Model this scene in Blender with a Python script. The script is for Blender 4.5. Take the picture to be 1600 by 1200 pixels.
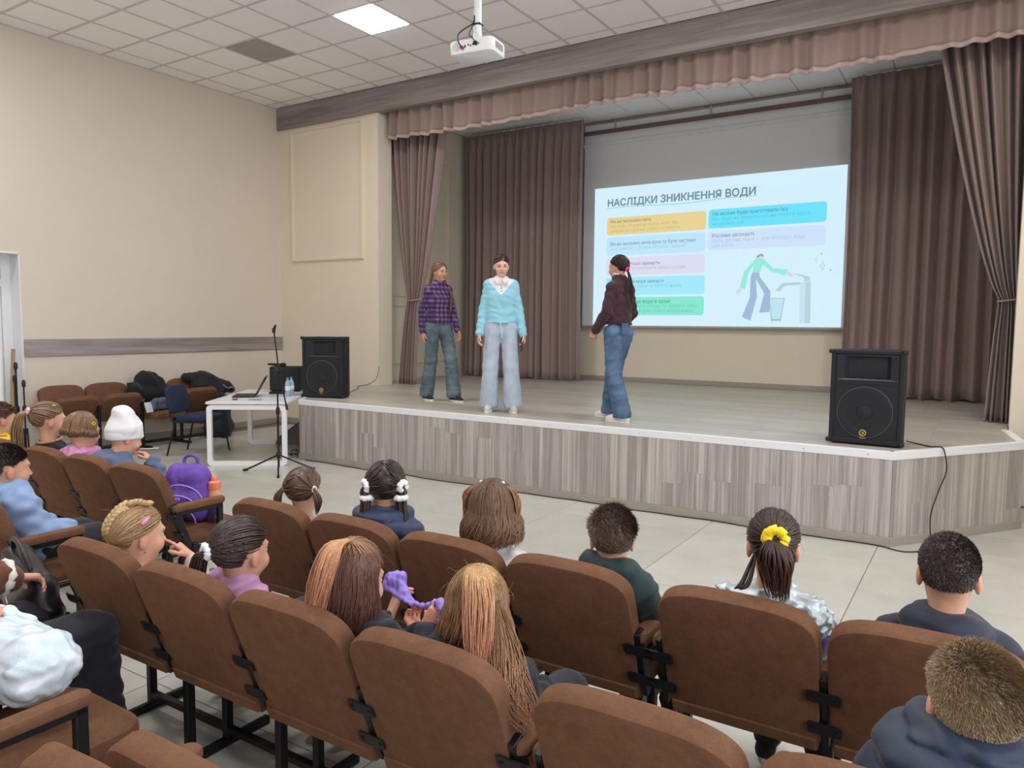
import bpy, math, random
import numpy as np
from mathutils import Vector, Matrix

for _o in list(bpy.data.objects):
    bpy.data.objects.remove(_o)
SC = bpy.context.scene
COL = SC.collection
random.seed(7)
PI = math.pi

# ------------------------------------------------------------------ camera
CAM_H = 1.56
_f = 1165.99
_R = ((0.8453, 0.0503, -0.5319), (0.5342, -0.0621, 0.8431), (0.0094, -0.9968, -0.0793))
_VX = np.array([-1850.0, -110.0, _f]); _VY = np.array([740.0, -86.0, _f])
_dx = -_VX / np.linalg.norm(_VX); _dy = _VY / np.linalg.norm(_VY)
_dy = _dy - _dx * (_dx @ _dy); _dy /= np.linalg.norm(_dy)
_R = np.stack([_dx, _dy, np.cross(_dx, _dy)])
cam_d = bpy.data.cameras.new('camera')
cam_d.sensor_width = 36.0
cam_d.lens = _f / 1600.0 * 36.0
cam_d.clip_start = 0.05
cam = bpy.data.objects.new('camera', cam_d)
COL.objects.link(cam)
_m = Matrix.Identity(4)
for _i in range(3):
    _m[_i][0] = _R[_i, 0]; _m[_i][1] = -_R[_i, 1]; _m[_i][2] = -_R[_i, 2]
_m[2][3] = CAM_H
cam.matrix_world = _m
SC.camera = cam

# ------------------------------------------------------------------ world, light, exposure
SC.view_settings.view_transform = 'Standard'
SC.view_settings.look = 'None'
SC.view_settings.exposure = 0.0
SC.view_settings.gamma = 1.0
SC.view_settings.use_curve_mapping = False
world = bpy.data.worlds.new('overcast_sky')
SC.world = world
world.use_nodes = True
_bg = world.node_tree.nodes['Background']
_bg.inputs[0].default_value = (0.80, 0.88, 1.0, 1)
_bg.inputs[1].default_value = 1.0


def area_light(name, loc, rot, sx, sy, power, color=(1, 1, 1), spread=PI):
    d = bpy.data.lights.new(name, 'AREA')
    d.shape = 'RECTANGLE'; d.size = sx; d.size_y = sy; d.energy = power; d.color = color
    d.spread = spread
    o = bpy.data.objects.new(name, d)
    o.location = loc; o.rotation_euler = rot
    COL.objects.link(o)
    return o


# daylight from unseen windows, added in the right-hand wall to light the room
WIN_Y = (-2.0, 0.6, 3.2)
for _y in WIN_Y:
    area_light('window_daylight', (2.30, _y, 2.05), (0, PI / 2, 0), 2.3, 1.7, 75, (0.93, 0.97, 1.0))
# luminous ceiling panels (the tiles themselves are built below)
LAMPS = [(-5.695, 6.16), (-2.155, 6.16), (0.795, 6.16), (-8.055, 2.48), (-5.105, 2.48), (-2.155, 2.48), (0.795, 2.48), (-5.105, -0.6), (-2.155, -0.6)]
for _x, _y in LAMPS:
    area_light('ceiling_panel_light', (_x, _y, 4.765), (0, 0, 0), 0.5, 0.5, 34, (1.0, 0.98, 0.95))

# ------------------------------------------------------------------ materials
_MC = {}


def nt(name):
    m = bpy.data.materials.new(name); m.use_nodes = True
    t = m.node_tree
    return m, t.nodes, t.links, t.nodes['Principled BSDF']


def mixrgb(N, L, fac, a, b, blend='MIX'):
    n = N.new('ShaderNodeMix'); n.data_type = 'RGBA'; n.blend_type = blend
    for sock, v in ((n.inputs[0], fac), (n.inputs[6], a), (n.inputs[7], b)):
        if isinstance(v, (int, float)):
            sock.default_value = v
        elif isinstance(v, tuple):
            sock.default_value = (*v[:3], 1)
        else:
            L.new(v, sock)
    return n.outputs[2]


def coords(N, L, scale=(1, 1, 1), kind='Object', rot=(0, 0, 0)):
    tc = N.new('ShaderNodeTexCoord'); mp = N.new('ShaderNodeMapping')
    mp.inputs['Scale'].default_value = scale
    mp.inputs['Rotation'].default_value = rot
    L.new(tc.outputs[kind], mp.inputs[0])
    return mp.outputs[0]


def noise(N, L, vec, scale, detail=3, rough=0.55):
    n = N.new('ShaderNodeTexNoise'); n.inputs['Scale'].default_value = scale
    n.inputs['Detail'].default_value = detail; n.inputs['Roughness'].default_value = rough
    L.new(vec, n.inputs['Vector'])
    return n.outputs[0]


def ramp(N, L, fac, lo, hi, a=0.0, b=1.0):
    n = N.new('ShaderNodeMapRange'); n.inputs[1].default_value = lo; n.inputs[2].default_value = hi
    n.inputs[3].default_value = a; n.inputs[4].default_value = b
    L.new(fac, n.inputs[0])
    return n.outputs[0]


def bump(N, L, B, h, strength, dist=0.002):
    n = N.new('ShaderNodeBump'); n.inputs['Strength'].default_value = strength
    n.inputs['Distance'].default_value = dist
    L.new(h, n.inputs['Height']); L.new(n.outputs[0], B.inputs['Normal'])


def srgb(r, g, b):
    f = lambda c: (c / 255 / 12.92) if c <= 10 else ((c / 255 + 0.055) / 1.055) ** 2.4
    return (f(r), f(g), f(b))


def plain(name, col, rough=0.5, metal=0.0, var=0.08, scale=20, bmp=0.0, bscale=120, sheen=0.0, spec=0.5, emit=0.0):
    """one-colour procedural material with slight mottling and fine relief"""
    if name in _MC:
        return _MC[name]
    m, N, L, B = nt(name)
    v = coords(N, L)
    nz = noise(N, L, v, scale)
    dark = tuple(c * (1 - var) for c in col); lite = tuple(min(1, c * (1 + var)) for c in col)
    L.new(mixrgb(N, L, nz, dark, lite), B.inputs['Base Color'])
    B.inputs['Roughness'].default_value = rough
    B.inputs['Metallic'].default_value = metal
    B.inputs['Specular IOR Level'].default_value = spec
    if sheen:
        B.inputs['Sheen Weight'].default_value = sheen
        B.inputs['Sheen Roughness'].default_value = 0.5
    if bmp:
        bump(N, L, B, noise(N, L, v, bscale, 2), bmp)
    if emit:
        B.inputs['Emission Color'].default_value = (*col, 1)
        B.inputs['Emission Strength'].default_value = emit
    _MC[name] = m
    return m


def laminate(name, c1, c2, axis, rough=0.45, kind='Object', var_obj=0.12, fine=1.0):
    """wood-print laminate; the grain runs along the given axis; each board is tinted a little differently"""
    if name in _MC:
        return _MC[name]
    m, N, L, B = nt(name)
    sc = [28 * fine] * 3; sc[axis] = 1.3
    v = coords(N, L, tuple(sc), kind)
    oi = N.new('ShaderNodeObjectInfo')
    add = N.new('ShaderNodeVectorMath'); add.operation = 'MULTIPLY_ADD'
    add.inputs[1].default_value = (1, 1, 1)
    cmb = N.new('ShaderNodeCombineXYZ')
    mul = N.new('ShaderNodeMath'); mul.operation = 'MULTIPLY'; mul.inputs[1].default_value = 57.0
    L.new(oi.outputs['Random'], mul.inputs[0])
    for k in range(3):
        L.new(mul.outputs[0], cmb.inputs[k])
    L.new(v, add.inputs[0]); L.new(cmb.outputs[0], add.inputs[2])
    a = noise(N, L, add.outputs[0], 1.0, 6, 0.62)
    b = noise(N, L, add.outputs[0], 0.30, 1, 0.5)
    f = N.new('ShaderNodeMath'); f.operation = 'ADD'; f.use_clamp = True
    L.new(ramp(N, L, a, 0.3, 0.72, -0.1, 0.8), f.inputs[0]); L.new(ramp(N, L, b, 0.3, 0.7, -0.35, 0.35), f.inputs[1])
    col = mixrgb(N, L, f.outputs[0], c1, c2)
    tint = ramp(N, L, oi.outputs['Random'], 0, 1, 1 - var_obj, 1 + var_obj)
    hsv = N.new('ShaderNodeHueSaturation')
    L.new(col, hsv.inputs['Color']); L.new(tint, hsv.inputs['Value'])
    L.new(hsv.outputs[0], B.inputs['Base Color'])
    B.inputs['Roughness'].default_value = rough
    bump(N, L, B, a, 0.15, 0.001)
    _MC[name] = m
    return m


# ------------------------------------------------------------------ mesh helpers
class MB:
    """collects shapes; build() links them as ONE mesh object"""

    def __init__(s):
        s.v = []; s.f = []

    def add(s, V, F):
        o = len(s.v)
        s.v += [tuple(map(float, p)) for p in V]
        s.f += [tuple(i + o for i in q) for q in F]
        return s

    def box(s, lo, hi, c=0.0, M=None):
        lo = Vector(lo); hi = Vector(hi)
        if c <= 0:
            V = [Vector((x, y, z)) for x in (lo.x, hi.x) for y in (lo.y, hi.y) for z in (lo.z, hi.z)]
            F = [(0, 1, 3, 2), (4, 6, 7, 5), (0, 4, 5, 1), (2, 3, 7, 6), (0, 2, 6, 4), (1, 5, 7, 3)]
        else:
            c = min(c, *(0.49 * (hi[i] - lo[i]) for i in range(3)))
            V = []; idx = {}
            for ix in (0, 1):
                for iy in (0, 1):
                    for iz in (0, 1):
                        b = (ix, iy, iz)
                        for a in range(3):
                            p = [0, 0, 0]
                            for k in range(3):
                                e = (lo, hi)[b[k]][k]
                                p[k] = e if k == a else e + (c if b[k] == 0 else -c)
                            idx[(b, a)] = len(V); V.append(Vector(p))
            F = []
            for a in range(3):
                u, w = [k for k in range(3) if k != a]
                for sd in (0, 1):
                    q = []
                    for (iu, iw) in ((0, 0), (1, 0), (1, 1), (0, 1)):
                        b = [0, 0, 0]; b[a] = sd; b[u] = iu; b[w] = iw
                        q.append(idx[(tuple(b), a)])
                    F.append(tuple(q))
            for a in range(3):      # edges along axis a
                u, w = [k for k in range(3) if k != a]
                for iu in (0, 1):
                    for iw in (0, 1):
                        b0 = [0, 0, 0]; b0[u] = iu; b0[w] = iw; b1 = list(b0); b1[a] = 1
                        b0 = tuple(b0); b1 = tuple(b1)
                        F.append((idx[(b0, u)], idx[(b1, u)], idx[(b1, w)], idx[(b0, w)]))
            for ix in (0, 1):
                for iy in (0, 1):
                    for iz in (0, 1):
                        b = (ix, iy, iz)
                        F.append((idx[(b, 0)], idx[(b, 1)], idx[(b, 2)]))
            # orient outwards
            ctr = (lo + hi) / 2
            G = []
            for q in F:
                n = (V[q[1]] - V[q[0]]).cross(V[q[2]] - V[q[0]])
                fc = sum((V[i] for i in q), Vector()) / len(q)
                G.append(q if n.dot(fc - ctr) > 0 else tuple(reversed(q)))
            F = G
        if M is not None:
            V = [M @ p for p in V]
        return s.add(V, F)

    def tube(s, pts, r, n=8, cap=True, flat=None):
        """swept tube along pts; r one radius or a list; flat = squash factor along the second frame axis"""
        pts = [Vector(p) for p in pts]
        m = len(pts)
        rr = r if isinstance(r, (list, tuple)) else [r] * m
        t0 = (pts[1] - pts[0]).normalized()
        ref = Vector((0, 0, 1)) if abs(t0.z) < 0.9 else Vector((1, 0, 0))
        nx = t0.cross(ref).normalized()
        V = []; F = []
        for i in range(m):
            t = (pts[min(i + 1, m - 1)] - pts[max(i - 1, 0)])
            t = t.normalized() if t.length > 1e-9 else t0
            nx = (nx - t * nx.dot(t))
            nx = nx.normalized() if nx.length > 1e-6 else t.orthogonal().normalized()
            ny = t.cross(nx)
            for k in range(n):
                a = 2 * PI * k / n
                V.append(pts[i] + (nx * math.cos(a) + ny * math.sin(a) * (flat or 1)) * rr[i])
        for i in range(m - 1):
            for k in range(n):
                a = i * n + k; b = i * n + (k + 1) % n
                F.append((a, b, b + n, a + n))
        if cap:
            F.append(tuple(reversed(range(n)))); F.append(tuple(range((m - 1) * n, m * n)))
        return s.add(V, F)

    def lathe(s, prof, ctr=(0, 0, 0), n=20, M=None, cap=True):
        """revolve (r, z) pairs about z"""
        V = []; F = []
        c = Vector(ctr)
        for r, z in prof:
            for k in range(n):
                a = 2 * PI * k / n
                p = Vector((r * math.cos(a), r * math.sin(a), z))
                if M is not None:
                    p = M @ p
                V.append(p + c)
        m = len(prof)
        for i in range(m - 1):
            for k in range(n):
                a = i * n + k; b = i * n + (k + 1) % n
                F.append((a, b, b + n, a + n))
        if cap:
            F.append(tuple(reversed(range(n)))); F.append(tuple(range((m - 1) * n, m * n)))
        return s.add(V, F)

    def grid(s, fn, nu, nv, closed_u=False):
        V = [fn(i / nu, j / nv) for j in range(nv + 1) for i in range(nu + (0 if closed_u else 1))]
        w = nu if closed_u else nu + 1
        F = []
        for j in range(nv):
            for i in range(nu):
                a = j * w + i; b = j * w + (i + 1) % w
                F.append((a, b, b + w, a + w))
        return s.add(V, F)

    def prism(s, outline, z0, z1, M=None):
        """extrude an (x, y) outline from z0 to z1"""
        n = len(outline)
        V = [Vector((x, y, z0)) for x, y in outline] + [Vector((x, y, z1)) for x, y in outline]
        if M is not None:
            V = [M @ p for p in V]
        F = [tuple(reversed(range(n))), tuple(range(n, 2 * n))]
        F += [(i, (i + 1) % n, n + (i + 1) % n, n + i) for i in range(n)]
        return s.add(V, F)

    def mesh(s, name, mat, smooth=False):
        me = bpy.data.meshes.new(name)
        me.from_pydata(s.v, [], s.f)
        if mat is not None:
            me.materials.append(mat)
        if smooth:
            me.polygons.foreach_set('use_smooth', [True] * len(me.polygons))
            if smooth != 'all':
                me.set_sharp_from_angle(angle=math.radians(40))
        me.update()
        return me

    def build(s, name, mat, parent=None, smooth=False, loc=None, rot=None):
        return link(name, s.mesh(name, mat, smooth), parent, loc, rot)


def link(name, me, parent=None, loc=None, rot=None):
    o = bpy.data.objects.new(name, me)
    COL.objects.link(o)
    if parent is not None:
        o.parent = parent
    if loc is not None:
        o.location = loc
    if rot is not None:
        o.rotation_euler = rot
    return o


def tag(o, label=None, cat=None, group=None, kind=None):
    if label: o['label'] = label
    if cat: o['category'] = cat
    if group: o['group'] = group
    if kind: o['kind'] = kind
    return o


def empty(name, loc=(0, 0, 0), rz=0.0, label=None, cat=None, group=None):
    o = link(name, None, None, loc, (0, 0, rz))
    o.empty_display_size = 0.1
    return tag(o, label, cat, group)


def bez(P, n):
    """smooth curve through the points P (Catmull-Rom)"""
    P = [Vector(p) for p in P]
    Q = [P[0] * 2 - P[1]] + P + [P[-1] * 2 - P[-2]]
    out = []
    segs = len(P) - 1
    for i in range(n + 1):
        t = i / n * segs
        k = min(int(t), segs - 1); t -= k
        a, b, c, d = Q[k:k + 4]
        out.append(0.5 * ((2 * b) + (c - a) * t + (2 * a - 5 * b + 4 * c - d) * t * t + (3 * b - 3 * c + d - a) * t ** 3))
    return out


def rot_to(d):
    """matrix turning +z into d"""
    return Vector((0, 0, 1)).rotation_difference(Vector(d).normalized()).to_matrix()


def rrect(x0, y0, x1, y1, r, n=5):
    out = []
    for cx, cy, a0 in ((x1 - r, y0 + r, -90), (x1 - r, y1 - r, 0), (x0 + r, y1 - r, 90), (x0 + r, y0 + r, 180)):
        for k in range(n + 1):
            a = math.radians(a0 + 90 * k / n)
            out.append((cx + r * math.cos(a), cy + r * math.sin(a)))
    return out


def text_mesh(name, body, size, mat, parent, loc, rot, bold=0.0, align='LEFT', width=None):
    cu = bpy.data.curves.new(name, 'FONT')
    cu.body = body; cu.size = size; cu.align_x = align
    cu.resolution_u = 3
    o = bpy.data.objects.new(name, cu); COL.objects.link(o)
    dg = bpy.context.evaluated_depsgraph_get()
    me = bpy.data.meshes.new_from_object(o.evaluated_get(dg))
    bpy.data.objects.remove(o)
    V = [v.co.copy() for v in me.vertices]; F = [tuple(p.vertices) for p in me.polygons]
    if width:
        xs = [v.x for v in V]; k = width / (max(xs) - min(xs)); x0 = 0 if align == 'CENTER' else min(xs)
        V = [Vector(((v.x - x0) * k, v.y, v.z)) for v in V]
    mb = MB()
    for d in ((0, 0),) if not bold else ((-bold, 0), (bold, 0), (0, bold), (0, -bold)):
        mb.add([(v.x + d[0], v.y + d[1], v.z + 0.0001 * (d[0] > 0)) for v in V], F)
    r = mb.build(name, mat, parent, False, loc, rot)
    r['kind'] = 'stuff'
    return r

# ================================================================== SETTING
XL, XR, YB, YF, ZC = -9.25, 2.15, -4.2, 7.92, 4.79
M_wall = plain('wall_paint_cream', srgb(222, 210, 198), 0.75, var=0.02, scale=3, bmp=0.12, bscale=260)
M_wall2 = plain('wall_paint_warm_cream', srgb(230, 219, 201), 0.72, var=0.025, scale=4, bmp=0.12, bscale=260)
M_mould = plain('moulding_cream', srgb(232, 219, 197), 0.5, var=0.02)
M_white = plain('white_plastic', srgb(232, 234, 238), 0.4, var=0.02)
M_ceil = plain('ceiling_tile_mineral', srgb(250, 248, 249), 0.9, var=0.02, scale=90, bmp=0.25, bscale=320)
M_grid = plain('ceiling_grid_white', srgb(208, 204, 205), 0.6, var=0.02)
M_dull = plain('lamp_cover_unlit', srgb(158, 156, 156), 0.35, var=0.05, scale=60)
M_beam = laminate('laminate_taupe_long', srgb(122, 113, 110), srgb(158, 149, 145), 0)
M_band = laminate('laminate_taupe_band', srgb(128, 119, 117), srgb(170, 160, 157), 1)
M_plank = laminate('laminate_grey_upright', srgb(150, 144, 140), srgb(204, 198, 193), 2, 0.5, var_obj=0.02, fine=2.2)
M_skirt = plain('skirting_greige', srgb(164, 156, 148), 0.5, var=0.08, scale=30)
M_black = plain('black_plastic', srgb(26, 27, 31), 0.45, var=0.15, scale=40)
M_bmetal = plain('black_metal', srgb(28, 28, 32), 0.4, 0.3, var=0.1, scale=30)
M_steel = plain('bright_steel', srgb(190, 190, 195), 0.3, 0.9, var=0.05)


def M_floor_tile():
    m, N, L, B = nt('porcelain_floor_tile')
    v = coords(N, L)
    oi = N.new('ShaderNodeObjectInfo')
    cmb = N.new('ShaderNodeVectorMath'); cmb.operation = 'ADD'
    L.new(v, cmb.inputs[0]); L.new(oi.outputs['Location'], cmb.inputs[1])
    a = noise(N, L, cmb.outputs[0], 3.0, 6, 0.6)
    b = noise(N, L, cmb.outputs[0], 40.0, 3, 0.6)
    c = mixrgb(N, L, ramp(N, L, a, 0.3, 0.7), srgb(178, 177, 170), srgb(192, 191, 184))
    c = mixrgb(N, L, ramp(N, L, b, 0.35, 0.7, 0, 0.18), c, srgb(176, 170, 160))
    hsv = N.new('ShaderNodeHueSaturation'); L.new(c, hsv.inputs['Color'])
    L.new(ramp(N, L, oi.outputs['Random'], 0, 1, 0.94, 1.05), hsv.inputs['Value'])
    L.new(hsv.outputs[0], B.inputs['Base Color'])
    B.inputs['Roughness'].default_value = 0.28
    bump(N, L, B, b, 0.05, 0.001)
    return m


def M_stage_floor():
    m, N, L, B = nt('stage_floor_laminate')
    v = coords(N, L)
    br = N.new('ShaderNodeTexBrick')
    br.inputs['Scale'].default_value = 1.0
    br.inputs['Brick Width'].default_value = 1.29; br.inputs['Row Height'].default_value = 0.19
    br.inputs['Mortar Size'].default_value = 0.0025; br.inputs['Bias'].default_value = 0.0
    br.inputs['Color1'].default_value = (*srgb(160, 154, 146), 1)
    br.inputs['Color2'].default_value = (*srgb(184, 178, 168), 1)
    br.inputs['Mortar'].default_value = (*srgb(96, 90, 86), 1)
    L.new(v, br.inputs['Vector'])
    v2 = coords(N, L, (1.6, 26, 26))
    a = noise(N, L, v2, 1.0, 6, 0.6)
    c = mixrgb(N, L, ramp(N, L, a, 0.3, 0.7, 0.0, 0.6), br.outputs[0], srgb(204, 197, 186))
    L.new(c, B.inputs['Base Color'])
    B.inputs['Roughness'].default_value = 0.33
    bump(N, L, B, a, 0.08, 0.001)
    return m


M_tile = M_floor_tile()
M_sfloor = M_stage_floor()
M_grout = plain('grey_grout', srgb(118, 112, 104), 0.9, var=0.1, scale=60)


def struct(name, mb, mat, smooth=False):
    return tag(mb.build(name, mat, None, smooth), kind='structure')


# floor with separate porcelain tiles
floor = struct('floor', MB().box((XL - 0.3, YB - 0.2, -0.12), (XR + 0.3, 8.2, -0.004)), M_grout)
tile_me = MB().box((0.0025, 0.0025, -0.006), (1.1975, 0.5975, 0.0), 0.0015).mesh('floor_tile', M_tile)
for i in range(-7, 3):
    for j in range(-8, 9):
        x = -0.575 + 1.2 * i; y = 4.82 - 0.6 * 4 + 0.6 * j
        if x + 1.2 < XL or x > XR or y > 7.92 or y < -2.5:
            continue
        if -6.4 < x and x + 1.2 < -0.4 and y > 6.0:
            continue
        link('floor_tile', tile_me, floor, (x, y, 0))

# left wall with the doorway
w = MB()
w.box((XL - 0.3, 4.21, 0), (XL, 8.2, ZC)).box((XL - 0.3, 3.05, 2.31), (XL, 4.21, ZC)).box((XL - 0.3, YB, 0), (XL, 3.05, ZC))
struct('wall_left', w, M_wall)
struct('baseboard_left', MB().box((XL, 4.25, 0), (XL + 0.015, YF, 0.09), 0.004), M_skirt)
struct('trim_1', MB().box((XL, 4.22, 1.14), (XL + 0.018, YF, 1.34), 0.003), M_band)
# doorway
d = empty('door_1', (XL - 0.2, 3.63, 0)); d['kind'] = 'structure'
f = MB().box((-0.07, 0.47, 0), (0.0, 0.58, 2.31), 0.006).box((-0.07, -0.58, 0), (0.0, -0.47, 2.31), 0.006)
f.box((-0.07, -0.47, 2.22), (0, 0.47, 2.31), 0.006).box((-0.07, -0.47, 1.93), (0, 0.47, 2.02), 0.006)
f.build('door_frame', M_white, d)
MB().box((-0.05, -0.465, 0.01), (-0.012, 0.465, 1.925), 0.006).build('door_leaf', M_white, d)
MB().box((-0.04, -0.47, 2.02), (-0.03, 0.47, 2.22)).build('transom_pane', plain('dark_glass', srgb(60, 62, 60), 0.1), d)
hd = MB().box((-0.012, -0.42, 1.0), (0.0, -0.38, 1.16), 0.004).tube([(0, -0.4, 1.08), (0.05, -0.4, 1.08), (0.05, -0.28, 1.08)], 0.009)
hd.build('door_handle', M_steel, d, True)
rv = MB().box((XL - 0.2, 4.195, 0), (XL + 0.004, 4.212, 2.325)).box((XL - 0.2, 3.05, 2.30), (XL + 0.004, 4.2, 2.325))
rv.box((XL - 0.2, 3.048, 0), (XL + 0.004, 3.066, 2.325))
struct('trim_2', rv, M_white)

# right wall with unseen windows, added and placed for their light; rear wall
ww = MB()
ys = [YB] + [v for y in WIN_Y for v in (y - 0.85, y + 0.85)] + [8.2]
for a, b in zip(ys[0::2], ys[1::2]):
    ww.box((XR, a, 0), (XR + 0.3, b, ZC))
for y in WIN_Y:
    ww.box((XR, y - 0.85, 0), (XR + 0.3, y + 0.85, 0.9)).box((XR, y - 0.85, 3.2), (XR + 0.3, y + 0.85, ZC))
struct('wall_right', ww, M_wall)
for n_, y in enumerate(WIN_Y):
    wn_ = empty('window_%d' % (n_ + 1), (XR + 0.1, y, 0.9)); wn_['kind'] = 'structure'
    fr = MB()
    for a, b in ((-0.85, -0.78), (-0.035, 0.035), (0.78, 0.85)):
        fr.box((-0.03, a, 0), (0.03, b, 2.3), 0.004)
    fr.box((-0.03, -0.78, 0), (0.03, 0.78, 0.07), 0.004).box((-0.03, -0.78, 2.23), (0.03, 0.78, 2.3), 0.004)
    fr.build('window_frame', M_white, wn_)
    MB().box((-0.16, -0.9, -0.04), (-0.03, 0.9, 0.0), 0.006).build('window_sill', M_white, wn_)
struct('wall_rear', MB().box((XL, YB - 0.3, 0), (XR, YB, ZC)), M_wall)

# proscenium: left pier with moulding, right pier, laminate beam
PX0, PX1 = -7.24, 0.22
struct('wall_front', MB().box((XL, YF, 0), (PX0, 8.2, 4.46)).box((PX1, YF, 0), (XR, 8.2, 4.46)).box((XL, YF + 0.065, 4.48), (XR, YF + 0.09, ZC)), M_wall2)
struct('baseboard_front', MB().box((XL, YF - 0.015, 0), (-7.38, YF, 0.09), 0.004), M_skirt)
mo = MB()
x0, x1, z0, z1 = -8.98, -7.5, 2.47, 4.43
for wd, dp, o in ((0.05, 0.022, 0.0), (0.018, 0.034, 0.016)):
    mo.box((x0 + o, YF - dp, z0 + o + wd), (x0 + o + wd, YF + 0.01, z1 - o - wd)).box((x1 - o - wd, YF - dp, z0 + o + wd), (x1 - o, YF + 0.01, z1 - o - wd))
    mo.box((x0 + o, YF - dp, z0 + o), (x1 - o, YF + 0.01, z0 + o + wd)).box((x0 + o, YF - dp, z1 - o - wd), (x1 - o, YF + 0.01, z1 - o))
struct('trim_3', mo, M_mould)
struct('trim_4', MB().box((XL, YF - 0.045, 4.46), (XR, YF + 0.06, ZC - 0.004), 0.004), M_beam)

# ceiling: void above, metal grid, mineral tiles, lamps
ceil = struct('ceiling', MB().box((XL - 0.3, YB - 0.3, ZC + 0.012), (XR + 0.3, 8.2, ZC + 0.2)), M_grid)
GX = [-8.94 + 0.59 * k for k in range(-1, 20)]
GY = [4.61 + 0.6135 * k for k in range(-15, 7)]
gm = MB()
for x in GX:
    if XL < x < XR:
        gm.box((x - 0.013, YB, ZC - 0.008), (x + 0.013, YF, ZC + 0.012))
for y in GY:
    if YB < y < YF:
        gm.box((XL, y - 0.013, ZC - 0.0075), (XR, y + 0.013, ZC + 0.0115))
gm.box((XL, YB, ZC - 0.01), (XL + 0.02, YF, ZC + 0.011))
gm.build('ceiling_grid', M_grid, ceil)
ct_me = MB().box((0.013, 0.013, -0.003), (0.577, 0.6005, 0.011), 0.003).mesh('ceiling_tile', M_ceil)
lamp_cells = {}
for (lx, ly) in LAMPS + [(-7.465, 6.155)]:
    i = min(range(len(GX) - 1), key=lambda k: abs(GX[k] + 0.295 - lx)); j = min(range(len(GY) - 1), key=lambda k: abs(GY[k] + 0.307 - ly))
    lamp_cells[(i, j)] = (lx, ly)
for i in range(len(GX) - 1):
    for j in range(len(GY) - 1):
        if (i, j) in lamp_cells or GY[j] < 1.0 or GY[j] > YF:
            continue
        x, y = GX[i], GY[j]
        if x < XL or y + 0.6135 > YF:
            a = max(x + 0.013, XL); b = min(y + 0.6, YF - 0.05)
            MB().box((a, y + 0.013, ZC - 0.003), (x + 0.577, b, ZC + 0.011), 0.003).build('ceiling_tile', M_ceil, ceil)
        elif x + 0.59 < XR + 0.3:
            link('ceiling_tile', ct_me, ceil, (x, y, ZC))
cv = MB()
cv.box((XL, YB, ZC - 0.003), (XR, 0.9, ZC + 0.0105)).build('ceiling_tile_field', M_ceil, ceil)['kind'] = 'stuff'
M_led = plain('lamp_diffuser_lit', (1.0, 0.99, 0.97), 0.4, var=0.0, emit=8.0)
for (i, j), (lx, ly) in lamp_cells.items():
    x, y = GX[i] + 0.295, GY[j] + 0.307
    on = (lx, ly) in LAMPS
    seen = (lx, ly) == LAMPS[0]
    lab = 'lit square light panel in the tiled ceiling, left of the projector' if seen else (
        'unlit grey square panel in the ceiling near the left wall' if not on else 'lit square ceiling light panel above the audience')
    lab = lab if (seen or not on) else lab + {(-2.155, 6.16): ', just in front of the stage', (0.795, 6.16): ', by the right end of the stage', (-8.055, 2.48): ', nearest the left wall', (-5.105, 2.48): ', over the left aisle', (-2.155, 2.48): ', over the front rows', (0.795, 2.48): ', over the right seats', (-5.105, -0.6): ', behind the left block', (-2.155, -0.6): ', over the rear seats'}[(lx, ly)]
    t = empty('ceiling_light', (x, y, ZC), 0, lab, 'light', None if (seen or not on) else 'ceiling light panels above the audience')
    MB().box((-0.285, -0.297, -0.006), (0.285, 0.297, 0.012), 0.004).build('lamp_frame', M_white if on else M_dull, t)
    if on:
        # prismatic cover with a scalloped edge
        dm = MB()
        dm.grid(lambda u, v: (-0.27 + 0.54 * u, -0.28 + 0.56 * v, -0.008 - 0.008 * abs(math.sin(u * 7 * PI)) - 0.004), 42, 4)
        dm.build('lamp_diffuser', M_led, t)
    else:
        MB().box((-0.27, -0.28, -0.010), (0.27, 0.28, -0.005), 0.002).build('lamp_diffuser', M_dull, t)

# ------------------------------------------------------------------ stage
SH = 0.68
SFY = 5.88
out = [(-6.59, SFY), (-0.51, SFY), (0.30, 7.02), (0.21, 7.78), (0.21, 8.21), (1.19, 8.21), (1.19, 10.96), (-7.74, 10.96), (-7.74, 8.21), (-7.235, 8.21), (-7.235, 7.915), (-7.40, 7.915), (-7.40, 7.02)]
stage = empty('stage', (-3.55, SFY, 0), 0, 'long low stage clad in grey wood-print boards with white edging', 'stage')
OFF = Vector((3.55, -SFY, 0))
so = [(x + OFF.x, y + OFF.y) for x, y in out]
inner = []
core = MB().prism(so, 0.02, SH - 0.03)
core.build('stage_core', plain('stage_carcass', srgb(90, 84, 78), 0.8), stage)
MB().prism(so, SH - 0.03, SH).build('stage_floor', M_sfloor, stage)
# white edge strip along the front, both splayed corners
strip = MB()


def edge_strip(mb, a, b, h0, h1, t, over=0.0):
    a = Vector((*a, 0)); b = Vector((*b, 0))
    d_ = (b - a); ln = d_.length; d_.normalize()
    n_ = Vector((d_.y, -d_.x, 0))
    M = Matrix((( d_.x, n_.x, 0, a.x), (d_.y, n_.y, 0, a.y), (0, 0, 1, 0), (0, 0, 0, 1)))
    mb.box((-over, -t[0], h0), (ln + over, t[1], h1), 0.002, M)


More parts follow.
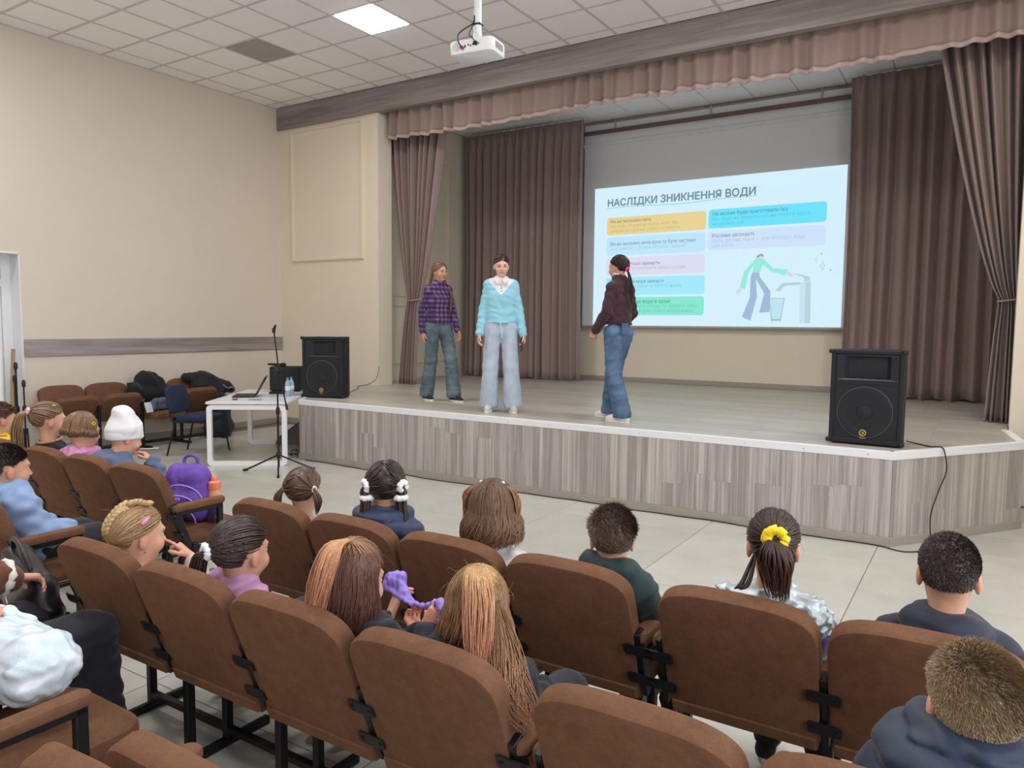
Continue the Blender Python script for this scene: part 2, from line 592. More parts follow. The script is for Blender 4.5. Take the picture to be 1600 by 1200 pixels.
E_ = [so[i] for i in (12, 0, 1, 2)]
for a, b in zip(E_[:-1], E_[1:]):
    s_ = MB(); edge_strip(s_, a, b, SH - 0.055, SH + 0.004, (0.035, 0.012), 0.004)
    s_.build('edge_strip', M_white, stage)
s_ = MB(); edge_strip(s_, so[2], so[3], SH - 0.02, SH + 0.004, (0.05, 0.012))
s_.build('edge_strip', M_white, stage)
scr = MB()
for k in range(14):
    xx = so[0][0] + 0.2 + k * 0.44
    scr.lathe([(0.005, 0), (0.005, 0.0015)], (xx, -0.012, SH - 0.028), 8, rot_to((0, -1, 0)))
scr.build('screw_heads', M_steel, stage)
rng = random.Random(3)
for a, b in zip(E_[:-1], E_[1:]):
    a = Vector((*a, 0)); b = Vector((*b, 0)); d_ = b - a; ln = d_.length; d_.normalize()
    n_ = Vector((d_.y, -d_.x, 0)); n_ = -n_ if n_.dot(Vector((0, -1, 0))) < 0 else n_
    ang = math.atan2(d_.y, d_.x)
    cnt = round(ln / 0.192); wd = ln / cnt
    for k in range(cnt):
        cut = 0.07 + rng.random() * 0.5
        segs = [(0.065, cut), (cut, SH - 0.055)] if 0.14 < cut < 0.56 and rng.random() < 0.6 else [(0.065, SH - 0.055)]
        for z0, z1 in segs:
            p = MB().box((0.0003, -0.006 - rng.random() * 0.0005, 0.0003), (wd - 0.0003, 0.004, z1 - z0 - 0.0003), 0.0005)
            o = p.build('plank', M_plank, stage, False, a + d_ * (k * wd) + Vector((0, 0, z0)), (0, 0, ang))
    s_ = MB(); edge_strip(s_, (a.x, a.y), (b.x, b.y), 0.0, 0.065, (0.0, 0.016), 0.006)
    s_.build('skirting', M_skirt, stage)

# stage house
struct('wall_stage_left', MB().box((-7.95, 8.2, 0), (-7.75, 11.1, 4.8)), M_wall2)
struct('wall_stage_right', MB().box((1.2, 8.2, 0), (1.4, 11.1, 4.8)), M_wall2)
struct('wall_stage_rear', MB().box((-7.95, 10.97, 0), (1.4, 11.15, 4.8)), M_wall2)
pm = MB()
for (y0, y1, z0, z1) in ((8.7, 10.2, 2.0, 4.2), (8.7, 10.2, 0.95, 1.85)):
    for a in (z0, z1):
        pm.box((-7.75, y0, a - 0.02), (-7.73, y1, a + 0.02), 0.004)
    for a in (y0, y1):
        pm.box((-7.75, a - 0.02, z0), (-7.73, a + 0.02, z1), 0.004)
struct('trim_5', pm, M_mould)
struct('baseboard_stage', MB().box((-7.75, 10.95, SH), (1.2, 10.97, SH + 0.07), 0.004), M_skirt)
sc_ = struct('ceiling_stage', MB().box((-7.95, 8.2, 4.765), (1.4, 11.1, 4.9)), M_grid)
sct = MB().box((0.008, 0.008, -0.006), (0.592, 0.592, 0.006), 0.003).mesh('ceiling_tile', M_ceil)
for i in range(15):
    for j in range(4):
        link('ceiling_tile', sct, sc_, (-7.7 + 0.6 * i, 8.5 + 0.6 * j, 4.765))

# ------------------------------------------------------------------ curtains


def M_curtain(name, c1, c2):
    m, N, L, B = nt(name)
    v = coords(N, L, (90, 90, 60))
    a = noise(N, L, v, 1.0, 3)
    v2 = coords(N, L, (1, 1, 0.3))
    b = noise(N, L, v2, 5.0, 3)
    c = mixrgb(N, L, a, c1, c2)
    c = mixrgb(N, L, ramp(N, L, b, 0.3, 0.7, 0, 0.2), c, c1)
    L.new(c, B.inputs['Base Color'])
    B.inputs['Roughness'].default_value = 0.8
    B.inputs['Sheen Weight'].default_value = 0.25
    bump(N, L, B, a, 0.25, 0.0012)
    return m


M_cur = M_curtain('curtain_mauve_brown', srgb(136, 115, 110), srgb(160, 140, 133))
M_cur_trim = M_curtain('curtain_trim_pale_pink', srgb(172, 148, 144), srgb(192, 168, 162))


def sheet(name, fn, nu, nv, mat, parent, thick=0.004):
    mb = MB().grid(fn, nu, nv)
    o = mb.build(name, mat, parent, 'all')
    md = o.modifiers.new('cloth thickness', 'SOLIDIFY'); md.thickness = thick
    return o


def straight_curtain(name, label, x0, x1, y, z0, z1, pleats, amp, seed, loc):
    r = random.Random(seed)
    ph = [r.random() * 6 for _ in range(6)]
    t = empty(name, loc, 0, label, 'curtain')

    def fn(u, v):
        uu = u + 0.006 * math.sin(u * 37 + ph[0]) + 0.004 * math.sin(u * 83 + ph[1])
        g = 1 - 0.35 * v
        yy = amp * g * math.sin(uu * pleats * 2 * PI) + amp * 0.5 * (1 - v) * math.sin(uu * pleats * 0.63 * 2 * PI + ph[2] + 0.6 * v)
        if v > 0.94:
            yy = yy * 0.4 + 0.012 * math.sin(u * pleats * 4 * PI)
        xx = x0 + (x1 - x0) * (u + 0.008 * (1 - v) * math.sin(u * 21 + ph[3]))
        xx += (0.5 - u) * 0.05 * math.sin(v * PI)
        return Vector((xx - loc[0], y + yy - loc[1], z0 + (z1 - z0) * v + (0.02 * math.sin(uu * pleats * PI) * (1 - v)) - loc[2]))
    sheet('drape', fn, int(pleats * 14), 26, M_cur, t)
    MB().tube([(x0 - loc[0], y - loc[1] + 0.03, z1 - loc[2] + 0.01), (x1 - loc[0], y - loc[1] + 0.03, z1 - loc[2] + 0.01)], 0.012).build('curtain_rail', M_white, t)
    return t


straight_curtain('stage_curtain', 'rear stage curtain hanging straight, left of the projection screen', -7.55, -5.33, 10.42, SH + 0.012, 4.69, 15, 0.055, 1, (-6.4, 10.42, SH))
straight_curtain('stage_curtain', 'rear stage curtain hanging straight, right of the projection screen', -1.57, 0.75, 10.42, SH + 0.012, 4.69, 14, 0.06, 2, (-0.6, 10.42, SH))


def tied_curtain(label, top, tie, bot, ztie, y, seed, loc, pleats=9):
    r = random.Random(seed); ph = r.random() * 6
    t = empty('stage_curtain', loc, 0, label, 'curtain')
    z0, z1 = SH + 0.008, 4.6

    def fn(u, v):
        z = z0 + (z1 - z0) * v
        if z > ztie:
            k = (z - ztie) / (4.25 - ztie); k = min(k, 1.0)
            e0 = k ** 0.62; e1 = k ** 1.25
            wl, wr = (e0, e1) if abs(top[0] - tie[0]) < abs(top[1] - tie[1]) else (e1, e0)
            wl = wr = k ** 0.75
            a = tie[0] + (top[0] - tie[0]) * wl; b = tie[1] + (top[1] - tie[1]) * wr
        else:
            k = (ztie - z) / (ztie - z0); e = k ** 0.55
            a = tie[0] + (bot[0] - tie[0]) * e; b = tie[1] + (bot[1] - tie[1]) * e
        w_ = b - a
        amp = 0.02 + 0.055 * min(1, w_ / 0.8)
        yy = amp * math.sin(u * pleats * 2 * PI + ph) + amp * 0.4 * math.sin(u * pleats * 1.37 * 2 * PI + ph * 2 + v)
        return Vector((a + w_ * (u + 0.01 * math.sin(u * 31 + ph)) - loc[0], y + yy - loc[1], z - loc[2]))
    sheet('drape', fn, 150, 44, M_cur, t)
    cx = (tie[0] + tie[1]) / 2 - loc[0]; rx = (tie[1] - tie[0]) / 2 + 0.012
    ring = [(cx + rx * math.cos(a), y - loc[1] + 0.05 * math.sin(a), ztie - loc[2] + 0.012 * math.cos(a)) for a in [2 * PI * k / 24 for k in range(25)]]
    MB().tube(ring, 0.014, 6, False, 0.5).build('tie_back', M_cur_trim, t, 'all')
    return t


tied_curtain('front stage curtain gathered by a tie-back beside the cream pier on the left', (-7.44, -6.42), (-7.06, -6.86), (-7.24, -6.94), 1.89, 8.36, 4, (-7.0, 8.36, SH))
tied_curtain('front stage curtain gathered by a tie-back at the right end of the stage', (-0.50, 0.42), (0.10, 0.30), (0.03, 0.42), 1.83, 8.36, 5, (0.1, 8.36, SH))

# gathered pelmet along the proscenium, with a pale hem
vt = empty('pelmet', (-3.55, 8.06, 4.1), 0, 'gathered mauve pelmet with a pale pink hem under the beam', 'pelmet')
vr = random.Random(9); vph = [vr.random() * 6 for _ in range(5)]


def val(u, v, hem=False):
    x = -7.225 + 7.43 * u
    w1 = math.sin(x * 33 + 1.5 * math.sin(x * 1.7)); w2 = math.sin(x * 11.3 + vph[1]); w3 = math.sin(x * 41 + vph[2])
    calm = 0.45 + 0.55 * min(1, abs(math.sin(x * 0.75 + 0.5)) * 1.3)
    a = 1 - v
    yy = (0.040 * w1 + 0.03 * w2 * a + 0.014 * w3) * calm * (0.7 + 0.3 * a)
    zb = 4.105 + 0.014 * w2 * calm + 0.016 * math.sin(x * 1.55 + 1)
    z = zb + (0.045 if not hem else 0.0)
    zt = 4.55 if not hem else zb + 0.048
    return Vector((x + 3.55 + 0.01 * w2 * a, yy - (0.003 if hem else 0), z + (zt - z) * v - 4.1))


sheet('drape', lambda u, v: val(u, v), 620, 8, M_cur, vt)


def hemf(u, v):
    p = val(u, 0.15 * v, True)
    z0_ = val(u, 0, True).z
    p.z = z0_ + 0.048 * v
    return p


sheet('hem', hemf, 620, 2, M_cur_trim, vt)

# ------------------------------------------------------------------ projection screen and projected slide
PS = empty('projection_screen', (-3.5, 10.86, 1.5), 0, 'wide white projection screen on the stage wall showing a coloured slide', 'screen')
M_scr = plain('screen_fabric', srgb(232, 234, 240), 0.85, var=0.01, scale=4)
MB().box((-2.03, -0.004, 0.05), (1.93, 0.004, 3.2)).build('screen_fabric', M_scr, PS)  # above the case it covers the wall, its cool tone imitating projector light
MB().box((-2.03, -0.015, 0.03), (1.93, 0.015, 0.062), 0.006).build('bottom_bar', plain('screen_bar_grey', srgb(176, 176, 180), 0.5), PS)
MB().box((-2.05, -0.02, 2.86), (1.95, 0.02, 2.925), 0.008).build('screen_case', plain('screen_case_white', srgb(226, 228, 234), 0.5), PS)
rod = empty('curtain_pole', (-3.5, 10.84, 4.57), 0, 'long brown wooden pole across the wall above the projection screen', 'pole')
MB().box((-2.05, -0.035, -0.03), (1.98, 0.0, 0.03), 0.006).build('pole_bar', plain('brown_wood_pole', srgb(112, 92, 84), 0.5, var=0.15), rod)
for xx in (-1.5, 0.0, 1.5):
    MB().box((xx - 0.012, -0.012, 0.0), (xx + 0.012, 0.004, 0.17), 0.003).build('pole_bracket', M_steel, rod)


def glow(name, col, s):
    m, N, L, B = nt(name)
    v = coords(N, L)
    L.new(mixrgb(N, L, noise(N, L, v, 1.2, 1), tuple(c * 0.97 for c in col), col), B.inputs['Emission Color'])
    B.inputs['Base Color'].default_value = (0.02, 0.02, 0.02, 1)
    B.inputs['Emission Strength'].default_value = s
    B.inputs['Roughness'].default_value = 0.9
    return m


EM = 1.0
SX0, SZ0, SW, SHh = -5.335 + 3.5, 0.06, 3.69, 2.15
layer = [0]


def sl(u, v):
    return (SX0 + SW * u, SZ0 + SHh * v)


def flat(name, pts, mat, lay, parent=None):
    """thin projected shape lying on the screen"""
    P = [sl(*p) for p in pts]
    mb = MB()
    n = len(P)
    y = -0.0055 - 0.0012 * lay
    mb.add([(x, y, z) for x, z in P], [tuple(range(n))])
    o = mb.build(name, mat, parent or slide)
    return o


slide = MB().add([(SX0, -0.0055, SZ0), (SX0 + SW, -0.0055, SZ0), (SX0 + SW, -0.0055, SZ0 + SHh), (SX0, -0.0055, SZ0 + SHh)], [(0, 1, 2, 3)]).build('projected_slide', glow('slide_white', srgb(212, 240, 252), EM), PS)


def card(u0, v0, u1, v1, col, lines):
    rr = [(u0 + (x), v0 + (y)) for x, y in []]
    a = rrect(u0 * SW, v0 * SHh, u1 * SW, v1 * SHh, 0.045)
    flat('slide_card', [(x / SW, y / SHh) for x, y in a], glow('slide_card_glow', srgb(*col), EM), 1)
    tc = glow('slide_card_text', tuple(c * 0.52 for c in srgb(*col)), EM)
    tc2 = glow('slide_card_small_text', tuple(c * 0.70 for c in srgb(*col)), EM)
    n = len(lines)
    hgt = 0.033
    mid = (v0 + v1) / 2
    for k, (s_, wd) in enumerate(lines):
        v = mid + ((n - 1) / 2 - k) * hgt - 0.011
        x, z = sl(u0 + 0.017, v)
        text_mesh('slide_text', s_, 0.072, tc if k == 0 else tc2, slide, (x, -0.0085, z), (PI / 2, 0, 0), 0.0018 if k == 0 else 0, width=wd * SW)


card(0.059, 0.657, 0.489, 0.782, (232, 210, 148), [('Ми не зможемо пити', 0.181), ('Без води людина не може жити. Ми', 0.295), ('швидко відчуваємо спрагу і слабкість', 0.309)])
card(0.059, 0.509, 0.488, 0.641, (190, 230, 250), [('Ми не зможемо мити руки та бути чистими', 0.372), ('А це означає — більше мікробів і хвороб', 0.33)])
card(0.059, 0.366, 0.489, 0.492, (222, 220, 242), [('Тварини і птахи зникнуть', 0.225), ('Вони теж потребують води щодня.', 0.34)])
card(0.059, 0.221, 0.491, 0.349, (164, 232, 252), [('Річки, озера й моря зникнуть', 0.245), ('Разом з ними риби та багато інших', 0.32), ('живих істот.', 0.11)])
card(0.057, 0.076, 0.490, 0.206, (132, 232, 208), [('У домі не буде води в крані', 0.275), ('Не можна помити посуд, почистити зуби,', 0.39), ('прийняти душ, користатися вбиральнею.', 0.38)])
card(0.499, 0.66, 0.936, 0.787, (110, 226, 252), [('Не можна буде приготувати їжу', 0.285), ('Без води не зварити суп, не помити овочі,', 0.365), ('не зробити чай.', 0.125)])
card(0.499, 0.515, 0.936, 0.641, (206, 226, 252), [('Рослини засохнуть', 0.165), ('Квіти, дерева, овочі — усе потребує води,', 0.35), ('щоб рости.', 0.088)])
tx, tz = sl(0.062, 0.864)
text_mesh('slide_title', 'НАСЛІДКИ ЗНИКНЕННЯ ВОДИ', 0.15, glow('slide_title_grey', srgb(118, 142, 158), EM), slide, (tx, -0.0085, tz), (PI / 2, 0, 0), 0.005, width=0.616 * SW)
ul = [(0.057 + 0.627 * k / 40, 0.849 + 0.006 * math.sin(k / 40 * 9) + 0.004 * k / 40) for k in range(41)]
flat('slide_underline', [(u, v - 0.0035) for u, v in ul] + [(u, v + 0.002) for u, v in reversed(ul)], glow('slide_underline_green', srgb(150, 216, 212), EM), 1)
g_green = glow('slide_art_green', srgb(148, 236, 220), EM); g_blue = glow('slide_art_blue', srgb(160, 186, 216), EM)
g_skin = glow('slide_art_skin', srgb(218, 214, 226), EM); g_hair = glow('slide_art_hair', srgb(146, 158, 172), EM)
g_tap = glow('slide_art_tap', srgb(182, 210, 220), EM); g_tapl = glow('slide_art_tap_light', srgb(198, 226, 238), EM); g_glass = glow('slide_art_glass', srgb(190, 228, 240), EM)
g_line = glow('slide_art_line', srgb(150, 190, 204), EM)


def poly(name, quads, mat, lay):
    for q in quads:
        flat(name, q, mat, lay)


poly('slide_tap', [[(.856, .026), (.894, .026), (.891, .288), (.852, .288)]], g_tapl, 1)
poly('slide_tap', [[(.874, .026), (.894, .026), (.891, .288), (.872, .288)], [(.852, .270), (.852, .288), (.793, .285), (.776, .260), (.794, .260), (.808, .269)],
                   [(.794, .262), (.776, .260), (.765, .235), (.783, .232)], [(.867, .293), (.889, .293), (.886, .322), (.867, .330)], [(.829, .345), (.829, .341), (.867, .315), (.867, .330)]], g_tap, 2)
poly('slide_figure', [[(.686, .446), (.676, .358), (.703, .354), (.716, .410), (.715, .449)], [(.686, .446), (.644, .362), (.661, .351), (.682, .410)],
                      [(.644, .362), (.629, .260), (.651, .248), (.661, .351)], [(.715, .449), (.716, .405), (.745, .362), (.753, .382)], [(.753, .382), (.745, .362), (.799, .331), (.809, .369)]], g_green, 2)
poly('slide_figure', [[(.676, .360), (.671, .324), (.670, .193), (.697, .197), (.691, .313), (.703, .354)], [(.670, .193), (.642, .066), (.675, .040), (.697, .197)],
                      [(.703, .354), (.690, .318), (.724, .218), (.747, .233), (.705, .328)], [(.724, .218), (.707, .092), (.746, .097), (.747, .233)]], g_blue, 2)
poly('slide_figure', [[(.629, .257), (.614, .234), (.622, .215), (.631, .220), (.640, .249)], [(.809, .361), (.804, .336), (.821, .320), (.832, .332)], [(.698, .447), (.703, .463), (.715, .460), (.715, .447)]], g_skin, 3)
poly('slide_figure', [[(.689, .449), (.692, .466), (.708, .479), (.717, .467), (.716, .455), (.706, .466), (.699, .455)]], g_hair, 4)
poly('slide_glass', [[(.742, .187), (.754, .035), (.789, .035), (.800, .189)]], g_glass, 5)
poly('slide_glass', [[(.742, .187), (.754, .035), (.757, .035), (.745, .187)], [(.800, .189), (.797, .189), (.786, .035), (.789, .035)], [(.742, .187), (.742, .183), (.800, .185), (.800, .189)], [(.756, .052), (.757, .042), (.786, .042), (.787, .052)]], g_line, 6)
for (u, v, a, b) in ((.929, .387, .011, .034), (.907, .429, .007, .020)):
    o_ = [(u, v + b), (u + a * .3, v + b * .3), (u + a, v), (u + a * .3, v - b * .3), (u, v - b), (u - a * .3, v - b * .3), (u - a, v), (u - a * .3, v + b * .3)]
    flat('slide_spark', o_, g_line, 1)
    flat('slide_spark', [(u + (x - u) * .72, v + (y - v) * .72) for x, y in o_], glow('slide_white_inner', srgb(212, 240, 252), EM), 2)
for (u, v) in ((.924, .462), (.957, .359)):
    flat('slide_spark', [(u + .0035 * math.cos(a), v + .006 * math.sin(a)) for a in [k * PI / 5 for k in range(10)]], g_line, 1)

# ================================================================== FURNITURE AND EQUIPMENT


def M_velour():
    m, N, L, B = nt('chair_velour_brown')
    v = coords(N, L)
    oi = N.new('ShaderNodeObjectInfo')
    ad = N.new('ShaderNodeVectorMath'); ad.operation = 'ADD'
    L.new(v, ad.inputs[0]); L.new(oi.outputs['Location'], ad.inputs[1])
    a = noise(N, L, ad.outputs[0], 22, 6, 0.75)
    b = noise(N, L, ad.outputs[0], 260, 2, 0.6)
    c = mixrgb(N, L, ramp(N, L, a, 0.3, 0.7), srgb(98, 68, 52), srgb(124, 88, 66))
    c = mixrgb(N, L, ramp(N, L, b, 0.35, 0.65, 0, 0.35), c, srgb(84, 58, 46))
    hsv = N.new('ShaderNodeHueSaturation'); L.new(c, hsv.inputs['Color'])
    L.new(ramp(N, L, oi.outputs['Random'], 0, 1, 0.94, 1.06), hsv.inputs['Value'])
    L.new(hsv.outputs[0], B.inputs['Base Color'])
    B.inputs['Roughness'].default_value = 0.85
    B.inputs['Specular IOR Level'].default_value = 0.2
    B.inputs['Sheen Weight'].default_value = 0.22
    B.inputs['Sheen Roughness'].default_value = 0.45
    B.inputs['Sheen Tint'].default_value = (*srgb(214, 160, 110), 1)
    bump(N, L, B, b, 0.25, 0.001)
    return m


M_vel = M_velour()
CW = 0.455           # seat unit width
PITCH = 0.475
BT, BB = Vector((0, 0.0, 0.79)), Vector((0, 0.165, 0.345))      # back: top and bottom of the rear face
BL = (BT - BB).length
BV = (BT - BB).normalized()                                     # up along the back
BN = Vector((0, BV.z, -BV.y))                                   # towards the sitter
BM = Matrix(((1, 0, 0), (0, BN.y, BV.y), (0, BN.z, BV.z)))      # (u, depth, v) -> chair space


def back_outline(w, L, n=9):
    """flat bottom, straight sides, gently arched top with rounded shoulders"""
    right = [(w / 2 - 0.012, 0), (w / 2 - 0.002, 0.12), (w / 2, 0.22)]
    p = 3.4; drop = 0.125
    arch = []
    for k in range(25):
        a = PI / 2 * k / 24
        arch.append((w / 2 * math.cos(a) ** (2 / p), L - drop + drop * math.sin(a) ** (2 / p)))
    half = right + arch
    return half + [(-x, y) for x, y in reversed(half[:-1])]


def cushion(outline, d0, d1, rim, M, origin, bulge=0.0):
    """padded slab: outline in (u, v), depth d0..d1 with rounded rims on both faces"""
    n = len(outline)
    cx = sum(p[0] for p in outline) / n; cy = sum(p[1] for p in outline) / n
    rings = []
    for dep, ins in ((d0, rim), (d0 + rim * 0.3, rim * 0.3), (d0 + rim, 0), (d1 - rim, 0), (d1 - rim * 0.3, rim * 0.3), (d1, rim)):
        ring = []
        for i, (x, y) in enumerate(outline):
            xa, ya = outline[i - 1]; xb, yb = outline[(i + 1) % n]
            tx, ty = xb - xa, yb - ya
            l_ = math.hypot(tx, ty) or 1
            ring.append((x - ty / l_ * ins, dep, y + tx / l_ * ins))
        rings.append(ring)
    mid = [(cx + (x - cx) * 0.6, d1 + bulge, cy + (z - cy) * 0.6) for x, _, z in rings[-1]]
    rings.append(mid)
    V = [origin + M @ Vector(p) for r in rings for p in r]
    F = [tuple(range(n))]
    for k in range(len(rings) - 1):
        for i in range(n):
            a = k * n + i; b = k * n + (i + 1) % n
            F.append((a, a + n, b + n, b))
    F.append(tuple(reversed(range((len(rings) - 1) * n, len(rings) * n))))
    return MB().add(V, F)


_CH = {}


def chair_meshes():
    c = _CH
    ol = back_outline(CW, BL)
    # the rear board lies on depth 0..; padded front
    c['back'] = cushion(ol, 0.0, 0.062, 0.012, BM, BB, 0.012).mesh('backrest', M_vel, True)
    strip = MB()
    strip.box((-CW / 2 + 0.015, -0.006, 0.008), (CW / 2 - 0.015, 0.004, 0.052), 0.003, Matrix.Translation(BB) @ BM.to_4x4())
    c['strip'] = strip.mesh('lower_rail', M_vel)
    # seat cushion: outline in (x, y)
    so_ = [(-0.215, 0.0), (0.215, 0.0)]
    r = 0.09
    for k in range(7):
        a = math.radians(90 * k / 6); so_.append((0.215 - r + r * math.cos(a), 0.41 - r + r * math.sin(a)))
    for k in range(7):
        a = math.radians(90 + 90 * k / 6); so_.append((-0.215 + r + r * math.cos(a), 0.41 - r + r * math.sin(a)))
    Ms = Matrix(((1, 0, 0), (0, 0, 1), (0, 1, 0)))
    c['seat_down'] = cushion(so_, 0.0, 0.075, 0.018, Ms, Vector((0, 0.175, 0.355)), 0.012).mesh('seat', M_vel, True)
    a = math.radians(102)
    Mu = Matrix(((1, 0, 0), (0, -math.sin(a), math.cos(a)), (0, math.cos(a), math.sin(a))))
    c['seat_up'] = cushion(so_, 0.0, 0.075, 0.018, Mu, Vector((0, 0.31, 0.355)), 0.012).mesh('seat', M_vel, True)
    a = math.radians(50)
    Mu = Matrix(((1, 0, 0), (0, -math.sin(a), math.cos(a)), (0, math.cos(a), math.sin(a))))
    c['seat_tip'] = cushion(so_, 0.0, 0.075, 0.018, Mu, Vector((0, 0.225, 0.345)), 0.012).mesh('seat', M_vel, True)
    fr = MB()
    t = 0.0135
    fr.box((-t, 0.10, 0.0), (t, 0.56, 0.032), 0.004)                       # foot
    fr.box((-t, 0.205, 0.03), (t, 0.238, 0.38), 0.003)                     # rear post
    Mt = Matrix.Translation(BB) @ BM.to_4x4()
    fr.box((-0.009, 0.004, 0.02), (0.009, 0.045, 0.27), 0.002, Mt)         # upright between two backs
    fr.box((-t, 0.36, 0.03), (t, 0.392, 0.565), 0.003)                     # front post
    fr.box((-t, 0.10, 0.545), (t, 0.392, 0.568), 0.003)                    # arm carrier
    fr.box((-t, 0.22, 0.34), (t, 0.38, 0.36), 0.003)
    c['frame'] = fr.mesh('side_frame', M_bmetal)
    c['rail'] = MB().box((0.0, 0.362, 0.05), (PITCH, 0.39, 0.075), 0.003).mesh('floor_rail', M_bmetal)
    pd = cushion(rrect(-0.03, 0.085, 0.03, 0.405, 0.028, 5), 0.0, 0.036, 0.012, Ms, Vector((0, 0, 0.568)), 0.002)
    c['arm'] = pd.mesh('armrest', M_vel, True)
    pl = MB()
    pl.prism([(-0.045, -0.014), (-0.038, -0.019), (0.038, -0.019), (0.045, -0.014), (0.045, 0.014), (0.038, 0.019), (-0.038, 0.019), (-0.045, 0.014)], 0, 0.005,
             BM.to_4x4() @ Matrix(((1, 0, 0, 0), (0, 0, -1, 0), (0, 1, 0, 0), (0, 0, 0, 1))))
    for sx in (-0.032, 0.032):
        pl.lathe([(0.005, 0.0), (0.005, 0.003), (0.003, 0.004)], BM @ Vector((sx, -0.005, 0)), 8, rot_to(-BN))
    c['plate'] = pl.mesh('bracket', M_bmetal)


chair_meshes()


def chair(x, y, label, seat='down', rz=0.0, right_end=False, left_end=True, group=None, sx=1.0):
    """one unit of a row; x is its left frame, y the top rear edge of its back (in the row's own frame)"""
    t = empty('auditorium_chair', (x, y, 0), rz, label, 'chair', group)
    t.scale = (sx, 1, 1)
    cx = PITCH / 2
    link('backrest', _CH['back'], t, (cx, 0, 0))
    link('lower_rail', _CH['strip'], t, (cx, 0, 0))
    link('seat', _CH['seat_' + seat], t, (cx, 0, 0))
    sides = [0.0] + ([PITCH] if right_end else [])
    for s in sides:
        link('side_frame', _CH['frame'], t, (s, 0, 0))
        link('armrest', _CH['arm'], t, (s, 0, 0))
        for v in (0.10, 0.215):
            link('bracket', _CH['plate'], t, BB + BM @ Vector((0, -0.002, v)) + Vector((s, 0, 0)))
    link('floor_rail', _CH['rail'], t, (0, 0, 0))
    return t


ORD = ['first', 'second', 'third', 'fourth', 'fifth', 'sixth']
G1, G2 = 'chairs of the front row', 'chairs of the second row'
X_A = -2.77
who1 = ['girl with two thin pigtails', 'girl with white scrunchies', 'girl with loose brown hair', 'boy in the dark green jacket']
for k in range(4):
    chair(X_A + k * PITCH, 2.04, 'brown velour chair, front row, seat of the ' + who1[k], 'down', 0, k == 3, True, G1)
X_B = -0.80
who1b = ['girl in the silver jacket', 'boy with cropped dark hair', None]
for k in range(3):
    chair(X_B + k * PITCH, 2.04, ('brown velour chair, front row, seat of the ' + who1b[k]) if who1b[k] else 'empty brown velour chair at the right end of the front row', 'down' if k < 2 else 'up', 0, k == 2, True, G1)
who2 = ['girl with a blond plait', 'girl in the lilac jacket with a ponytail', 'girl with a pink ponytail and brown hair', 'girl with a pink ponytail and black coat']
for k in range(4):
    chair(X_A + k * PITCH, 1.31, 'brown velour chair, second row, seat of the ' + who2[k], 'down', 0, k == 3, True, G2)
who2b = ['empty brown velour chair in the second row, right of the gap', 'brown velour chair at the bottom right under the blond boy', 'empty brown velour chair right of the blond boy']
for k in range(3):
    chair(X_B + k * PITCH, 1.31, who2b[k], 'down', 0, k == 2, True, G2)
X_C = -3.525 - 5 * PITCH
who0 = ['child in yellow at the left edge', 'girl with the long ponytail in black', 'child in the pink hood', 'child in the white hat', None]
for k in range(5):
    chair(X_C + k * PITCH, 2.19, ('brown velour chair, left block, seat of the ' + who0[k]) if who0[k] else 'brown velour chair holding the purple backpack', 'down', 0, k == 4, True, 'chairs of the left block front row')
for k in range(1, 3):
    chair(-3.525 - (3 - k) * PITCH, 1.43, ['', 'brown velour chair left of the boy in light blue', 'brown velour chair of the boy in the light blue sweatshirt'][k], 'up' if k < 2 else 'down', 0, k == 2, True, 'chairs of the left block second row')
for k in range(2):
    chair(-1.93 - (2 - k) * PITCH, 0.60, ['brown velour chair left of the adult with the plastic bag', 'brown velour chair of the adult with the plastic bag'][k], 'up' if k < 1 else 'down', 0, k == 1, True, 'chairs of the third row')
chair(-1.47, 0.60, 'empty brown velour chair with tipped-up seat in the bottom left corner', 'up', 0, True, True, 'chairs of the third row')
# four chairs against the left wall, facing the room
wl = ['brown velour chair against the left wall, nearest the door', 'brown velour chair against the left wall, second from the door', 'brown velour chair at the wall heaped with coats and a denim bag', 'brown velour chair against the wall behind the blue chair']
for k in range(4):
    chair(-9.12, 4.24 + (k + 1) * 0.53, wl[k], ['tip', 'tip', 'down', 'tip'][k], -PI / 2, k == 0, True, 'chairs against the left wall', 1.115)

# ------------------------------------------------------------------ loudspeakers
M_cab = plain('speaker_carpet_black', srgb(24, 26, 32), 0.75, var=0.3, scale=200, bmp=0.3, bscale=400)
M_grille = plain('speaker_grille', srgb(30, 33, 39), 0.6, 0.2, var=0.35, scale=420)
M_horn = plain('speaker_horn', srgb(34, 38, 48), 0.3, var=0.1)
M_ringm = plain('speaker_ring_grey', srgb(92, 94, 98), 0.5)
M_gold = plain('badge_gold', srgb(206, 180, 96), 0.35, 0.6)


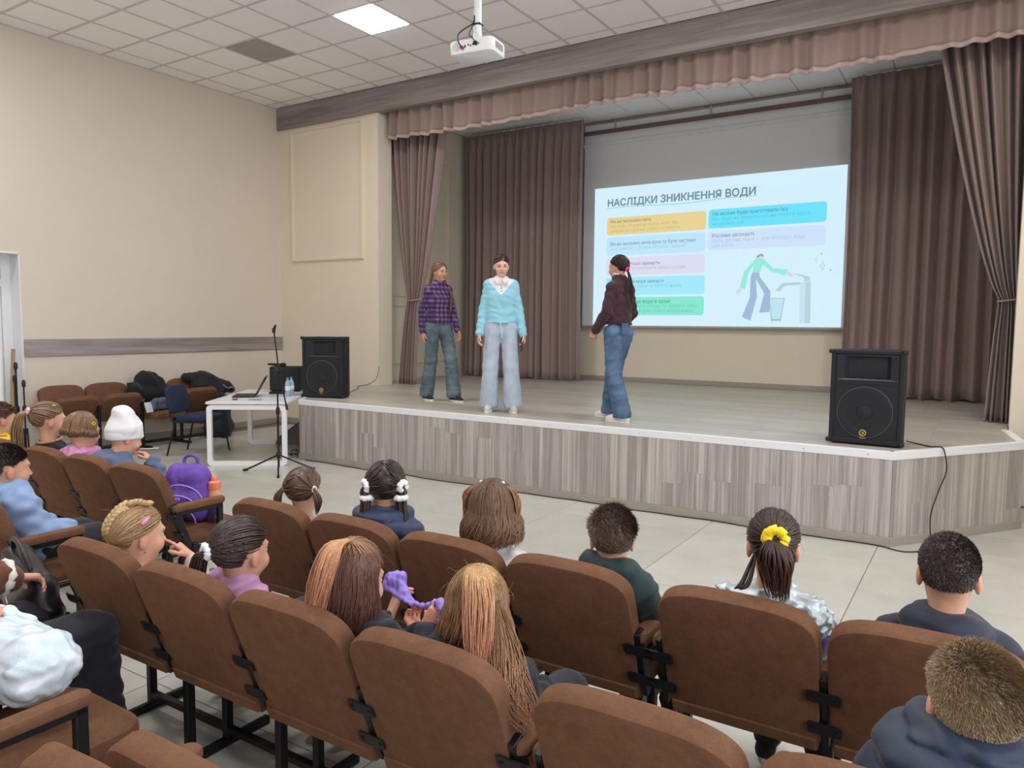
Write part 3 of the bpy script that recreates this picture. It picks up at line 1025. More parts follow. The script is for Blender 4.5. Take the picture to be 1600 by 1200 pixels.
def loudspeaker(loc, rz, label, handle):
    t = empty('loudspeaker', loc, rz, label, 'loudspeaker', 'stage loudspeakers')
    W_, H_, D_ = 0.25, 0.715, 0.38        # half width, height, depth; front faces local -y
    b = MB()
    back = [(-W_, 0.05), (W_, 0.05), (W_, 0.16), (W_ - 0.07, D_), (-W_ + 0.07, D_), (-W_, 0.16)]
    b.prism(back, 0.012, H_)
    r_ = 0.022
    b.box((-W_, 0, 0.012), (-W_ + 0.032, 0.06, H_), 0.008).box((W_ - 0.032, 0, 0.012), (W_, 0.06, H_), 0.008)
    b.box((-W_, 0, H_ - 0.032), (W_, 0.06, H_), 0.008).box((-W_, 0, 0.012), (W_, 0.06, 0.05), 0.008)
    b.box((-W_ + 0.03, 0.012, 0.455), (W_ - 0.03, 0.06, 0.485), 0.004)
    b.box((-W_ + 0.03, 0.012, 0.048), (W_ - 0.03, 0.056, 0.458), 0.003)
    b.build('cabinet', M_cab, t)
    hn = MB()
    o0 = [(-0.215, 0.015, 0.487), (0.215, 0.015, 0.487), (0.215, 0.015, 0.68), (-0.215, 0.015, 0.68)]
    o1 = [(-0.16, 0.02, 0.50), (0.16, 0.02, 0.50), (0.16, 0.02, 0.668), (-0.16, 0.02, 0.668)]
    o2 = [(-0.035, 0.16, 0.535), (0.035, 0.16, 0.535), (0.035, 0.16, 0.635), (-0.035, 0.16, 0.635)]
    V = o0 + o1 + o2
    F = []
    for k in range(2):
        for i in range(4):
            a = k * 4 + i; c_ = k * 4 + (i + 1) % 4
            F.append((a, c_, c_ + 4, a + 4))
    F.append((8, 9, 10, 11))
    hn.add(V, F).build('horn', M_horn, t)
    cx, cz = -0.005, 0.25
    MB().lathe([(0.19, 0.0), (0.19, 0.006), (0.17, 0.009), (0.10, -0.006), (0.055, -0.012), (0.05, 0.006), (0.001, 0.012)], (cx, 0.012, cz), 48, rot_to((0, -1, 0)), False).build('woofer', M_grille, t, True)
    ring = [(cx + 0.19 * math.cos(a), 0.008, cz + 0.19 * math.sin(a)) for a in [2 * PI * k / 60 for k in range(61)]]
    MB().tube(ring, 0.0028, 6, False).build('trim_ring', M_ringm, t, 'all')
    bd = MB()
    bc = Vector((cx - 0.005, -0.001, 0.095))
    bd.tube([bc + Vector((0.023 * math.cos(a), 0, 0.023 * math.sin(a))) for a in [2 * PI * k / 28 for k in range(29)]], 0.0026, 6, False)
    for k in range(3):
        a = PI / 2 + k * 2 * PI / 3
        for off in (-0.0035, 0.0035):
            n_ = Vector((-math.sin(a), 0, math.cos(a))) * off
            bd.tube([bc + n_, bc + n_ + Vector((0.019 * math.cos(a), 0, 0.019 * math.sin(a)))], 0.0016, 5)
        bd.tube([bc, bc - Vector((0.02 * math.cos(a), 0, 0.02 * math.sin(a)))], 0.0016, 5)
    bg = bd.build('badge', M_gold, t)
    MB().lathe([(0.032, 0), (0.032, 0.006)], (bc.x, 0.012, bc.z), 24, rot_to((0, -1, 0))).build('badge_disc', M_horn, t)
    text_mesh('badge_text', 'YAMAHA', 0.015, M_gold, t, (bc.x, 0.0, bc.z - 0.043), (PI / 2, 0, 0), 0.0004, 'CENTER', 0.044)
    hd_ = MB()
    for sx in (-1, 1):
        hd_.box((sx * W_ - 0.004, 0.09, 0.36), (sx * W_ + 0.004, 0.15, 0.60), 0.003)
    hd_.build('side_handle', M_horn, t)
    ft = MB()
    for fx in (-0.2, 0.2):
        for fy in (0.04, 0.3):
            ft.lathe([(0.018, 0), (0.022, 0.013)], (fx * (1 if fy < 0.2 else 0.8), fy, 0), 10)
    ft.build('rubber_feet', M_black, t)
    cb = MB()
    for sx in (-1, 1):
        for z in (0.0, H_ - 0.04):
            cb.box((sx * W_ - 0.02, -0.003, 0.01 + z), (sx * W_ + 0.02, 0.04, 0.045 + z), 0.008)
    cb.build('corner_protector', M_black, t)
    return t


loudspeaker((-0.73, 6.09, SH), math.radians(-2), 'black loudspeaker standing on the right front corner of the stage', 1)
loudspeaker((-6.53, 6.17, SH), math.radians(21), 'black loudspeaker standing on the left end of the stage', 1)

M_cable = plain('black_cable', srgb(22, 22, 24), 0.5)
cpts = [(-0.47, 6.40, SH + 0.02), (-0.40, 6.40, SH + 0.006), (-0.30, 6.30, SH + 0.006), (-0.23, 6.27, SH + 0.012), (-0.205, 6.245, SH - 0.03), (-0.19, 6.25, 0.52), (-0.23, 6.22, 0.38), (-0.27, 6.16, 0.2), (-0.26, 6.13, 0.03), (-0.24, 6.05, 0.006)]
tag(MB().tube(bez(cpts, 60), 0.0045, 6).build('speaker_cable', M_cable, None, 'all'), 'black cable running from the right loudspeaker down the stage corner', 'cable')
rc = random.Random(5)
c2 = [(-6.45 + k * 0.155, 5.83 + 0.012 * math.sin(k * 0.9) + rc.uniform(-0.008, 0.008), 0.005) for k in range(39)] + [(-0.4, 5.78, 0.005), (-0.24, 5.93, 0.005)]
tag(MB().tube(bez(c2, 160), 0.0045, 6).build('floor_cable', M_cable, None, 'all'), 'thin black cable lying along the foot of the stage', 'cable')
c3 = [(-7.2, 7.88, 0.75 + 0.2), (-7.21, 7.86, 0.83), (-7.24, 7.84, 0.76), (-7.3, 7.75, 0.70), (-7.33, 7.6, SH + 0.006), (-7.1, 7.35, SH + 0.006), (-6.7, 6.75, SH + 0.006), (-6.62, 6.6, SH + 0.02)]
tag(MB().tube(bez(c3, 40), 0.004, 6).build('wall_cable', M_cable, None, 'all'), 'thin black cable hanging at the cream pier behind the left loudspeaker', 'cable')

# ------------------------------------------------------------------ projector on its ceiling pole
pj = empty('projector', (-3.51, 5.0, 3.72), math.radians(8), 'white projector hanging from the ceiling on a white pole', 'projector')
pb = MB()
ol_ = rrect(-0.19, -0.13, 0.19, 0.13, 0.045, 6)
for (z, s) in ((0, 0),):
    pass
cush = cushion(ol_, -0.055, 0.055, 0.016, Matrix(((1, 0, 0), (0, 0, 1), (0, 1, 0))), Vector((0, 0, 0)), 0.002)
cush.build('projector_body', M_white, pj, True)
MB().tube([(0, 0.0, 0.11), (0, 0, 1.066)], 0.03, 16).build('ceiling_pole', M_white, pj, True)
MB().lathe([(0.09, 1.055), (0.09, 1.068)], (0, 0, 0), 24).build('ceiling_flange', M_white, pj, True)
MB().box((-0.05, -0.05, 0.05), (0.05, 0.05, 0.075), 0.006).box((-0.028, -0.028, 0.07), (0.028, 0.028, 0.14), 0.008).build('mount', M_white, pj)
MB().lathe([(0.045, 0), (0.045, 0.012), (0.034, 0.014), (0.03, 0.004)], (-0.1, 0.128, 0.0), 20, rot_to((0, 1, 0))).build('lens', plain('lens_glass', srgb(70, 76, 84), 0.1), pj, True)
MB().lathe([(0.032, 0), (0.032, 0.003)], (-0.12, -0.131, 0.0), 20, rot_to((0, -1, 0))).build('fan_vent', plain('vent_grey', srgb(196, 200, 206), 0.5), pj)
vm = MB()
for k in range(7):
    vm.box((0.189, -0.07 + k * 0.02, -0.02), (0.1925, -0.06 + k * 0.02, 0.03))
vm.build('side_vent', plain('vent_dark', srgb(120, 122, 130), 0.6), pj)
pt = MB()
for k, (x, w_) in enumerate(((-0.05, 0.012), (-0.02, 0.008), (0.0, 0.008), (0.02, 0.014), (0.05, 0.008), (0.07, 0.006))):
    pt.box((x, -0.133, -0.012 + 0.008 * (k % 2)), (x + w_, -0.129, 0.006 + 0.006 * (k % 2)))
pt.build('ports', M_black, pj)
MB().lathe([(0.014, 0), (0.014, 0.02)], (-0.065, -0.13, -0.014), 12, rot_to((0, -1, 0))).build('red_plug', plain('plug_red', srgb(170, 50, 70), 0.5), pj, True)
cbm = MB().tube(bez([(-0.065, -0.15, -0.014), (-0.085, -0.17, 0.03), (-0.10, -0.14, 0.09), (-0.07, -0.1, 0.14), (-0.02, -0.04, 0.2), (-0.015, -0.033, 0.26)], 24), 0.005, 6)
cbm.tube(bez([(0.05, -0.145, 0.01), (0.045, -0.17, 0.03), (-0.01, -0.13, 0.08), (-0.03, -0.05, 0.16), (-0.015, -0.035, 0.23)], 20), 0.004, 6)
cbm.box((0.035, -0.15, -0.005), (0.065, -0.13, 0.02), 0.003)
cbm.build('cable', M_cable, pj, 'all')
MB().box((-0.034, -0.034, 0.19), (0.034, 0.034, 0.205), 0.004).build('cable_tie', M_black, pj)

# ------------------------------------------------------------------ white table with its equipment
TA = math.atan2(0.50, 0.70)
tb = empty('desk', (-6.71, 5.24, 0), TA, 'white desk with loop legs in front of the left loudspeaker', 'table')
TW, TL, TZ = 0.86, 1.56, 0.70         # local x: front edge, local y: length
MB().box((-TW / 2, -0.0, TZ - 0.028), (TW / 2, TL, TZ), 0.004).build('table_top', plain('desk_top_white', srgb(226, 228, 232), 0.3, var=0.02), tb)
M_wmet = plain('white_painted_steel', srgb(236, 238, 242), 0.35, var=0.02)
for y0, nm in ((0.015, 0), (TL - 0.06, 1)):
    fr = MB()
    o_ = rrect(-TW / 2 + 0.005, 0.0, TW / 2 - 0.005, TZ - 0.035, 0.045, 6)
    i_ = rrect(-TW / 2 + 0.055, 0.05, TW / 2 - 0.055, TZ - 0.085, 0.02, 6)
    n_ = len(o_)
    V = [(x, y0, z) for x, z in o_] + [(x, y0, z) for x, z in i_] + [(x, y0 + 0.045, z) for x, z in o_] + [(x, y0 + 0.045, z) for x, z in i_]
    F = []
    for k in range(n_):
        a, b = k, (k + 1) % n_
        F += [(a, b, n_ + b, n_ + a), (2 * n_ + b, 2 * n_ + a, 3 * n_ + a, 3 * n_ + b), (b, a, 2 * n_ + a, 2 * n_ + b), (n_ + a, n_ + b, 3 * n_ + b, 3 * n_ + a)]
    fr.add(V, F).build('loop_leg', M_wmet, tb)
MB().box((-0.3, 0.05, TZ - 0.075), (-0.26, TL - 0.05, TZ - 0.03), 0.004).box((0.26, 0.05, TZ - 0.075), (0.30, TL - 0.05, TZ - 0.03), 0.004).build('under_rail', M_wmet, tb)


def onT(x, y, z=0.0):
    c_, s_ = math.cos(TA), math.sin(TA)
    return (-6.71 + x * c_ - y * s_, 5.24 + x * s_ + y * c_, TZ + z)


lp = empty('laptop', onT(-0.08, 0.66), TA + math.radians(-80), 'open black laptop on the white desk', 'laptop')
MB().box((-0.18, -0.24, 0.0), (0.18, 0.0, 0.018), 0.005).build('laptop_base', M_black, lp)
MB().box((-0.15, -0.2, 0.018), (0.15, -0.06, 0.020), 0.001).build('keyboard', plain('keyboard_grey', srgb(50, 50, 56), 0.6, var=0.4, scale=150), lp)
Ml = Matrix.Translation((0, 0.0, 0.012)) @ Matrix.Rotation(math.radians(-28), 4, 'X')
MB().box((-0.18, 0.0, 0.0), (0.18, 0.010, 0.25), 0.004, Ml).build('laptop_lid', M_black, lp)
M_pet = plain('bottle_plastic_blue', srgb(196, 216, 236), 0.1, var=0.1, scale=30)
M_pet.node_tree.nodes['Principled BSDF'].inputs['Transmission Weight'].default_value = 0.55
for k, (bx, by) in enumerate(((0.30, 0.62), (0.31, 0.75))):
    t = empty('water_bottle', onT(bx, by), 0, ['clear blue water bottle on the desk beside the stage, nearer one', 'clear blue water bottle on the desk, the one behind'][k], 'bottle', 'water bottles on the desk')
    MB().lathe([(0.030, 0), (0.033, 0.006), (0.033, 0.05), (0.030, 0.06), (0.033, 0.07), (0.033, 0.14), (0.028, 0.165), (0.013, 0.195), (0.013, 0.205)], (0, 0, 0), 18).build('bottle_body', M_pet, t, True)
    MB().lathe([(0.0335, 0.075), (0.0335, 0.125)], (0, 0, 0), 18, None, False).build('bottle_label', plain('bottle_label_pale', srgb(214, 228, 240), 0.4, var=0.3, scale=50), t, True)
    MB().lathe([(0.015, 0.203), (0.015, 0.222)], (0, 0, 0), 14).build('bottle_cap', plain('cap_blue', srgb(70, 120, 190), 0.4), t, True)
am = empty('amplifier', onT(0.10, 1.36), TA, 'small black amplifier box at the far end of the desk', 'amplifier')
MB().box((-0.17, -0.13, 0.012), (0.2, 0.13, 0.31), 0.012).build('amplifier_case', M_cab, am)
MB().box((-0.15, -0.133, 0.03), (0.18, -0.129, 0.29), 0.003).build('amplifier_grille', M_grille, am)
MB().box((-0.15, -0.1, 0.0), (-0.12, 0.1, 0.013)).box((0.15, -0.1, 0.0), (0.18, 0.1, 0.013)).build('amplifier_feet', M_black, am)
mc = empty('microphone', onT(0.02, 1.30, 0.335), TA - 0.5, 'black microphone lying on the amplifier box', 'microphone')
MB().tube([(-0.16, 0, 0), (-0.10, 0, 0.0), (0.06, 0, 0.0)], [0.013, 0.016, 0.019], 12).build('microphone_handle', M_black, mc, True)
MB().lathe([(0.019, 0), (0.026, 0.012), (0.026, 0.04), (0.018, 0.058), (0.002, 0.062)], (0.06, 0, 0.0), 14, rot_to((1, 0, 0))).build('microphone_head', M_grille, mc, True)
MB().lathe([(0.0195, 0), (0.0195, 0.012)], (0.03, 0, 0), 12, rot_to((1, 0, 0))).build('microphone_band', plain('mic_band_red', srgb(150, 60, 44), 0.5), mc, True)
it = empty('webcam', onT(0.12, 0.95), TA, 'dark gadget lying behind the laptop on the desk', 'gadget')
MB().box((-0.12, -0.03, 0.0), (0.1, 0.03, 0.03), 0.01).build('gadget_body', M_black, it)
MB().tube([(0.1, 0, 0.012), (0.17, 0.02, 0.012)], 0.01, 8).build('gadget_arm', M_black, it, True)
tag(MB().box((-0.03, -0.018, 0.0), (0.03, 0.018, 0.012), 0.004).build('phone_charger', plain('navy_plastic', srgb(30, 36, 66), 0.5), None, False, onT(-0.18, 0.22), (0, 0, TA + 0.3)), 'small dark blue block lying on the white desk near its front edge', 'charger')
pg = MB().tube(bez([(-0.07, 0, 0.004), (-0.03, 0.02, 0.004), (0.0, -0.01, 0.005), (0.04, 0.015, 0.004), (0.08, 0.0, 0.004)], 20), 0.004, 6)
tag(pg.build('pen_cord', plain('brown_cord', srgb(130, 84, 66), 0.6), None, 'all', onT(0.04, 0.21), (0, 0, TA)), 'thin brown cord lying on the white desk', 'cord')
for k, (px_, py_, rr_) in enumerate(((0.22, 0.33, 0.4), (0.30, 0.42, -0.2))):
    tag(MB().box((-0.075, -0.05, 0.0), (0.075, 0.05, 0.0015)).build('paper_sheet', plain('paper_%d' % k, srgb(214, 214, 224) if k else srgb(202, 206, 214), 0.8), None, False, onT(px_, py_, 0.0005 + 0.0018 * k), (0, 0, rr_)), ['pale note paper on the desk left of the other sheet', 'pale note paper on the desk by the water bottles'][k], 'paper')
# stage monitor wedge on the floor behind the desk
wm = empty('floor_monitor', (-7.55, 6.72, 0), TA, 'grey wedge-shaped floor monitor under the far end of the desk', 'monitor')
Mw = Matrix(((1, 0, 0, 0), (0, 0, 1, 0), (0, 1, 0, 0), (0, 0, 0, 1)))
MB().prism([(-0.26, 0.0), (0.24, 0.0), (0.24, 0.30), (0.10, 0.32), (-0.22, 0.08)], -0.2, 0.2, Mw).build('wedge_case', plain('monitor_grey', srgb(128, 124, 120), 0.8, var=0.15, scale=150), wm)
MB().box((-0.2, -0.15, 0.0), (0.16, 0.15, 0.006), 0.002, Matrix.Translation((-0.05, 0, 0.212)) @ Matrix.Rotation(math.radians(-37), 4, 'Y')).build('wedge_grille', plain('monitor_grille', srgb(104, 101, 98), 0.7, var=0.3, scale=300), wm)
for k in range(3):
    rq = random.Random(20 + k)
    P = [(-6.75 + rq.uniform(-0.1, 0.12), 5.95 + rq.uniform(-0.1, 0.25), 0.012 + 0.012 * k + 0.06 * rq.random() * (q % 2)) for q in range(9)]
    tag(MB().tube(bez(P, 60), 0.005, 6).build('loose_cable', M_cable, None, 'all'), ['loose black cable coiled on the floor beside the stage, lowest loop', 'loose black cable coiled on the floor beside the stage, middle loop', 'loose black cable coiled on the floor beside the stage, top loop'][k], 'cable', 'loose cables under the desk')

# ------------------------------------------------------------------ microphone stand
ms = empty('microphone_stand', (-6.2, 5.24, 0), 0, 'black microphone stand with boom in front of the white desk', 'microphone stand')
for k, a in enumerate((-2.55, -0.72, 0.85)):
    lg = MB().tube([(0.015 * math.cos(a), 0.015 * math.sin(a), 0.17), (0.34 * math.cos(a), 0.34 * math.sin(a), 0.016)], 0.009, 8)
    o_ = lg.build('leg', M_bmetal, ms, True)
    MB().tube([(0.32 * math.cos(a), 0.32 * math.sin(a), 0.022), (0.37 * math.cos(a), 0.37 * math.sin(a), 0.012)], 0.014, 8).build('rubber_foot', M_black, o_, True)
MB().tube([(0, 0, 0.04), (0, 0, 0.62)], 0.011, 10).tube([(0, 0, 0.6), (0, 0, 1.03)], 0.0085, 10).build('pole', M_bmetal, ms, True)
MB().lathe([(0.02, 0.14), (0.024, 0.16), (0.024, 0.19), (0.016, 0.21)], (0, 0, 0), 14).build('clutch', M_black, ms, True)
MB().lathe([(0.016, 0.6), (0.02, 0.61), (0.02, 0.66), (0.014, 0.68)], (0, 0, 0), 14).build('clutch', M_black, ms, True)
MB().box((-0.02, -0.022, 1.01), (0.02, 0.022, 1.09), 0.008).tube([(-0.05, 0, 1.06), (0.05, 0, 1.06)], 0.014, 10).build('boom_joint', M_black, ms, True)
MB().tube([(0.13, 0.0, 0.70), (0.0, 0.02, 1.07), (-0.075, 0.03, 1.46)], 0.0075, 8).build('boom_arm', M_bmetal, ms, True)
MB().tube([(0.145, -0.002, 0.66), (0.128, 0.0, 0.72)], 0.013, 10).build('counterweight', M_black, ms, True)
MB().box((-0.095, 0.015, 1.45), (-0.06, 0.045, 1.50), 0.008).tube([(-0.075, 0.03, 1.49), (-0.05, 0.03, 1.53)], [0.015, 0.012], 8).build('microphone_clip', M_black, ms, True)

# ------------------------------------------------------------------ blue office chairs
M_bluef = plain('office_fabric_navy', srgb(32, 42, 72), 0.9, var=0.15, scale=150, bmp=0.3, bscale=300)


def office_chair(loc, rz, label):
    t = empty('office_chair', loc, rz, label, 'chair', 'blue office chairs')
    so2 = rrect(-0.225, -0.21, 0.225, 0.21, 0.08, 6)
    cushion(so2, 0.0, 0.06, 0.018, Matrix(((1, 0, 0), (0, 0, 1), (0, 1, 0))), Vector((0, 0.02, 0.405)), 0.01).build('seat', M_bluef, t, True)
    a = math.radians(10)
    Mb = Matrix(((1, 0, 0), (0, math.cos(a), -math.sin(a)), (0, math.sin(a), math.cos(a))))
    bo = rrect(-0.22, 0.0, 0.22, 0.33, 0.09, 6)
    cushion(bo, 0.0, 0.05, 0.014, Mb, Vector((0, -0.25, 0.48)), 0.008).build('backrest', M_bluef, t, True)
    for s in (-1, 1):
        MB().tube([(s * 0.215, 0.20, 0.40), (s * 0.235, 0.26, 0.0)], 0.011, 8).build('leg', M_bmetal, t, True)
        MB().tube([(s * 0.215, -0.17, 0.40), (s * 0.235, -0.27, 0.0)], 0.011, 8).build('leg', M_bmetal, t, True)
        MB().tube(bez([(s * 0.20, -0.14, 0.40), (s * 0.19, -0.23, 0.42), (s * 0.18, -0.255, 0.55)], 10), 0.010, 8).build('back_support', M_bmetal, t, True)
    MB().box((-0.22, -0.18, 0.385), (0.22, 0.2, 0.405), 0.006).build('seat_frame', M_bmetal, t)
    return t


office_chair((-7.84, 5.45, 0), math.atan2(-0.88, 0.47), 'navy blue office chair with black legs left of the white desk')
office_chair((0.88, 7.35, 0), math.radians(200), 'navy blue office chair beyond the right end of the stage')

# ------------------------------------------------------------------ things leaning in the doorway
t = empty('paper_roll', (-9.22, 3.9, 0), 0, 'tall white roll leaning in the doorway', 'roll')
MB().tube([(0.06, 0.0, 0.0), (-0.06, 0.07, 1.24)], 0.045, 18).build('roll_body', M_white, t, True)
t = empty('timber_batten', (-9.16, 4.0, 0), 0, 'light wooden batten leaning in the doorway', 'batten')
MB().box((-0.02, -0.015, 0.0), (0.02, 0.015, 1.24), 0.003, Matrix.Rotation(math.radians(-3), 4, 'X')).build('batten_body', laminate('pine_wood', srgb(176, 142, 104), srgb(206, 174, 132), 2), t)
for k, (sx, sy, hh) in enumerate(((-9.13, 4.07, 1.06), (-9.10, 4.13, 0.86), (-9.08, 4.03, 0.92))):
    t = empty('folded_stand', (sx, sy, 0), k * 0.8, ['folded black stand in the doorway, the tallest one', 'folded black stand in the doorway, the shortest with a knob on top', 'folded black stand in the doorway beside the wooden batten'][k], 'stand', 'folded black stands')
    MB().tube([(0, 0, 0.06), (0, 0, hh)], 0.009, 8).build('pole', M_bmetal, t, True)
    for q in range(3):
        a = q * 2.1
        MB().tube([(0.02 * math.cos(a), 0.02 * math.sin(a), 0.3), (0.03 * math.cos(a), 0.03 * math.sin(a), 0.0)], 0.010, 8).build('leg', M_bmetal, t, True)
    for pf in ([(0.017, hh - 0.05), (0.02, hh - 0.03), (0.02, hh), (0.012, hh + 0.03)], [(0.016, 0.5), (0.022, 0.52), (0.022, 0.58), (0.016, 0.6)], [(0.02, 0.28), (0.028, 0.3), (0.028, 0.34)]):
        MB().lathe(pf, (0, 0, 0), 10).build('clutch', M_black, t, True)

# ================================================================== PEOPLE


class SDF:
    """list of rounded shapes blended into one continuous surface"""

    def __init__(s):
        s.p = []

    def cone(s, a, b, ra, rb, k=0.02, sy=1.0, neg=False, mir=None):
        s.p.append(('c', np.array(a, float), np.array(b, float), ra, rb, k, sy, neg)); return s

    def hem(s, z):
        s.p.append(('h', z, True)); return s

    def ell(s, c, r, k=0.02, R=None, neg=False):
        s.p.append(('e', np.array(c, float), np.array(r, float), k, None if R is None else np.array(R, float), neg)); return s

    def bounds(s, inf):
        lo = np.full(3, 9e9); hi = -lo
        for p in s.p:
            if p[-1]:
                continue
            if p[0] == 'c':
                m = max(p[3], p[4]) + inf
                lo = np.minimum(lo, np.minimum(p[1], p[2]) - m); hi = np.maximum(hi, np.maximum(p[1], p[2]) + m)
            else:
                m = (max(p[2]) if p[4] is not None else p[2]) + inf
                lo = np.minimum(lo, p[1] - m); hi = np.maximum(hi, p[1] + m)
        return lo, hi

    def mesh(s, h, inf=0.0, post=None):
        lo, hi = s.bounds(inf)
        lo = lo - 3.3 * h; n = np.ceil((hi - lo) / h).astype(int) + 5
        ax = [lo[i] + h * np.arange(n[i]) for i in range(3)]
        D = np.full(n, 0.06, np.float32)
        for p in s.p:
            if p[0] == 'h':
                D = np.maximum(D, (p[1] - ax[2])[None, None, :].astype(np.float32)); continue
            k = p[5] if p[0] == 'c' else p[3]
            mg = inf + k + 4 * h
            if p[0] == 'c':
                m = max(p[3], p[4]) + mg
                a0 = np.minimum(p[1], p[2]) - m; a1 = np.maximum(p[1], p[2]) + m
            else:
                m = (max(p[2]) if p[4] is not None else p[2]) + mg
                a0 = p[1] - m; a1 = p[1] + m
            i0 = np.clip(((a0 - lo) / h).astype(int), 0, n); i1 = np.clip(((a1 - lo) / h).astype(int) + 2, 0, n)
            sl_ = tuple(slice(i0[i], i1[i]) for i in range(3))
            X = ax[0][sl_[0]][:, None, None]; Y = ax[1][sl_[1]][None, :, None]; Z = ax[2][sl_[2]][None, None, :]
            if X.size == 0 or Y.size == 0 or Z.size == 0:
                continue
            if p[0] == 'c':
                _, a, b, ra, rb, k, sy, neg = p
                d = b - a; L2 = max(float(d @ d), 1e-9)
                t = np.clip(((X - a[0]) * d[0] + (Y - a[1]) * d[1] + (Z - a[2]) * d[2]) / L2, 0, 1)
                dist = np.sqrt((X - a[0] - t * d[0]) ** 2 + ((Y - a[1] - t * d[1]) / sy) ** 2 + (Z - a[2] - t * d[2]) ** 2) - (ra + (rb - ra) * t)
                if sy < 1:
                    dist = dist * (0.5 + 0.5 * sy)
            else:
                _, c, r, k, R, neg = p
                x, y, z = X - c[0], Y - c[1], Z - c[2]
                if R is not None:
                    x, y, z = (R[0, 0] * x + R[1, 0] * y + R[2, 0] * z, R[0, 1] * x + R[1, 1] * y + R[2, 1] * z, R[0, 2] * x + R[1, 2] * y + R[2, 2] * z)
                k0 = np.sqrt((x / r[0]) ** 2 + (y / r[1]) ** 2 + (z / r[2]) ** 2)
                k1 = np.sqrt((x / r[0] ** 2) ** 2 + (y / r[1] ** 2) ** 2 + (z / r[2] ** 2) ** 2)
                dist = k0 * (k0 - 1) / np.maximum(k1, 1e-6)
            dist = dist - inf if not neg else dist
            A = D[sl_]
            if neg:
                B_ = -dist
                hh = np.maximum(k - np.abs(A - B_), 0) / k
                D[sl_] = np.maximum(A, B_) + hh * hh * k * 0.25
            else:
                hh = np.maximum(k - np.abs(A - dist), 0) / k
                D[sl_] = np.minimum(A, dist) - hh * hh * k * 0.25
        if post is not None:
            D = post(D, ax[0][:, None, None], ax[1][None, :, None], ax[2][None, None, :])
        return nets(np.asarray(D, np.float32), lo, h)


def nets(D, lo, h):
    S = D < 0
    n = np.array(D.shape) - 1
    cnt = np.zeros(n, np.uint8)
    offs = [(i, j, k) for i in (0, 1) for j in (0, 1) for k in (0, 1)]
    for o in offs:
        cnt += S[o[0]:o[0] + n[0], o[1]:o[1] + n[1], o[2]:o[2] + n[2]]
    mixed = (cnt > 0) & (cnt < 8)
    idx = np.argwhere(mixed)
    vid = np.full(n, -1, np.int32); vid[mixed] = np.arange(len(idx))
    val = np.stack([D[idx[:, 0] + o[0], idx[:, 1] + o[1], idx[:, 2] + o[2]] for o in offs], 1)
    acc = np.zeros((len(idx), 3)); num = np.zeros(len(idx))
    for a in range(8):
        for b in range(a + 1, 8):
            oa, ob = np.array(offs[a]), np.array(offs[b])
            if np.abs(oa - ob).sum() != 1:
                continue
            va, vb = val[:, a], val[:, b]
            m = (va < 0) != (vb < 0)
            t = np.where(m, va / np.where(m, va - vb, 1), 0)
            acc += np.where(m[:, None], oa + t[:, None] * (ob - oa), 0); num += m
    V = lo + h * (idx + acc / num[:, None])
    Q = []
    for a in range(3):
        u, w = (a + 1) % 3, (a + 2) % 3
        s0 = [slice(0, -1)] * 3; s1 = [slice(0, -1)] * 3
        s1[a] = slice(1, None)
        s0[u] = s1[u] = slice(1, -1); s0[w] = s1[w] = slice(1, -1)
        A, B = S[tuple(s0)], S[tuple(s1)]
        for flip, msk in ((False, A & ~B), (True, ~A & B)):
            e = np.argwhere(msk)
            if not len(e):
                continue
            e[:, u] += 1; e[:, w] += 1
            du = np.zeros(3, int); du[u] = 1; dw = np.zeros(3, int); dw[w] = 1
            q = [vid[tuple((e - x).T)] for x in (du + dw, dw, 0 * du, du)]
            q = np.stack(q, 1)
            Q.append(q[:, ::-1] if flip else q)
    return V, np.concatenate(Q) if Q else np.zeros((0, 4), int)


def np_mesh(name, parts, mat, color=None):
    """parts: list of (V, quads); joined into one mesh; color: per-vertex rgb function of the vertex array"""
    off = 0; Vs = []; Fs = []
    for V, F in parts:
        Vs.append(V); Fs.append(F + off); off += len(V)
    V = np.concatenate(Vs); F = np.concatenate(Fs)
    me = bpy.data.meshes.new(name)
    me.vertices.add(len(V)); me.vertices.foreach_set('co', V.astype(np.float32).ravel())
    w = F.shape[1]
    me.loops.add(F.size); me.loops.foreach_set('vertex_index', F.astype(np.int32).ravel())
    me.polygons.add(len(F)); me.polygons.foreach_set('loop_start', np.arange(0, F.size, w, dtype=np.int32))
    me.polygons.foreach_set('use_smooth', np.ones(len(F), bool))
    me.update(calc_edges=True)
    if color is not None:
        c = np.ones((len(V), 4), np.float32); c[:, :3] = color(V)
        at = me.color_attributes.new('Col', 'FLOAT_COLOR', 'POINT')
        at.data.foreach_set('color', c.ravel())
    me.materials.append(mat)
    return me


def wrinkle(seed, X, Y, Z, f, n=4, sz=(1, 1, 1)):
    """soft folds: warped waves in a few directions"""
    r = np.random.RandomState(seed)
    out = 0
    for _ in range(n):
        d = r.randn(3); d /= np.linalg.norm(d); d *= np.array(sz)
        e = r.randn(3); e /= np.linalg.norm(e)
        w = np.sin((X * e[0] + Y * e[1] + Z * e[2]) * f * 0.45 + r.uniform(0, 6))
        out = out + np.sin((X * d[0] + Y * d[1] + Z * d[2]) * f * r.uniform(0.7, 1.4) + 2.2 * w + r.uniform(0, 6))
    return out / (n ** 0.5)


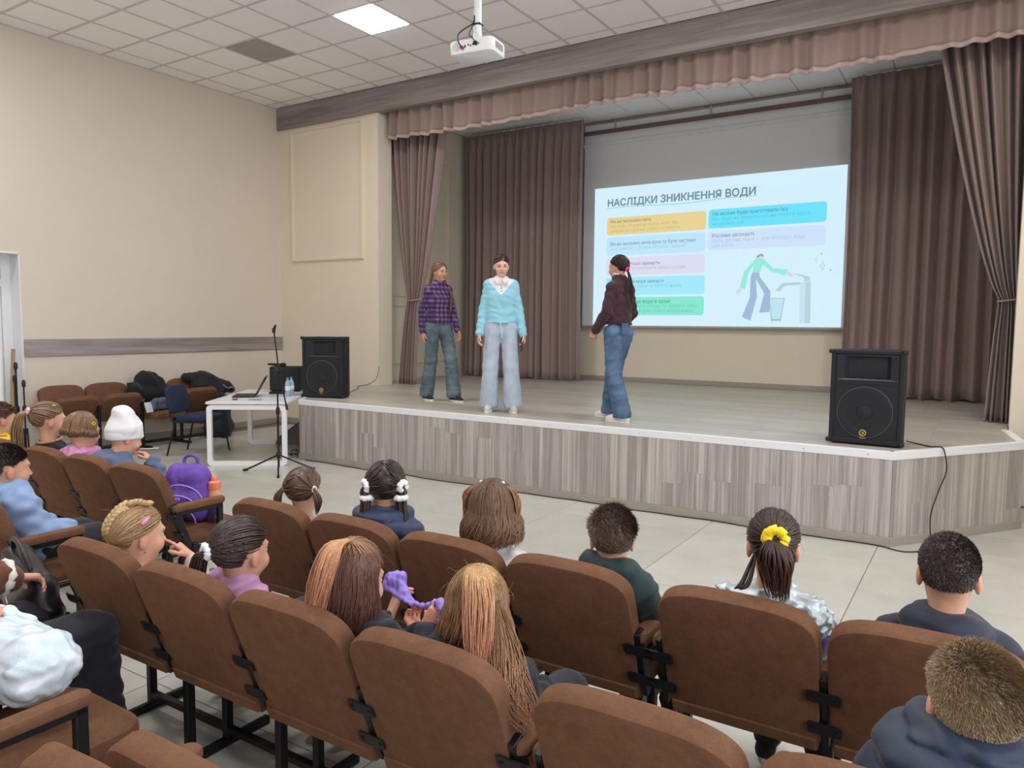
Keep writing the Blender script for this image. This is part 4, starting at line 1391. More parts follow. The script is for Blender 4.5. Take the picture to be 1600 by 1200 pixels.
# ---------------------------------------------------------------- materials for people
def attr_mat(name, rough, spec=0.4, nscale=60, var=0.12, bmp=0.1, sss=0.0, sheen=0.0, stretch=(1, 1, 1)):
    if name in _MC:
        return _MC[name]
    m, N, L, B = nt(name)
    at = N.new('ShaderNodeAttribute'); at.attribute_name = 'Col'
    v = coords(N, L, stretch)
    nz = noise(N, L, v, nscale, 3)
    hsv = N.new('ShaderNodeHueSaturation')
    L.new(at.outputs['Color'], hsv.inputs['Color']); L.new(ramp(N, L, nz, 0.3, 0.7, 1 - var, 1 + var), hsv.inputs['Value'])
    L.new(hsv.outputs[0], B.inputs['Base Color'])
    B.inputs['Roughness'].default_value = rough; B.inputs['Specular IOR Level'].default_value = spec
    if sheen:
        B.inputs['Sheen Weight'].default_value = sheen
    if bmp:
        bump(N, L, B, nz, bmp, 0.001)
    _MC[name] = m
    return m


M_skin = attr_mat('skin', 0.5, 0.35, 90, 0.05, 0.06)
M_hair = attr_mat('hair_strands', 0.38, 0.45, 130, 0.18, 0.15)
M_eye = plain('eye_dark', srgb(40, 30, 26), 0.15)
M_eyew = plain('eye_white', srgb(212, 204, 198), 0.3)


def cloth(name, col, rough=0.85, var=0.08, scale=220, sheen=0.15, bmp=0.25, spec=0.25, metal=0.0):
    return plain('cloth_' + name, srgb(*col), rough, metal, var, scale, bmp, scale * 1.5, sheen, spec)


def M_denim(name, c, fade):
    if name in _MC:
        return _MC[name]
    m, N, L, B = nt(name)
    v = coords(N, L)
    a = noise(N, L, v, 7, 4, 0.6); b = noise(N, L, coords(N, L, (300, 300, 40)), 1, 2)
    cc = mixrgb(N, L, ramp(N, L, a, 0.35, 0.7), srgb(*c), srgb(*fade))
    cc = mixrgb(N, L, ramp(N, L, b, 0.3, 0.7, 0, 0.25), cc, srgb(*[max(0, x - 40) for x in c]))
    L.new(cc, B.inputs['Base Color']); B.inputs['Roughness'].default_value = 0.85
    bump(N, L, B, b, 0.2, 0.0008)
    _MC[name] = m
    return m


def M_plaid():
    m, N, L, B = nt('plaid_purple')
    tc = N.new('ShaderNodeTexCoord'); sp = N.new('ShaderNodeSeparateXYZ')
    L.new(tc.outputs['Object'], sp.inputs[0])

    def band(src, f, lo, ph=0.0):
        mu = N.new('ShaderNodeMath'); mu.operation = 'MULTIPLY_ADD'; mu.inputs[1].default_value = f; mu.inputs[2].default_value = ph
        L.new(src, mu.inputs[0])
        s_ = N.new('ShaderNodeMath'); s_.operation = 'SINE'; L.new(mu.outputs[0], s_.inputs[0])
        return ramp(N, L, s_.outputs[0], lo, lo + 0.25)
    ad = N.new('ShaderNodeMath'); ad.operation = 'ADD'; L.new(sp.outputs[0], ad.inputs[0]); L.new(sp.outputs[1], ad.inputs[1])
    h1 = band(sp.outputs[2], 120, 0.0); v1 = band(ad.outputs[0], 120, 0.0)
    h2 = band(sp.outputs[2], 120, 0.85, 3.1); v2 = band(ad.outputs[0], 120, 0.85, 3.1)
    c = mixrgb(N, L, h1, srgb(118, 88, 140), srgb(70, 48, 92))
    dk = N.new('ShaderNodeMath'); dk.operation = 'MULTIPLY'; dk.inputs[1].default_value = 0.75; L.new(v1, dk.inputs[0])
    c = mixrgb(N, L, dk.outputs[0], c, srgb(52, 34, 72))
    for q in (h2, v2):
        mm = N.new('ShaderNodeMath'); mm.operation = 'MULTIPLY'; mm.inputs[1].default_value = 0.5; L.new(q, mm.inputs[0])
        c = mixrgb(N, L, mm.outputs[0], c, srgb(164, 138, 178))
    L.new(c, B.inputs['Base Color']); B.inputs['Roughness'].default_value = 0.9
    return m


def shiny(name, col, rough=0.35, metal=0.5):
    return plain('foil_' + name, srgb(*col), rough, metal, 0.25, 14, 0.6, 26)


# ---------------------------------------------------------------- head
class Head:
    def __init__(s, O, yaw=0.0, pitch=0.0, roll=0.0, hs=1.0):
        s.O = Vector(O); s.hs = hs
        s.M = (Matrix.Rotation(yaw, 3, 'Z') @ Matrix.Rotation(-pitch, 3, 'X') @ Matrix.Rotation(roll, 3, 'Y'))
        s.Mn = np.array([[s.M[i][j] for j in range(3)] for i in range(3)])

    def pt(s, x, y, z):
        return s.O + s.M @ (Vector((x, y, z)) * s.hs)

    def loc(s, V):
        """person space -> head space"""
        return ((V - np.array(s.O)) @ s.Mn) / s.hs

    C = Vector((0, -0.012, 0.012)); Rr = Vector((0.0715, 0.093, 0.086))

    def surf(s, d, off=0.0):
        """point on the skull in direction d, lifted by off"""
        d = Vector(d).normalized()
        R = s.Rr
        k = 1 / math.sqrt((d.x / R.x) ** 2 + (d.y / R.y) ** 2 + (d.z / R.z) ** 2)
        return s.pt(*(s.C + d * (k + off)))

    def prims(s, S):
        h = s.hs
        e = lambda c, r, k, neg=False: S.ell(s.pt(*c), [x * h for x in r], k * h, s.Mn, neg)
        c_ = lambda a, b, ra, rb, k, neg=False: S.cone(s.pt(*a), s.pt(*b), ra * h, rb * h, k * h, 1.0, neg)
        e(s.C, s.Rr, 0.02)
        e((0, 0.030, -0.045), (0.057, 0.056, 0.072), 0.03)
        c_((0, 0.030, -0.078), (0, 0.058, -0.100), 0.040, 0.018, 0.03)
        for m in (-1, 1):
            e((m * 0.034, 0.058, -0.050), (0.026, 0.026, 0.026), 0.02)
            e((m * 0.0715, -0.008, -0.030), (0.009, 0.018, 0.029), 0.007)
        c_((-0.032, 0.076, 0.004), (0.032, 0.076, 0.004), 0.010, 0.010, 0.018)
        for m in (-1, 1):
            e((m * 0.031, 0.093, -0.014), (0.016, 0.014, 0.010), 0.012, True)
        c_((0, 0.082, -0.010), (0, 0.101, -0.044), 0.007, 0.0105, 0.012)
        for m in (-1, 1):
            e((m * 0.011, 0.090, -0.048), (0.008, 0.009, 0.007), 0.006)
        e((0, 0.086, -0.070), (0.021, 0.009, 0.0055), 0.006)
        e((0, 0.084, -0.079), (0.018, 0.009, 0.006), 0.005)
        return S

    def skin_color(s, base):
        b = np.array(srgb(*base))

        def f(V):
            P = s.loc(V)
            c = np.tile(b, (len(V), 1))
            lips = (np.abs(P[:, 0]) < 0.022) & (np.abs(P[:, 2] + 0.0745) < 0.009) & (P[:, 1] > 0.078)
            c[lips] = b * np.array([0.80, 0.52, 0.55])
            ear = (np.abs(P[:, 0]) > 0.068) & (P[:, 2] < 0.01)
            c[ear] = b * np.array([1.02, 0.84, 0.82])
            ch = np.exp(-(((np.abs(P[:, 0]) - 0.04) / 0.02) ** 2 + ((P[:, 2] + 0.05) / 0.02) ** 2)) * (P[:, 1] > 0.03)
            c = c * (1 - ch[:, None] * np.array([0.0, 0.14, 0.12]))
            return c
        return f

    def face(s, root, brow=(90, 66, 50)):
        for m in (-1, 1):
            e = MB().lathe([(0.0005, -0.011), (0.0075, -0.0085), (0.0105, 0), (0.0075, 0.0085), (0.0005, 0.011)], (0, 0, 0), 10)
            o = e.build('eye', M_eyew, root, 'all')
            o.matrix_local = Matrix.Translation(s.pt(m * 0.031, 0.0735, -0.015)) @ (s.M @ Matrix.Diagonal((s.hs * 1.15, s.hs, s.hs * 0.62))).to_4x4()
            i_ = MB().lathe([(0.006, 0), (0.0052, 0.002), (0.0005, 0.0028)], (0, 0.0094, 0), 10, rot_to((0, 1, 0))).build('iris', M_eye, o, 'all')
            b = [s.pt(m * 0.016, 0.088, 0.004), s.pt(m * 0.032, 0.086, 0.009), s.pt(m * 0.048, 0.072, 0.004)]
            MB().tube(b, [0.003 * s.hs, 0.0032 * s.hs, 0.0016 * s.hs], 5).build('eyebrow', cloth('brow_%d' % brow[0], brow, 0.8), root, 'all')
            l_ = [s.pt(m * 0.018, 0.0895, -0.0105), s.pt(m * 0.031, 0.091, -0.0085), s.pt(m * 0.045, 0.083, -0.012)]
            MB().tube(l_, 0.0017 * s.hs, 5).build('lash_line', M_eye, root, 'all')


# ---------------------------------------------------------------- hair
class Hair:
    """locks of hair collected into one mesh with a colour for every lock"""

    def __init__(s, seed):
        s.r = random.Random(seed); s.V = []; s.F = []; s.C = []

    def lock(s, pts, rad, col, col2=None, n=3, flat=0.55, tip=0.25, root=0.7, up=None):
        m = len(pts)
        o = len(s.V)
        tint = s.r.uniform(0.78, 1.2)
        nx = None
        for i in range(m):
            t = (pts[min(i + 1, m - 1)] - pts[max(i - 1, 0)])
            t = t.normalized() if t.length > 1e-9 else Vector((0, 0, 1))
            if up is not None:
                ny = (pts[i] - up); ny = (ny - t * ny.dot(t))
                ny = ny.normalized() if ny.length > 1e-6 else t.orthogonal().normalized()
                nx = ny.cross(t)
            else:
                nx = (nx - t * nx.dot(t)) if nx is not None else t.orthogonal()
                nx = nx.normalized() if nx.length > 1e-6 else t.orthogonal().normalized()
                ny = t.cross(nx)
            f = i / (m - 1)
            w = rad * (root + (1 - root) * min(1, f * 4)) * (1 if f < 0.6 else 1 - (1 - tip) * ((f - 0.6) / 0.4) ** 1.5)
            cc = col if col2 is None else tuple(a + (b - a) * f for a, b in zip(col, col2))
            for k in range(n):
                a = 2 * PI * k / n
                s.V.append(pts[i] + nx * (math.cos(a) * w) + ny * (math.sin(a) * w * flat))
                s.C.append((cc[0] * tint, cc[1] * tint, cc[2] * tint))
        for i in range(m - 1):
            for k in range(n):
                a = o + i * n + k; b = o + i * n + (k + 1) % n
                s.F.append((a, b, b + n, a + n))

    def blob(s, c, d, r, col, n=6):
        """one turn of a plait"""
        d = Vector(d).normalized(); x = d.orthogonal().normalized(); y = d.cross(x)
        o = len(s.V); tint = s.r.uniform(0.85, 1.15)
        prof = [(-1, 0.15), (-0.6, 0.75), (0, 1), (0.6, 0.75), (1, 0.15)]
        for z, w in prof:
            for k in range(n):
                a = 2 * PI * k / n
                s.V.append(c + d * (z * r * 1.5) + (x * math.cos(a) + y * math.sin(a)) * (w * r))
                s.C.append(tuple(q * tint for q in col))
        for i in range(len(prof) - 1):
            for k in range(n):
                a = o + i * n + k; b = o + i * n + (k + 1) % n
                s.F.append((a, b, b + n, a + n))

    def plait(s, path, r0, r1, col):
        P = bez(path, 60)
        ln = sum((P[i + 1] - P[i]).length for i in range(60))
        cnt = max(6, int(ln / (r0 * 1.1)))
        for q in range(cnt):
            f = q / cnt; i = min(int(f * 60), 58)
            t = (P[i + 1] - P[i]).normalized()
            sd = t.orthogonal().normalized() if abs(t.z) < 0.2 else t.cross(Vector((0, 1, 0))).normalized()
            r = r0 + (r1 - r0) * f
            for m in (-1, 1):
                s.blob(P[i] + sd * (m * r * 0.62) + t * (m * r * 0.3), t * 0.9 - sd * (m * 0.75), r * 0.8, col)

    def spikes(s, H, n, ln, col, where, lift=0.5, comb=(0, 0.3, -0.5), w=0.0022):
        """short cropped hair: many fine tapering hairs"""
        cnt = 0
        while cnt < n:
            d = Vector((s.r.gauss(0, 1), s.r.gauss(0, 1), s.r.gauss(0, 1))).normalized()
            L = where(d)
            if L <= 0:
                continue
            cnt += 1
            p = H.surf(d, 0.003)
            nrm = (H.M @ d).normalized()
            cb = H.M @ Vector(comb); cb = cb - nrm * min(0.0, cb.dot(nrm))
            g = (nrm * lift + cb + Vector((s.r.gauss(0, 0.25), s.r.gauss(0, 0.25), s.r.gauss(0, 0.25))) * 0.6).normalized()
            l_ = ln * L * s.r.uniform(0.6, 1.2) * H.hs
            sd = g.cross(nrm)
            sd = sd.normalized() if sd.length > 1e-6 else g.orthogonal().normalized()
            tint = s.r.uniform(0.7, 1.3)
            o = len(s.V)
            s.V += [p - sd * w, p + sd * w, p + g * (l_ * 0.6) + nrm * 0.002 + sd * w * 0.5, p + g * l_]
            s.C += [tuple(c * tint for c in col)] * 4
            s.F.append((o, o + 1, o + 2, o + 3))

    def build(s, root, base=None, name='hair'):
        V = np.array([tuple(v) for v in s.V]) if s.V else np.zeros((0, 3))
        F = np.array(s.F) if s.F else np.zeros((0, 4), int)
        parts = [(V, F)]
        cols = [np.array(s.C)] if s.C else []
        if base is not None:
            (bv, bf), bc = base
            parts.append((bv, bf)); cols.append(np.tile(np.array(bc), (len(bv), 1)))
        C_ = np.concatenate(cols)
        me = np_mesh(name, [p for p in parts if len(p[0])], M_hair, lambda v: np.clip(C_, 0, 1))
        return link(name, me, root)


def hairline(d, front=0.50, nape=-0.62):
    """1 where hair grows on the skull (direction d in head space), 0 on face, ears and neck"""
    x, y, z = d
    if z < nape:
        return 0
    if y > 0.05 and z < front - 0.42 * abs(x) - (0.0 if y > 0.45 else (0.45 - y) * 0.9):
        return 0
    if abs(x) > 0.55 and -0.35 < y <= 0.05 and z < -0.05:
        return 0
    return 1


def cap(H, off, front=0.50, nape=-0.62, extra=None, h=0.0045):
    """thin close cap of hair covering the scalp"""
    S = SDF(); S.ell(H.pt(*H.C), [(r + off) * H.hs for r in H.Rr], 0.01, H.Mn)

    def post(D, X, Y, Z):
        P = [X - H.O.x, Y - H.O.y, Z - H.O.z]
        L_ = [(P[0] * H.Mn[0, i] + P[1] * H.Mn[1, i] + P[2] * H.Mn[2, i]) / H.hs for i in range(3)]
        x = L_[0]; y = L_[1] - H.C.y; z = L_[2] - H.C.z
        r = np.sqrt(x * x + y * y + z * z) + 1e-6
        x, y, z = x / r, y / r, z / r
        lim = front - 0.42 * np.abs(x) - np.where(y > 0.45, 0, (0.45 - y) * 0.9)
        face_ = np.where(y > 0.0, (lim - z), -1.0)
        side = np.where((np.abs(x) > 0.5) & (y > -0.4), (-0.08 - z), -1.0)
        nap = nape - z
        cut = np.maximum(np.maximum(face_, side), nap) * 0.08 * H.hs
        # hollow so that the scalp mesh can sit inside
        return np.maximum(D, cut)
    return S.mesh(h * H.hs, 0.0, post)


def slerp(a, b, t):
    a = Vector(a).normalized(); b = Vector(b).normalized()
    w = math.acos(max(-1, min(1, a.dot(b))))
    if w < 1e-4:
        return a.copy()
    return (a * math.sin((1 - t) * w) + b * math.sin(t * w)) / math.sin(w)


def pulled(hr, H, tie, n, col, rad=0.0062, front=0.5, nape=-0.6, sel=None, off=0.007, lift=0.012, col2=None):
    """hair combed over the skull towards the tie direction"""
    cnt = 0; guard = 0
    while cnt < n and guard < n * 60:
        guard += 1
        d = Vector((hr.r.gauss(0, 1), hr.r.gauss(0, 1), hr.r.gauss(0, 1))).normalized()
        if not hairline(d, front, nape) or (sel and not sel(d)):
            continue
        tie_v = Vector(tie).normalized()
        if d.dot(tie_v) > 0.93 or d.dot(tie_v) < -0.97:
            continue
        cnt += 1
        jit = Vector((hr.r.gauss(0, 0.06), hr.r.gauss(0, 0.06), hr.r.gauss(0, 0.06)))
        m = 9
        pts = []
        o_ = off + hr.r.uniform(-0.002, 0.003)
        for i in range(m):
            t = i / (m - 1)
            pts.append(H.surf(slerp(d, tie_v + jit * (1 - t) * 0.5 + jit * 0.4, t), o_ + lift * t * t))
        hr.lock(pts, rad * H.hs, col, col2, up=H.pt(*H.C), tip=0.7, root=0.35)


def tail(hr, path, n, spread, rad, col, col2=None, end=0.35, wav=0.0):
    """hanging bunch of locks along a path"""
    P = bez(path, 14)
    for q in range(n):
        a = hr.r.uniform(0, 2 * PI); rr = math.sqrt(hr.r.random()) * spread
        ln = hr.r.uniform(0.8, 1.03)
        pts = []
        ph = hr.r.uniform(0, 6)
        for i in range(12):
            t = i / 11 * ln
            k = min(t * 14, 13.999); i0 = int(k)
            p = P[i0].lerp(P[min(i0 + 1, 14)], k - i0)
            g = (0.35 + 1.1 * math.sin(min(1, t * 1.25) * PI * 0.62)) if t < 0.75 else None
            g = 0.35 + 0.75 * math.sin(min(t / 0.55, 1) * PI / 2) - (1 - end) * max(0, (t - 0.55) / 0.45) ** 1.4
            off = Vector((math.cos(a), math.sin(a), 0.25 * math.sin(a * 2))) * (rr * g)
            off += Vector((math.sin(t * 9 + ph), math.cos(t * 7 + ph), 0)) * (wav * t)
            pts.append(p + off)
        hr.lock(pts, rad, col, col2, tip=0.15)


def loose(hr, H, n, length, col, rad=0.0065, col2=None, part=0.0, wav=0.006, face_open=58, flare=0.012, off=0.010, ymin=None, sweep=0.0):
    """hair falling from the crown around the back and sides"""
    cnt = 0
    while cnt < n:
        az = hr.r.uniform(-180, 180)          # 0 = back, +-180 = front
        if abs(az) > 180 - face_open:
            continue
        cnt += 1
        a = math.radians(az)
        side = Vector((math.sin(a), -math.cos(a), 0))
        start = Vector((part + 0.12 * side.x + hr.r.gauss(0, 0.05), hr.r.uniform(-0.25, 0.35) * (0.5 + 0.5 * abs(side.x)) - 0.1, 1)).normalized()
        lift = off + hr.r.uniform(-0.003, 0.006)
        eq = Vector((side.x, side.y, -0.12)).normalized()
        pts = [H.surf(slerp(start, eq, i / 6), lift + 0.003 * i / 6) for i in range(7)]
        L_ = length * hr.r.uniform(0.86, 1.06)
        ph = hr.r.uniform(0, 6)
        wd = H.M @ side
        p0 = pts[-1]
        for i in range(1, 8):
            t = i / 7
            p = p0 + Vector((0, 0, -L_ * t)) + wd * (flare * math.sin(t * PI * 0.8) - 0.012 * t) + Vector((math.sin(t * 6 + ph), math.cos(t * 5 + ph), 0)) * (wav * t)
            p += Vector((0, sweep * t * t, 0))
            if ymin is not None and p.y < ymin(p):
                p.y = ymin(p) + 0.2 * (p.y - ymin(p)) * 0
            pts.append(p)
        hr.lock(pts, rad * H.hs, col, col2, up=None, tip=0.2, root=0.4)


def flyaway(hr, H, n, col):
    """stray fine hairs standing off the head"""
    for k in range(n):
        d0 = Vector((hr.r.gauss(0, 0.7), hr.r.gauss(0, 0.7) - 0.3, hr.r.uniform(-0.2, 1))).normalized()
        if not hairline(d0):
            continue
        p0 = H.surf(d0, 0.010); nrm = H.M @ d0
        t = Vector((hr.r.gauss(0, 1), hr.r.gauss(0, 1), hr.r.gauss(0, 0.6))); t = (t - nrm * t.dot(nrm)).normalized()
        l_ = hr.r.uniform(0.02, 0.055)
        hr.lock(bez([p0, p0 + nrm * l_ * 0.2 + t * l_ * 0.4, p0 + nrm * l_ * 0.32 + t * l_ * 0.8, p0 + nrm * l_ * 0.3 + t * l_ * 1.2 + Vector((0, 0, -0.006))], 8), 0.00035, col)


# ---------------------------------------------------------------- hands
def hand(S, wr, fwd, palm_n, thumb_side, sc=1.0, curl=0.35, spread=0.10, finger_curls=None, thumb_out=0.6):
    """palm with five fingers; fwd = wrist to knuckles, palm_n = direction the palm faces, thumb_side = +-1 along side = fwd x palm_n"""
    f = Vector(fwd).normalized(); n = Vector(palm_n); n = (n - f * n.dot(f)).normalized()
    sd = f.cross(n).normalized() * thumb_side
    w = Vector(wr)
    pl = 0.078 * sc; pw = 0.030 * sc
    k0 = 0.008 * sc
    for q in (-0.9, -0.3, 0.3, 0.9):
        S.cone(w + sd * (q * pw * 0.55) + f * 0.004, w + f * pl + sd * (q * pw), 0.0135 * sc, 0.0115 * sc, 0.012 * sc)
    lens = [0.070, 0.078, 0.072, 0.056]; rads = [0.0082, 0.0085, 0.0080, 0.0070]
    for i, q in enumerate((0.95, 0.32, -0.32, -0.95)):
        b = w + f * (pl * (1.0 - 0.03 * abs(i - 1))) + sd * (q * pw)
        d = (f + sd * (q * spread)).normalized()
        c = finger_curls[i] if finger_curls else curl * (1 + 0.1 * i)
        L_ = lens[i] * sc; r = rads[i] * sc
        ang = 0
        for seg, (fl, cc) in enumerate(((0.44, 0.8), (0.32, 1.1), (0.24, 0.8))):
            ang += c * cc
            dd = (d * math.cos(ang) + n * math.sin(ang))
            e = b + dd * (L_ * fl)
            S.cone(b, e, r * (1 - 0.08 * seg), r * (0.93 - 0.1 * seg), 0.004 * sc)
            b = e
    b = w + sd * (pw * 0.7) + f * (0.018 * sc) + n * (0.004 * sc)
    d1 = (f * 0.75 + sd * thumb_out + n * 0.35).normalized()
    e1 = b + d1 * 0.036 * sc
    d2 = (f * 0.95 + sd * thumb_out * 0.35 + n * 0.4).normalized()
    e2 = e1 + d2 * 0.030 * sc
    d3 = (f * 1.0 + sd * 0.0 + n * 0.5).normalized()
    e3 = e2 + d3 * 0.022 * sc
    S.cone(b, e1, 0.0125 * sc, 0.0105 * sc, 0.010 * sc); S.cone(e1, e2, 0.0100 * sc, 0.0090 * sc, 0.004 * sc); S.cone(e2, e3, 0.0090 * sc, 0.0075 * sc, 0.004 * sc)
    return S


def lerp3(a, b, t):
    return tuple(x + (y - x) * t for x, y in zip(a, b))


def sub3(a, b):
    return Vector(a) - Vector(b)

# ---------------------------------------------------------------- assembling a person
M_clothc = attr_mat('cloth_two_tone', 0.85, 0.25, 260, 0.06, 0.2, sheen=0.15)
SKIN = (222, 176, 150)


def pair(J, nm, x, y, z):
    J[nm + 'L'] = (-x, y, z); J[nm + 'R'] = (x, y, z)


def stand_pose(u, **kw):
    J = dict(pel=(0, 0, 0.87), che=(0, 0.0, 1.16), nb=(0, -0.012, 1.325))
    pair(J, 'sh', 0.118, -0.01, 1.275); pair(J, 'el', 0.165, -0.03, 1.03); pair(J, 'wr', 0.215, 0.03, 0.80)
    pair(J, 'hip', 0.082, 0, 0.84); pair(J, 'kn', 0.09, 0.025, 0.46); pair(J, 'an', 0.10, -0.02, 0.085)
    J.update(kw)
    J = {k: tuple(c * u for c in v) for k, v in J.items()}
    return J


def sit_pose(u=1.0, sh=0.0, **kw):
    """seated child; u widens the trunk, sh raises shoulders and head"""
    J = dict(pel=(0, 0.06, 0.52), che=(0, 0.02, 0.655 + sh * 0.6), nb=(0, -0.005, 0.765 + sh))
    pair(J, 'sh', 0.104 * u, -0.005, 0.715 + sh); pair(J, 'el', 0.145 * u, 0.06, 0.58 + sh * 0.5); pair(J, 'wr', 0.085, 0.21, 0.545)
    pair(J, 'hip', 0.065, 0.09, 0.50); pair(J, 'kn', 0.085, 0.36, 0.485); pair(J, 'an', 0.085, 0.40, 0.12)
    J.update(kw)
    return J


def trunk(S, J, u, f=1.0, sy=0.84, hem=None):
    pel, che, nb = (np.array(J[k]) for k in ('pel', 'che', 'nb'))
    shl, shr = np.array(J['shL']), np.array(J['shR'])
    ax = (shr - shl); wd = np.linalg.norm(ax); ax = ax / wd
    o1, o2 = ax * wd * 0.21, ax * wd * 0.235
    for m in (-1, 1):
        S.cone(pel + m * o1, che + m * o2, 0.090 * u * f, 0.080 * u * f, 0.05 * u, sy)
    if hem is not None:
        S.hem(hem)
    for m in (-1, 1):
        S.cone(che + m * o2, (shl if m < 0 else shr) * 0.75 + nb * 0.25 - np.array((0, 0, 0.03 * u)), 0.080 * u * f, 0.046 * u * f, 0.05 * u, sy)
    S.cone(shl, shr, 0.036 * u, 0.036 * u, 0.05 * u)
    for s_ in (shl, shr):
        S.cone(s_, nb + np.array((0, 0, 0.004 * u)), 0.036 * u, 0.036 * u, 0.05 * u)
    return S


def sleeves(S, J, u, to=0.95, f=1.0, k=0.03):
    for m in 'LR':
        sh, el, wr = J['sh' + m], J['el' + m], J['wr' + m]
        S.cone(sh, el, 0.040 * u * f, 0.034 * u * f, k * u)
        S.cone(el, lerp3(el, wr, to), 0.034 * u * f, 0.027 * u * f, k * u)
    return S


def hood(S, J, u, tube=0.032, back=0.05, rad=0.085, dz=0.0):
    nb = Vector(J['nb']) + Vector((0, 0, dz))
    P = []
    for k in range(13):
        a = math.radians(-90 + (k - 6) * 25)
        c, s_ = math.cos(a), math.sin(a)
        P.append((nb + Vector((c * rad * u, s_ * rad * 0.85 * u - 0.012 * u, (0.012 - 0.012 * (1 - s_) * 0.5) * u)), (tube + max(0, -s_) * 0.012) * u))
    for (a, ra), (b, rb) in zip(P[:-1], P[1:]):
        S.cone(a, b, ra, rb, 0.025 * u)
    S.cone(nb + Vector((-0.06 * u, -0.085 * u, -0.03 * u)), nb + Vector((0.06 * u, -0.085 * u, -0.03 * u)), (back) * u, (back) * u, 0.04 * u, 0.7)
    S.cone(nb + Vector((0, -0.085 * u, -0.03 * u)), nb + Vector((0, -0.075 * u, -0.13 * u)), back * u, back * 0.6 * u, 0.04 * u, 0.7)
    return S


def top(root, J, u, name, mat, inf=0.012, to=0.95, amp=0.004, fr=38, quilt=0.0, hooded=None, hem=None, h=0.008, seed=1, f=1.0, af=1.0, color=None, extra=None, qf=52):
    S = trunk(SDF(), J, u, f, 0.84, hem)
    sleeves(S, J, u, to, af, 0.012 if hem is not None else 0.03)
    if hooded:
        hood(S, J, u, *hooded)
    if extra:
        extra(S)

    def post(D, X, Y, Z):
        if amp:
            D = D + amp * 1.3 * wrinkle(seed, X, Y, Z, fr * 2.4, 3, (0.8, 0.8, 1.3))
        if quilt:
            D = D - quilt * (np.abs(np.sin(Z * qf + 3 * X * X)) ** 0.7 - 0.5) * np.ones_like(X + Y)
        return D
    me = np_mesh(name, [S.mesh(h, inf, post)], mat, color)
    return link(name, me, root)


def bottoms(root, J, u, name, mat, radii=(0.083, 0.06, 0.045), inf=0.01, amp=0.004, cut=None, h=0.010, seed=2, cuts=None):
    S = SDF()
    for m in 'LR':
        S.cone(np.array(J['pel']) + (0, 0, 0.10 * u), J['hip' + m], 0.074 * u, radii[0] * u, 0.05 * u, 0.80)
        S.cone(J['hip' + m], J['kn' + m], radii[0] * u, radii[1] * u, 0.03 * u)
        k = J['kn' + m]; a = J['an' + m]
        S.cone(k, lerp3(k, a, 1.0), radii[1] * u, radii[2] * u, 0.02 * u)

    def post(D, X, Y, Z):
        D = D + amp * wrinkle(seed, X, Y, Z, 62, 3, (0.7, 0.7, 1.5))
        if cut is not None:
            D = np.maximum(D, cut - Z)
            D = np.maximum(D, Z - (J['pel'][2] + 0.11 * u))
        return D
    return link(name, np_mesh(name, [S.mesh(h, inf, post)], mat), root)


def shoe(root, an, d, mat, sole_mat, u=1.0, ground=0.0, name='shoe'):
    d = Vector((d[0], d[1], 0)).normalized(); a = Vector((an[0], an[1], ground))
    sd = Vector((d.y, -d.x, 0))
    S = SDF()
    S.cone(a - d * 0.045 * u + Vector((0, 0, 0.042 * u)), a + d * 0.10 * u + Vector((0, 0, 0.034 * u)), 0.036 * u, 0.033 * u, 0.02)
    S.cone(a + d * 0.09 * u + Vector((0, 0, 0.03 * u)), a + d * 0.145 * u + Vector((0, 0, 0.026 * u)), 0.036 * u, 0.028 * u, 0.02)
    S.cone(a - d * 0.02 * u + Vector((0, 0, 0.05 * u)), a + Vector((0, 0, 0.095 * u)), 0.036 * u, 0.036 * u, 0.02)
    V = S.mesh(0.007, 0, lambda D, X, Y, Z: np.maximum(np.maximum(D, ground + 0.016 - Z), Z - (ground + 0.098 * u)) + 0 * X)
    o = link(name, np_mesh(name, [V], mat), root)
    n = 18
    outl = []
    for k in range(n):
        t = 2 * PI * k / n
        l_ = math.cos(t); w = math.sin(t)
        p = a + d * ((0.05 + 0.13 * l_) * u) + sd * (w * (0.041 + 0.004 * l_) * u)
        outl.append((p.x, p.y))
    MB().prism(outl, ground + 0.001, ground + 0.022).build('sole', sole_mat, o)
    return o


def body(root, J, u, H, skin, hands=(), hsc=1.0, hres=0.0042, coarse=0.013, legs=True):
    parts = []
    S = H.prims(SDF())
    nb = Vector(J['nb'])
    S.cone(nb + Vector((0, 0, -0.04 * u)), H.pt(0, -0.012, -0.065), 0.050 * u, 0.045 * H.hs, 0.025)
    parts.append(S.mesh(hres, 0))
    S = trunk(SDF(), J, u, 0.74)
    for m in 'LR':
        S.cone(J['sh' + m], J['el' + m], 0.038 * u, 0.032 * u, 0.02); S.cone(J['el' + m], J['wr' + m], 0.031 * u, 0.021 * u, 0.02)
        if legs:
            S.cone(J['hip' + m], J['kn' + m], 0.07 * u, 0.048 * u, 0.03); S.cone(J['kn' + m], J['an' + m], 0.046 * u, 0.032 * u, 0.02)
            a = Vector(J['an' + m])
            S.cone(a + Vector((0, -0.02 * u, -0.04 * u)), a + Vector((0, 0.10 * u, -0.055 * u)), 0.028 * u, 0.02 * u, 0.02)
    parts.append(S.mesh(coarse, 0))
    for hd_ in hands:
        m = hd_['m']; S = SDF()
        el, wr = Vector(J['el' + m]), Vector(J['wr' + m])
        S.cone(lerp3(el, wr, 0.5), wr, 0.026 * u, 0.0185 * hsc, 0.012)
        fwd = hd_.get('fwd') or (wr - el)
        hand(S, wr, fwd, hd_['n'], hd_['t'], hsc, hd_.get('curl', 0.35), hd_.get('spread', 0.1), hd_.get('fc'), hd_.get('to', 0.6))
        parts.append(S.mesh(hd_.get('res', 0.0036), 0))
    return link('body', np_mesh('body', parts, M_skin, H.skin_color(skin)), root)


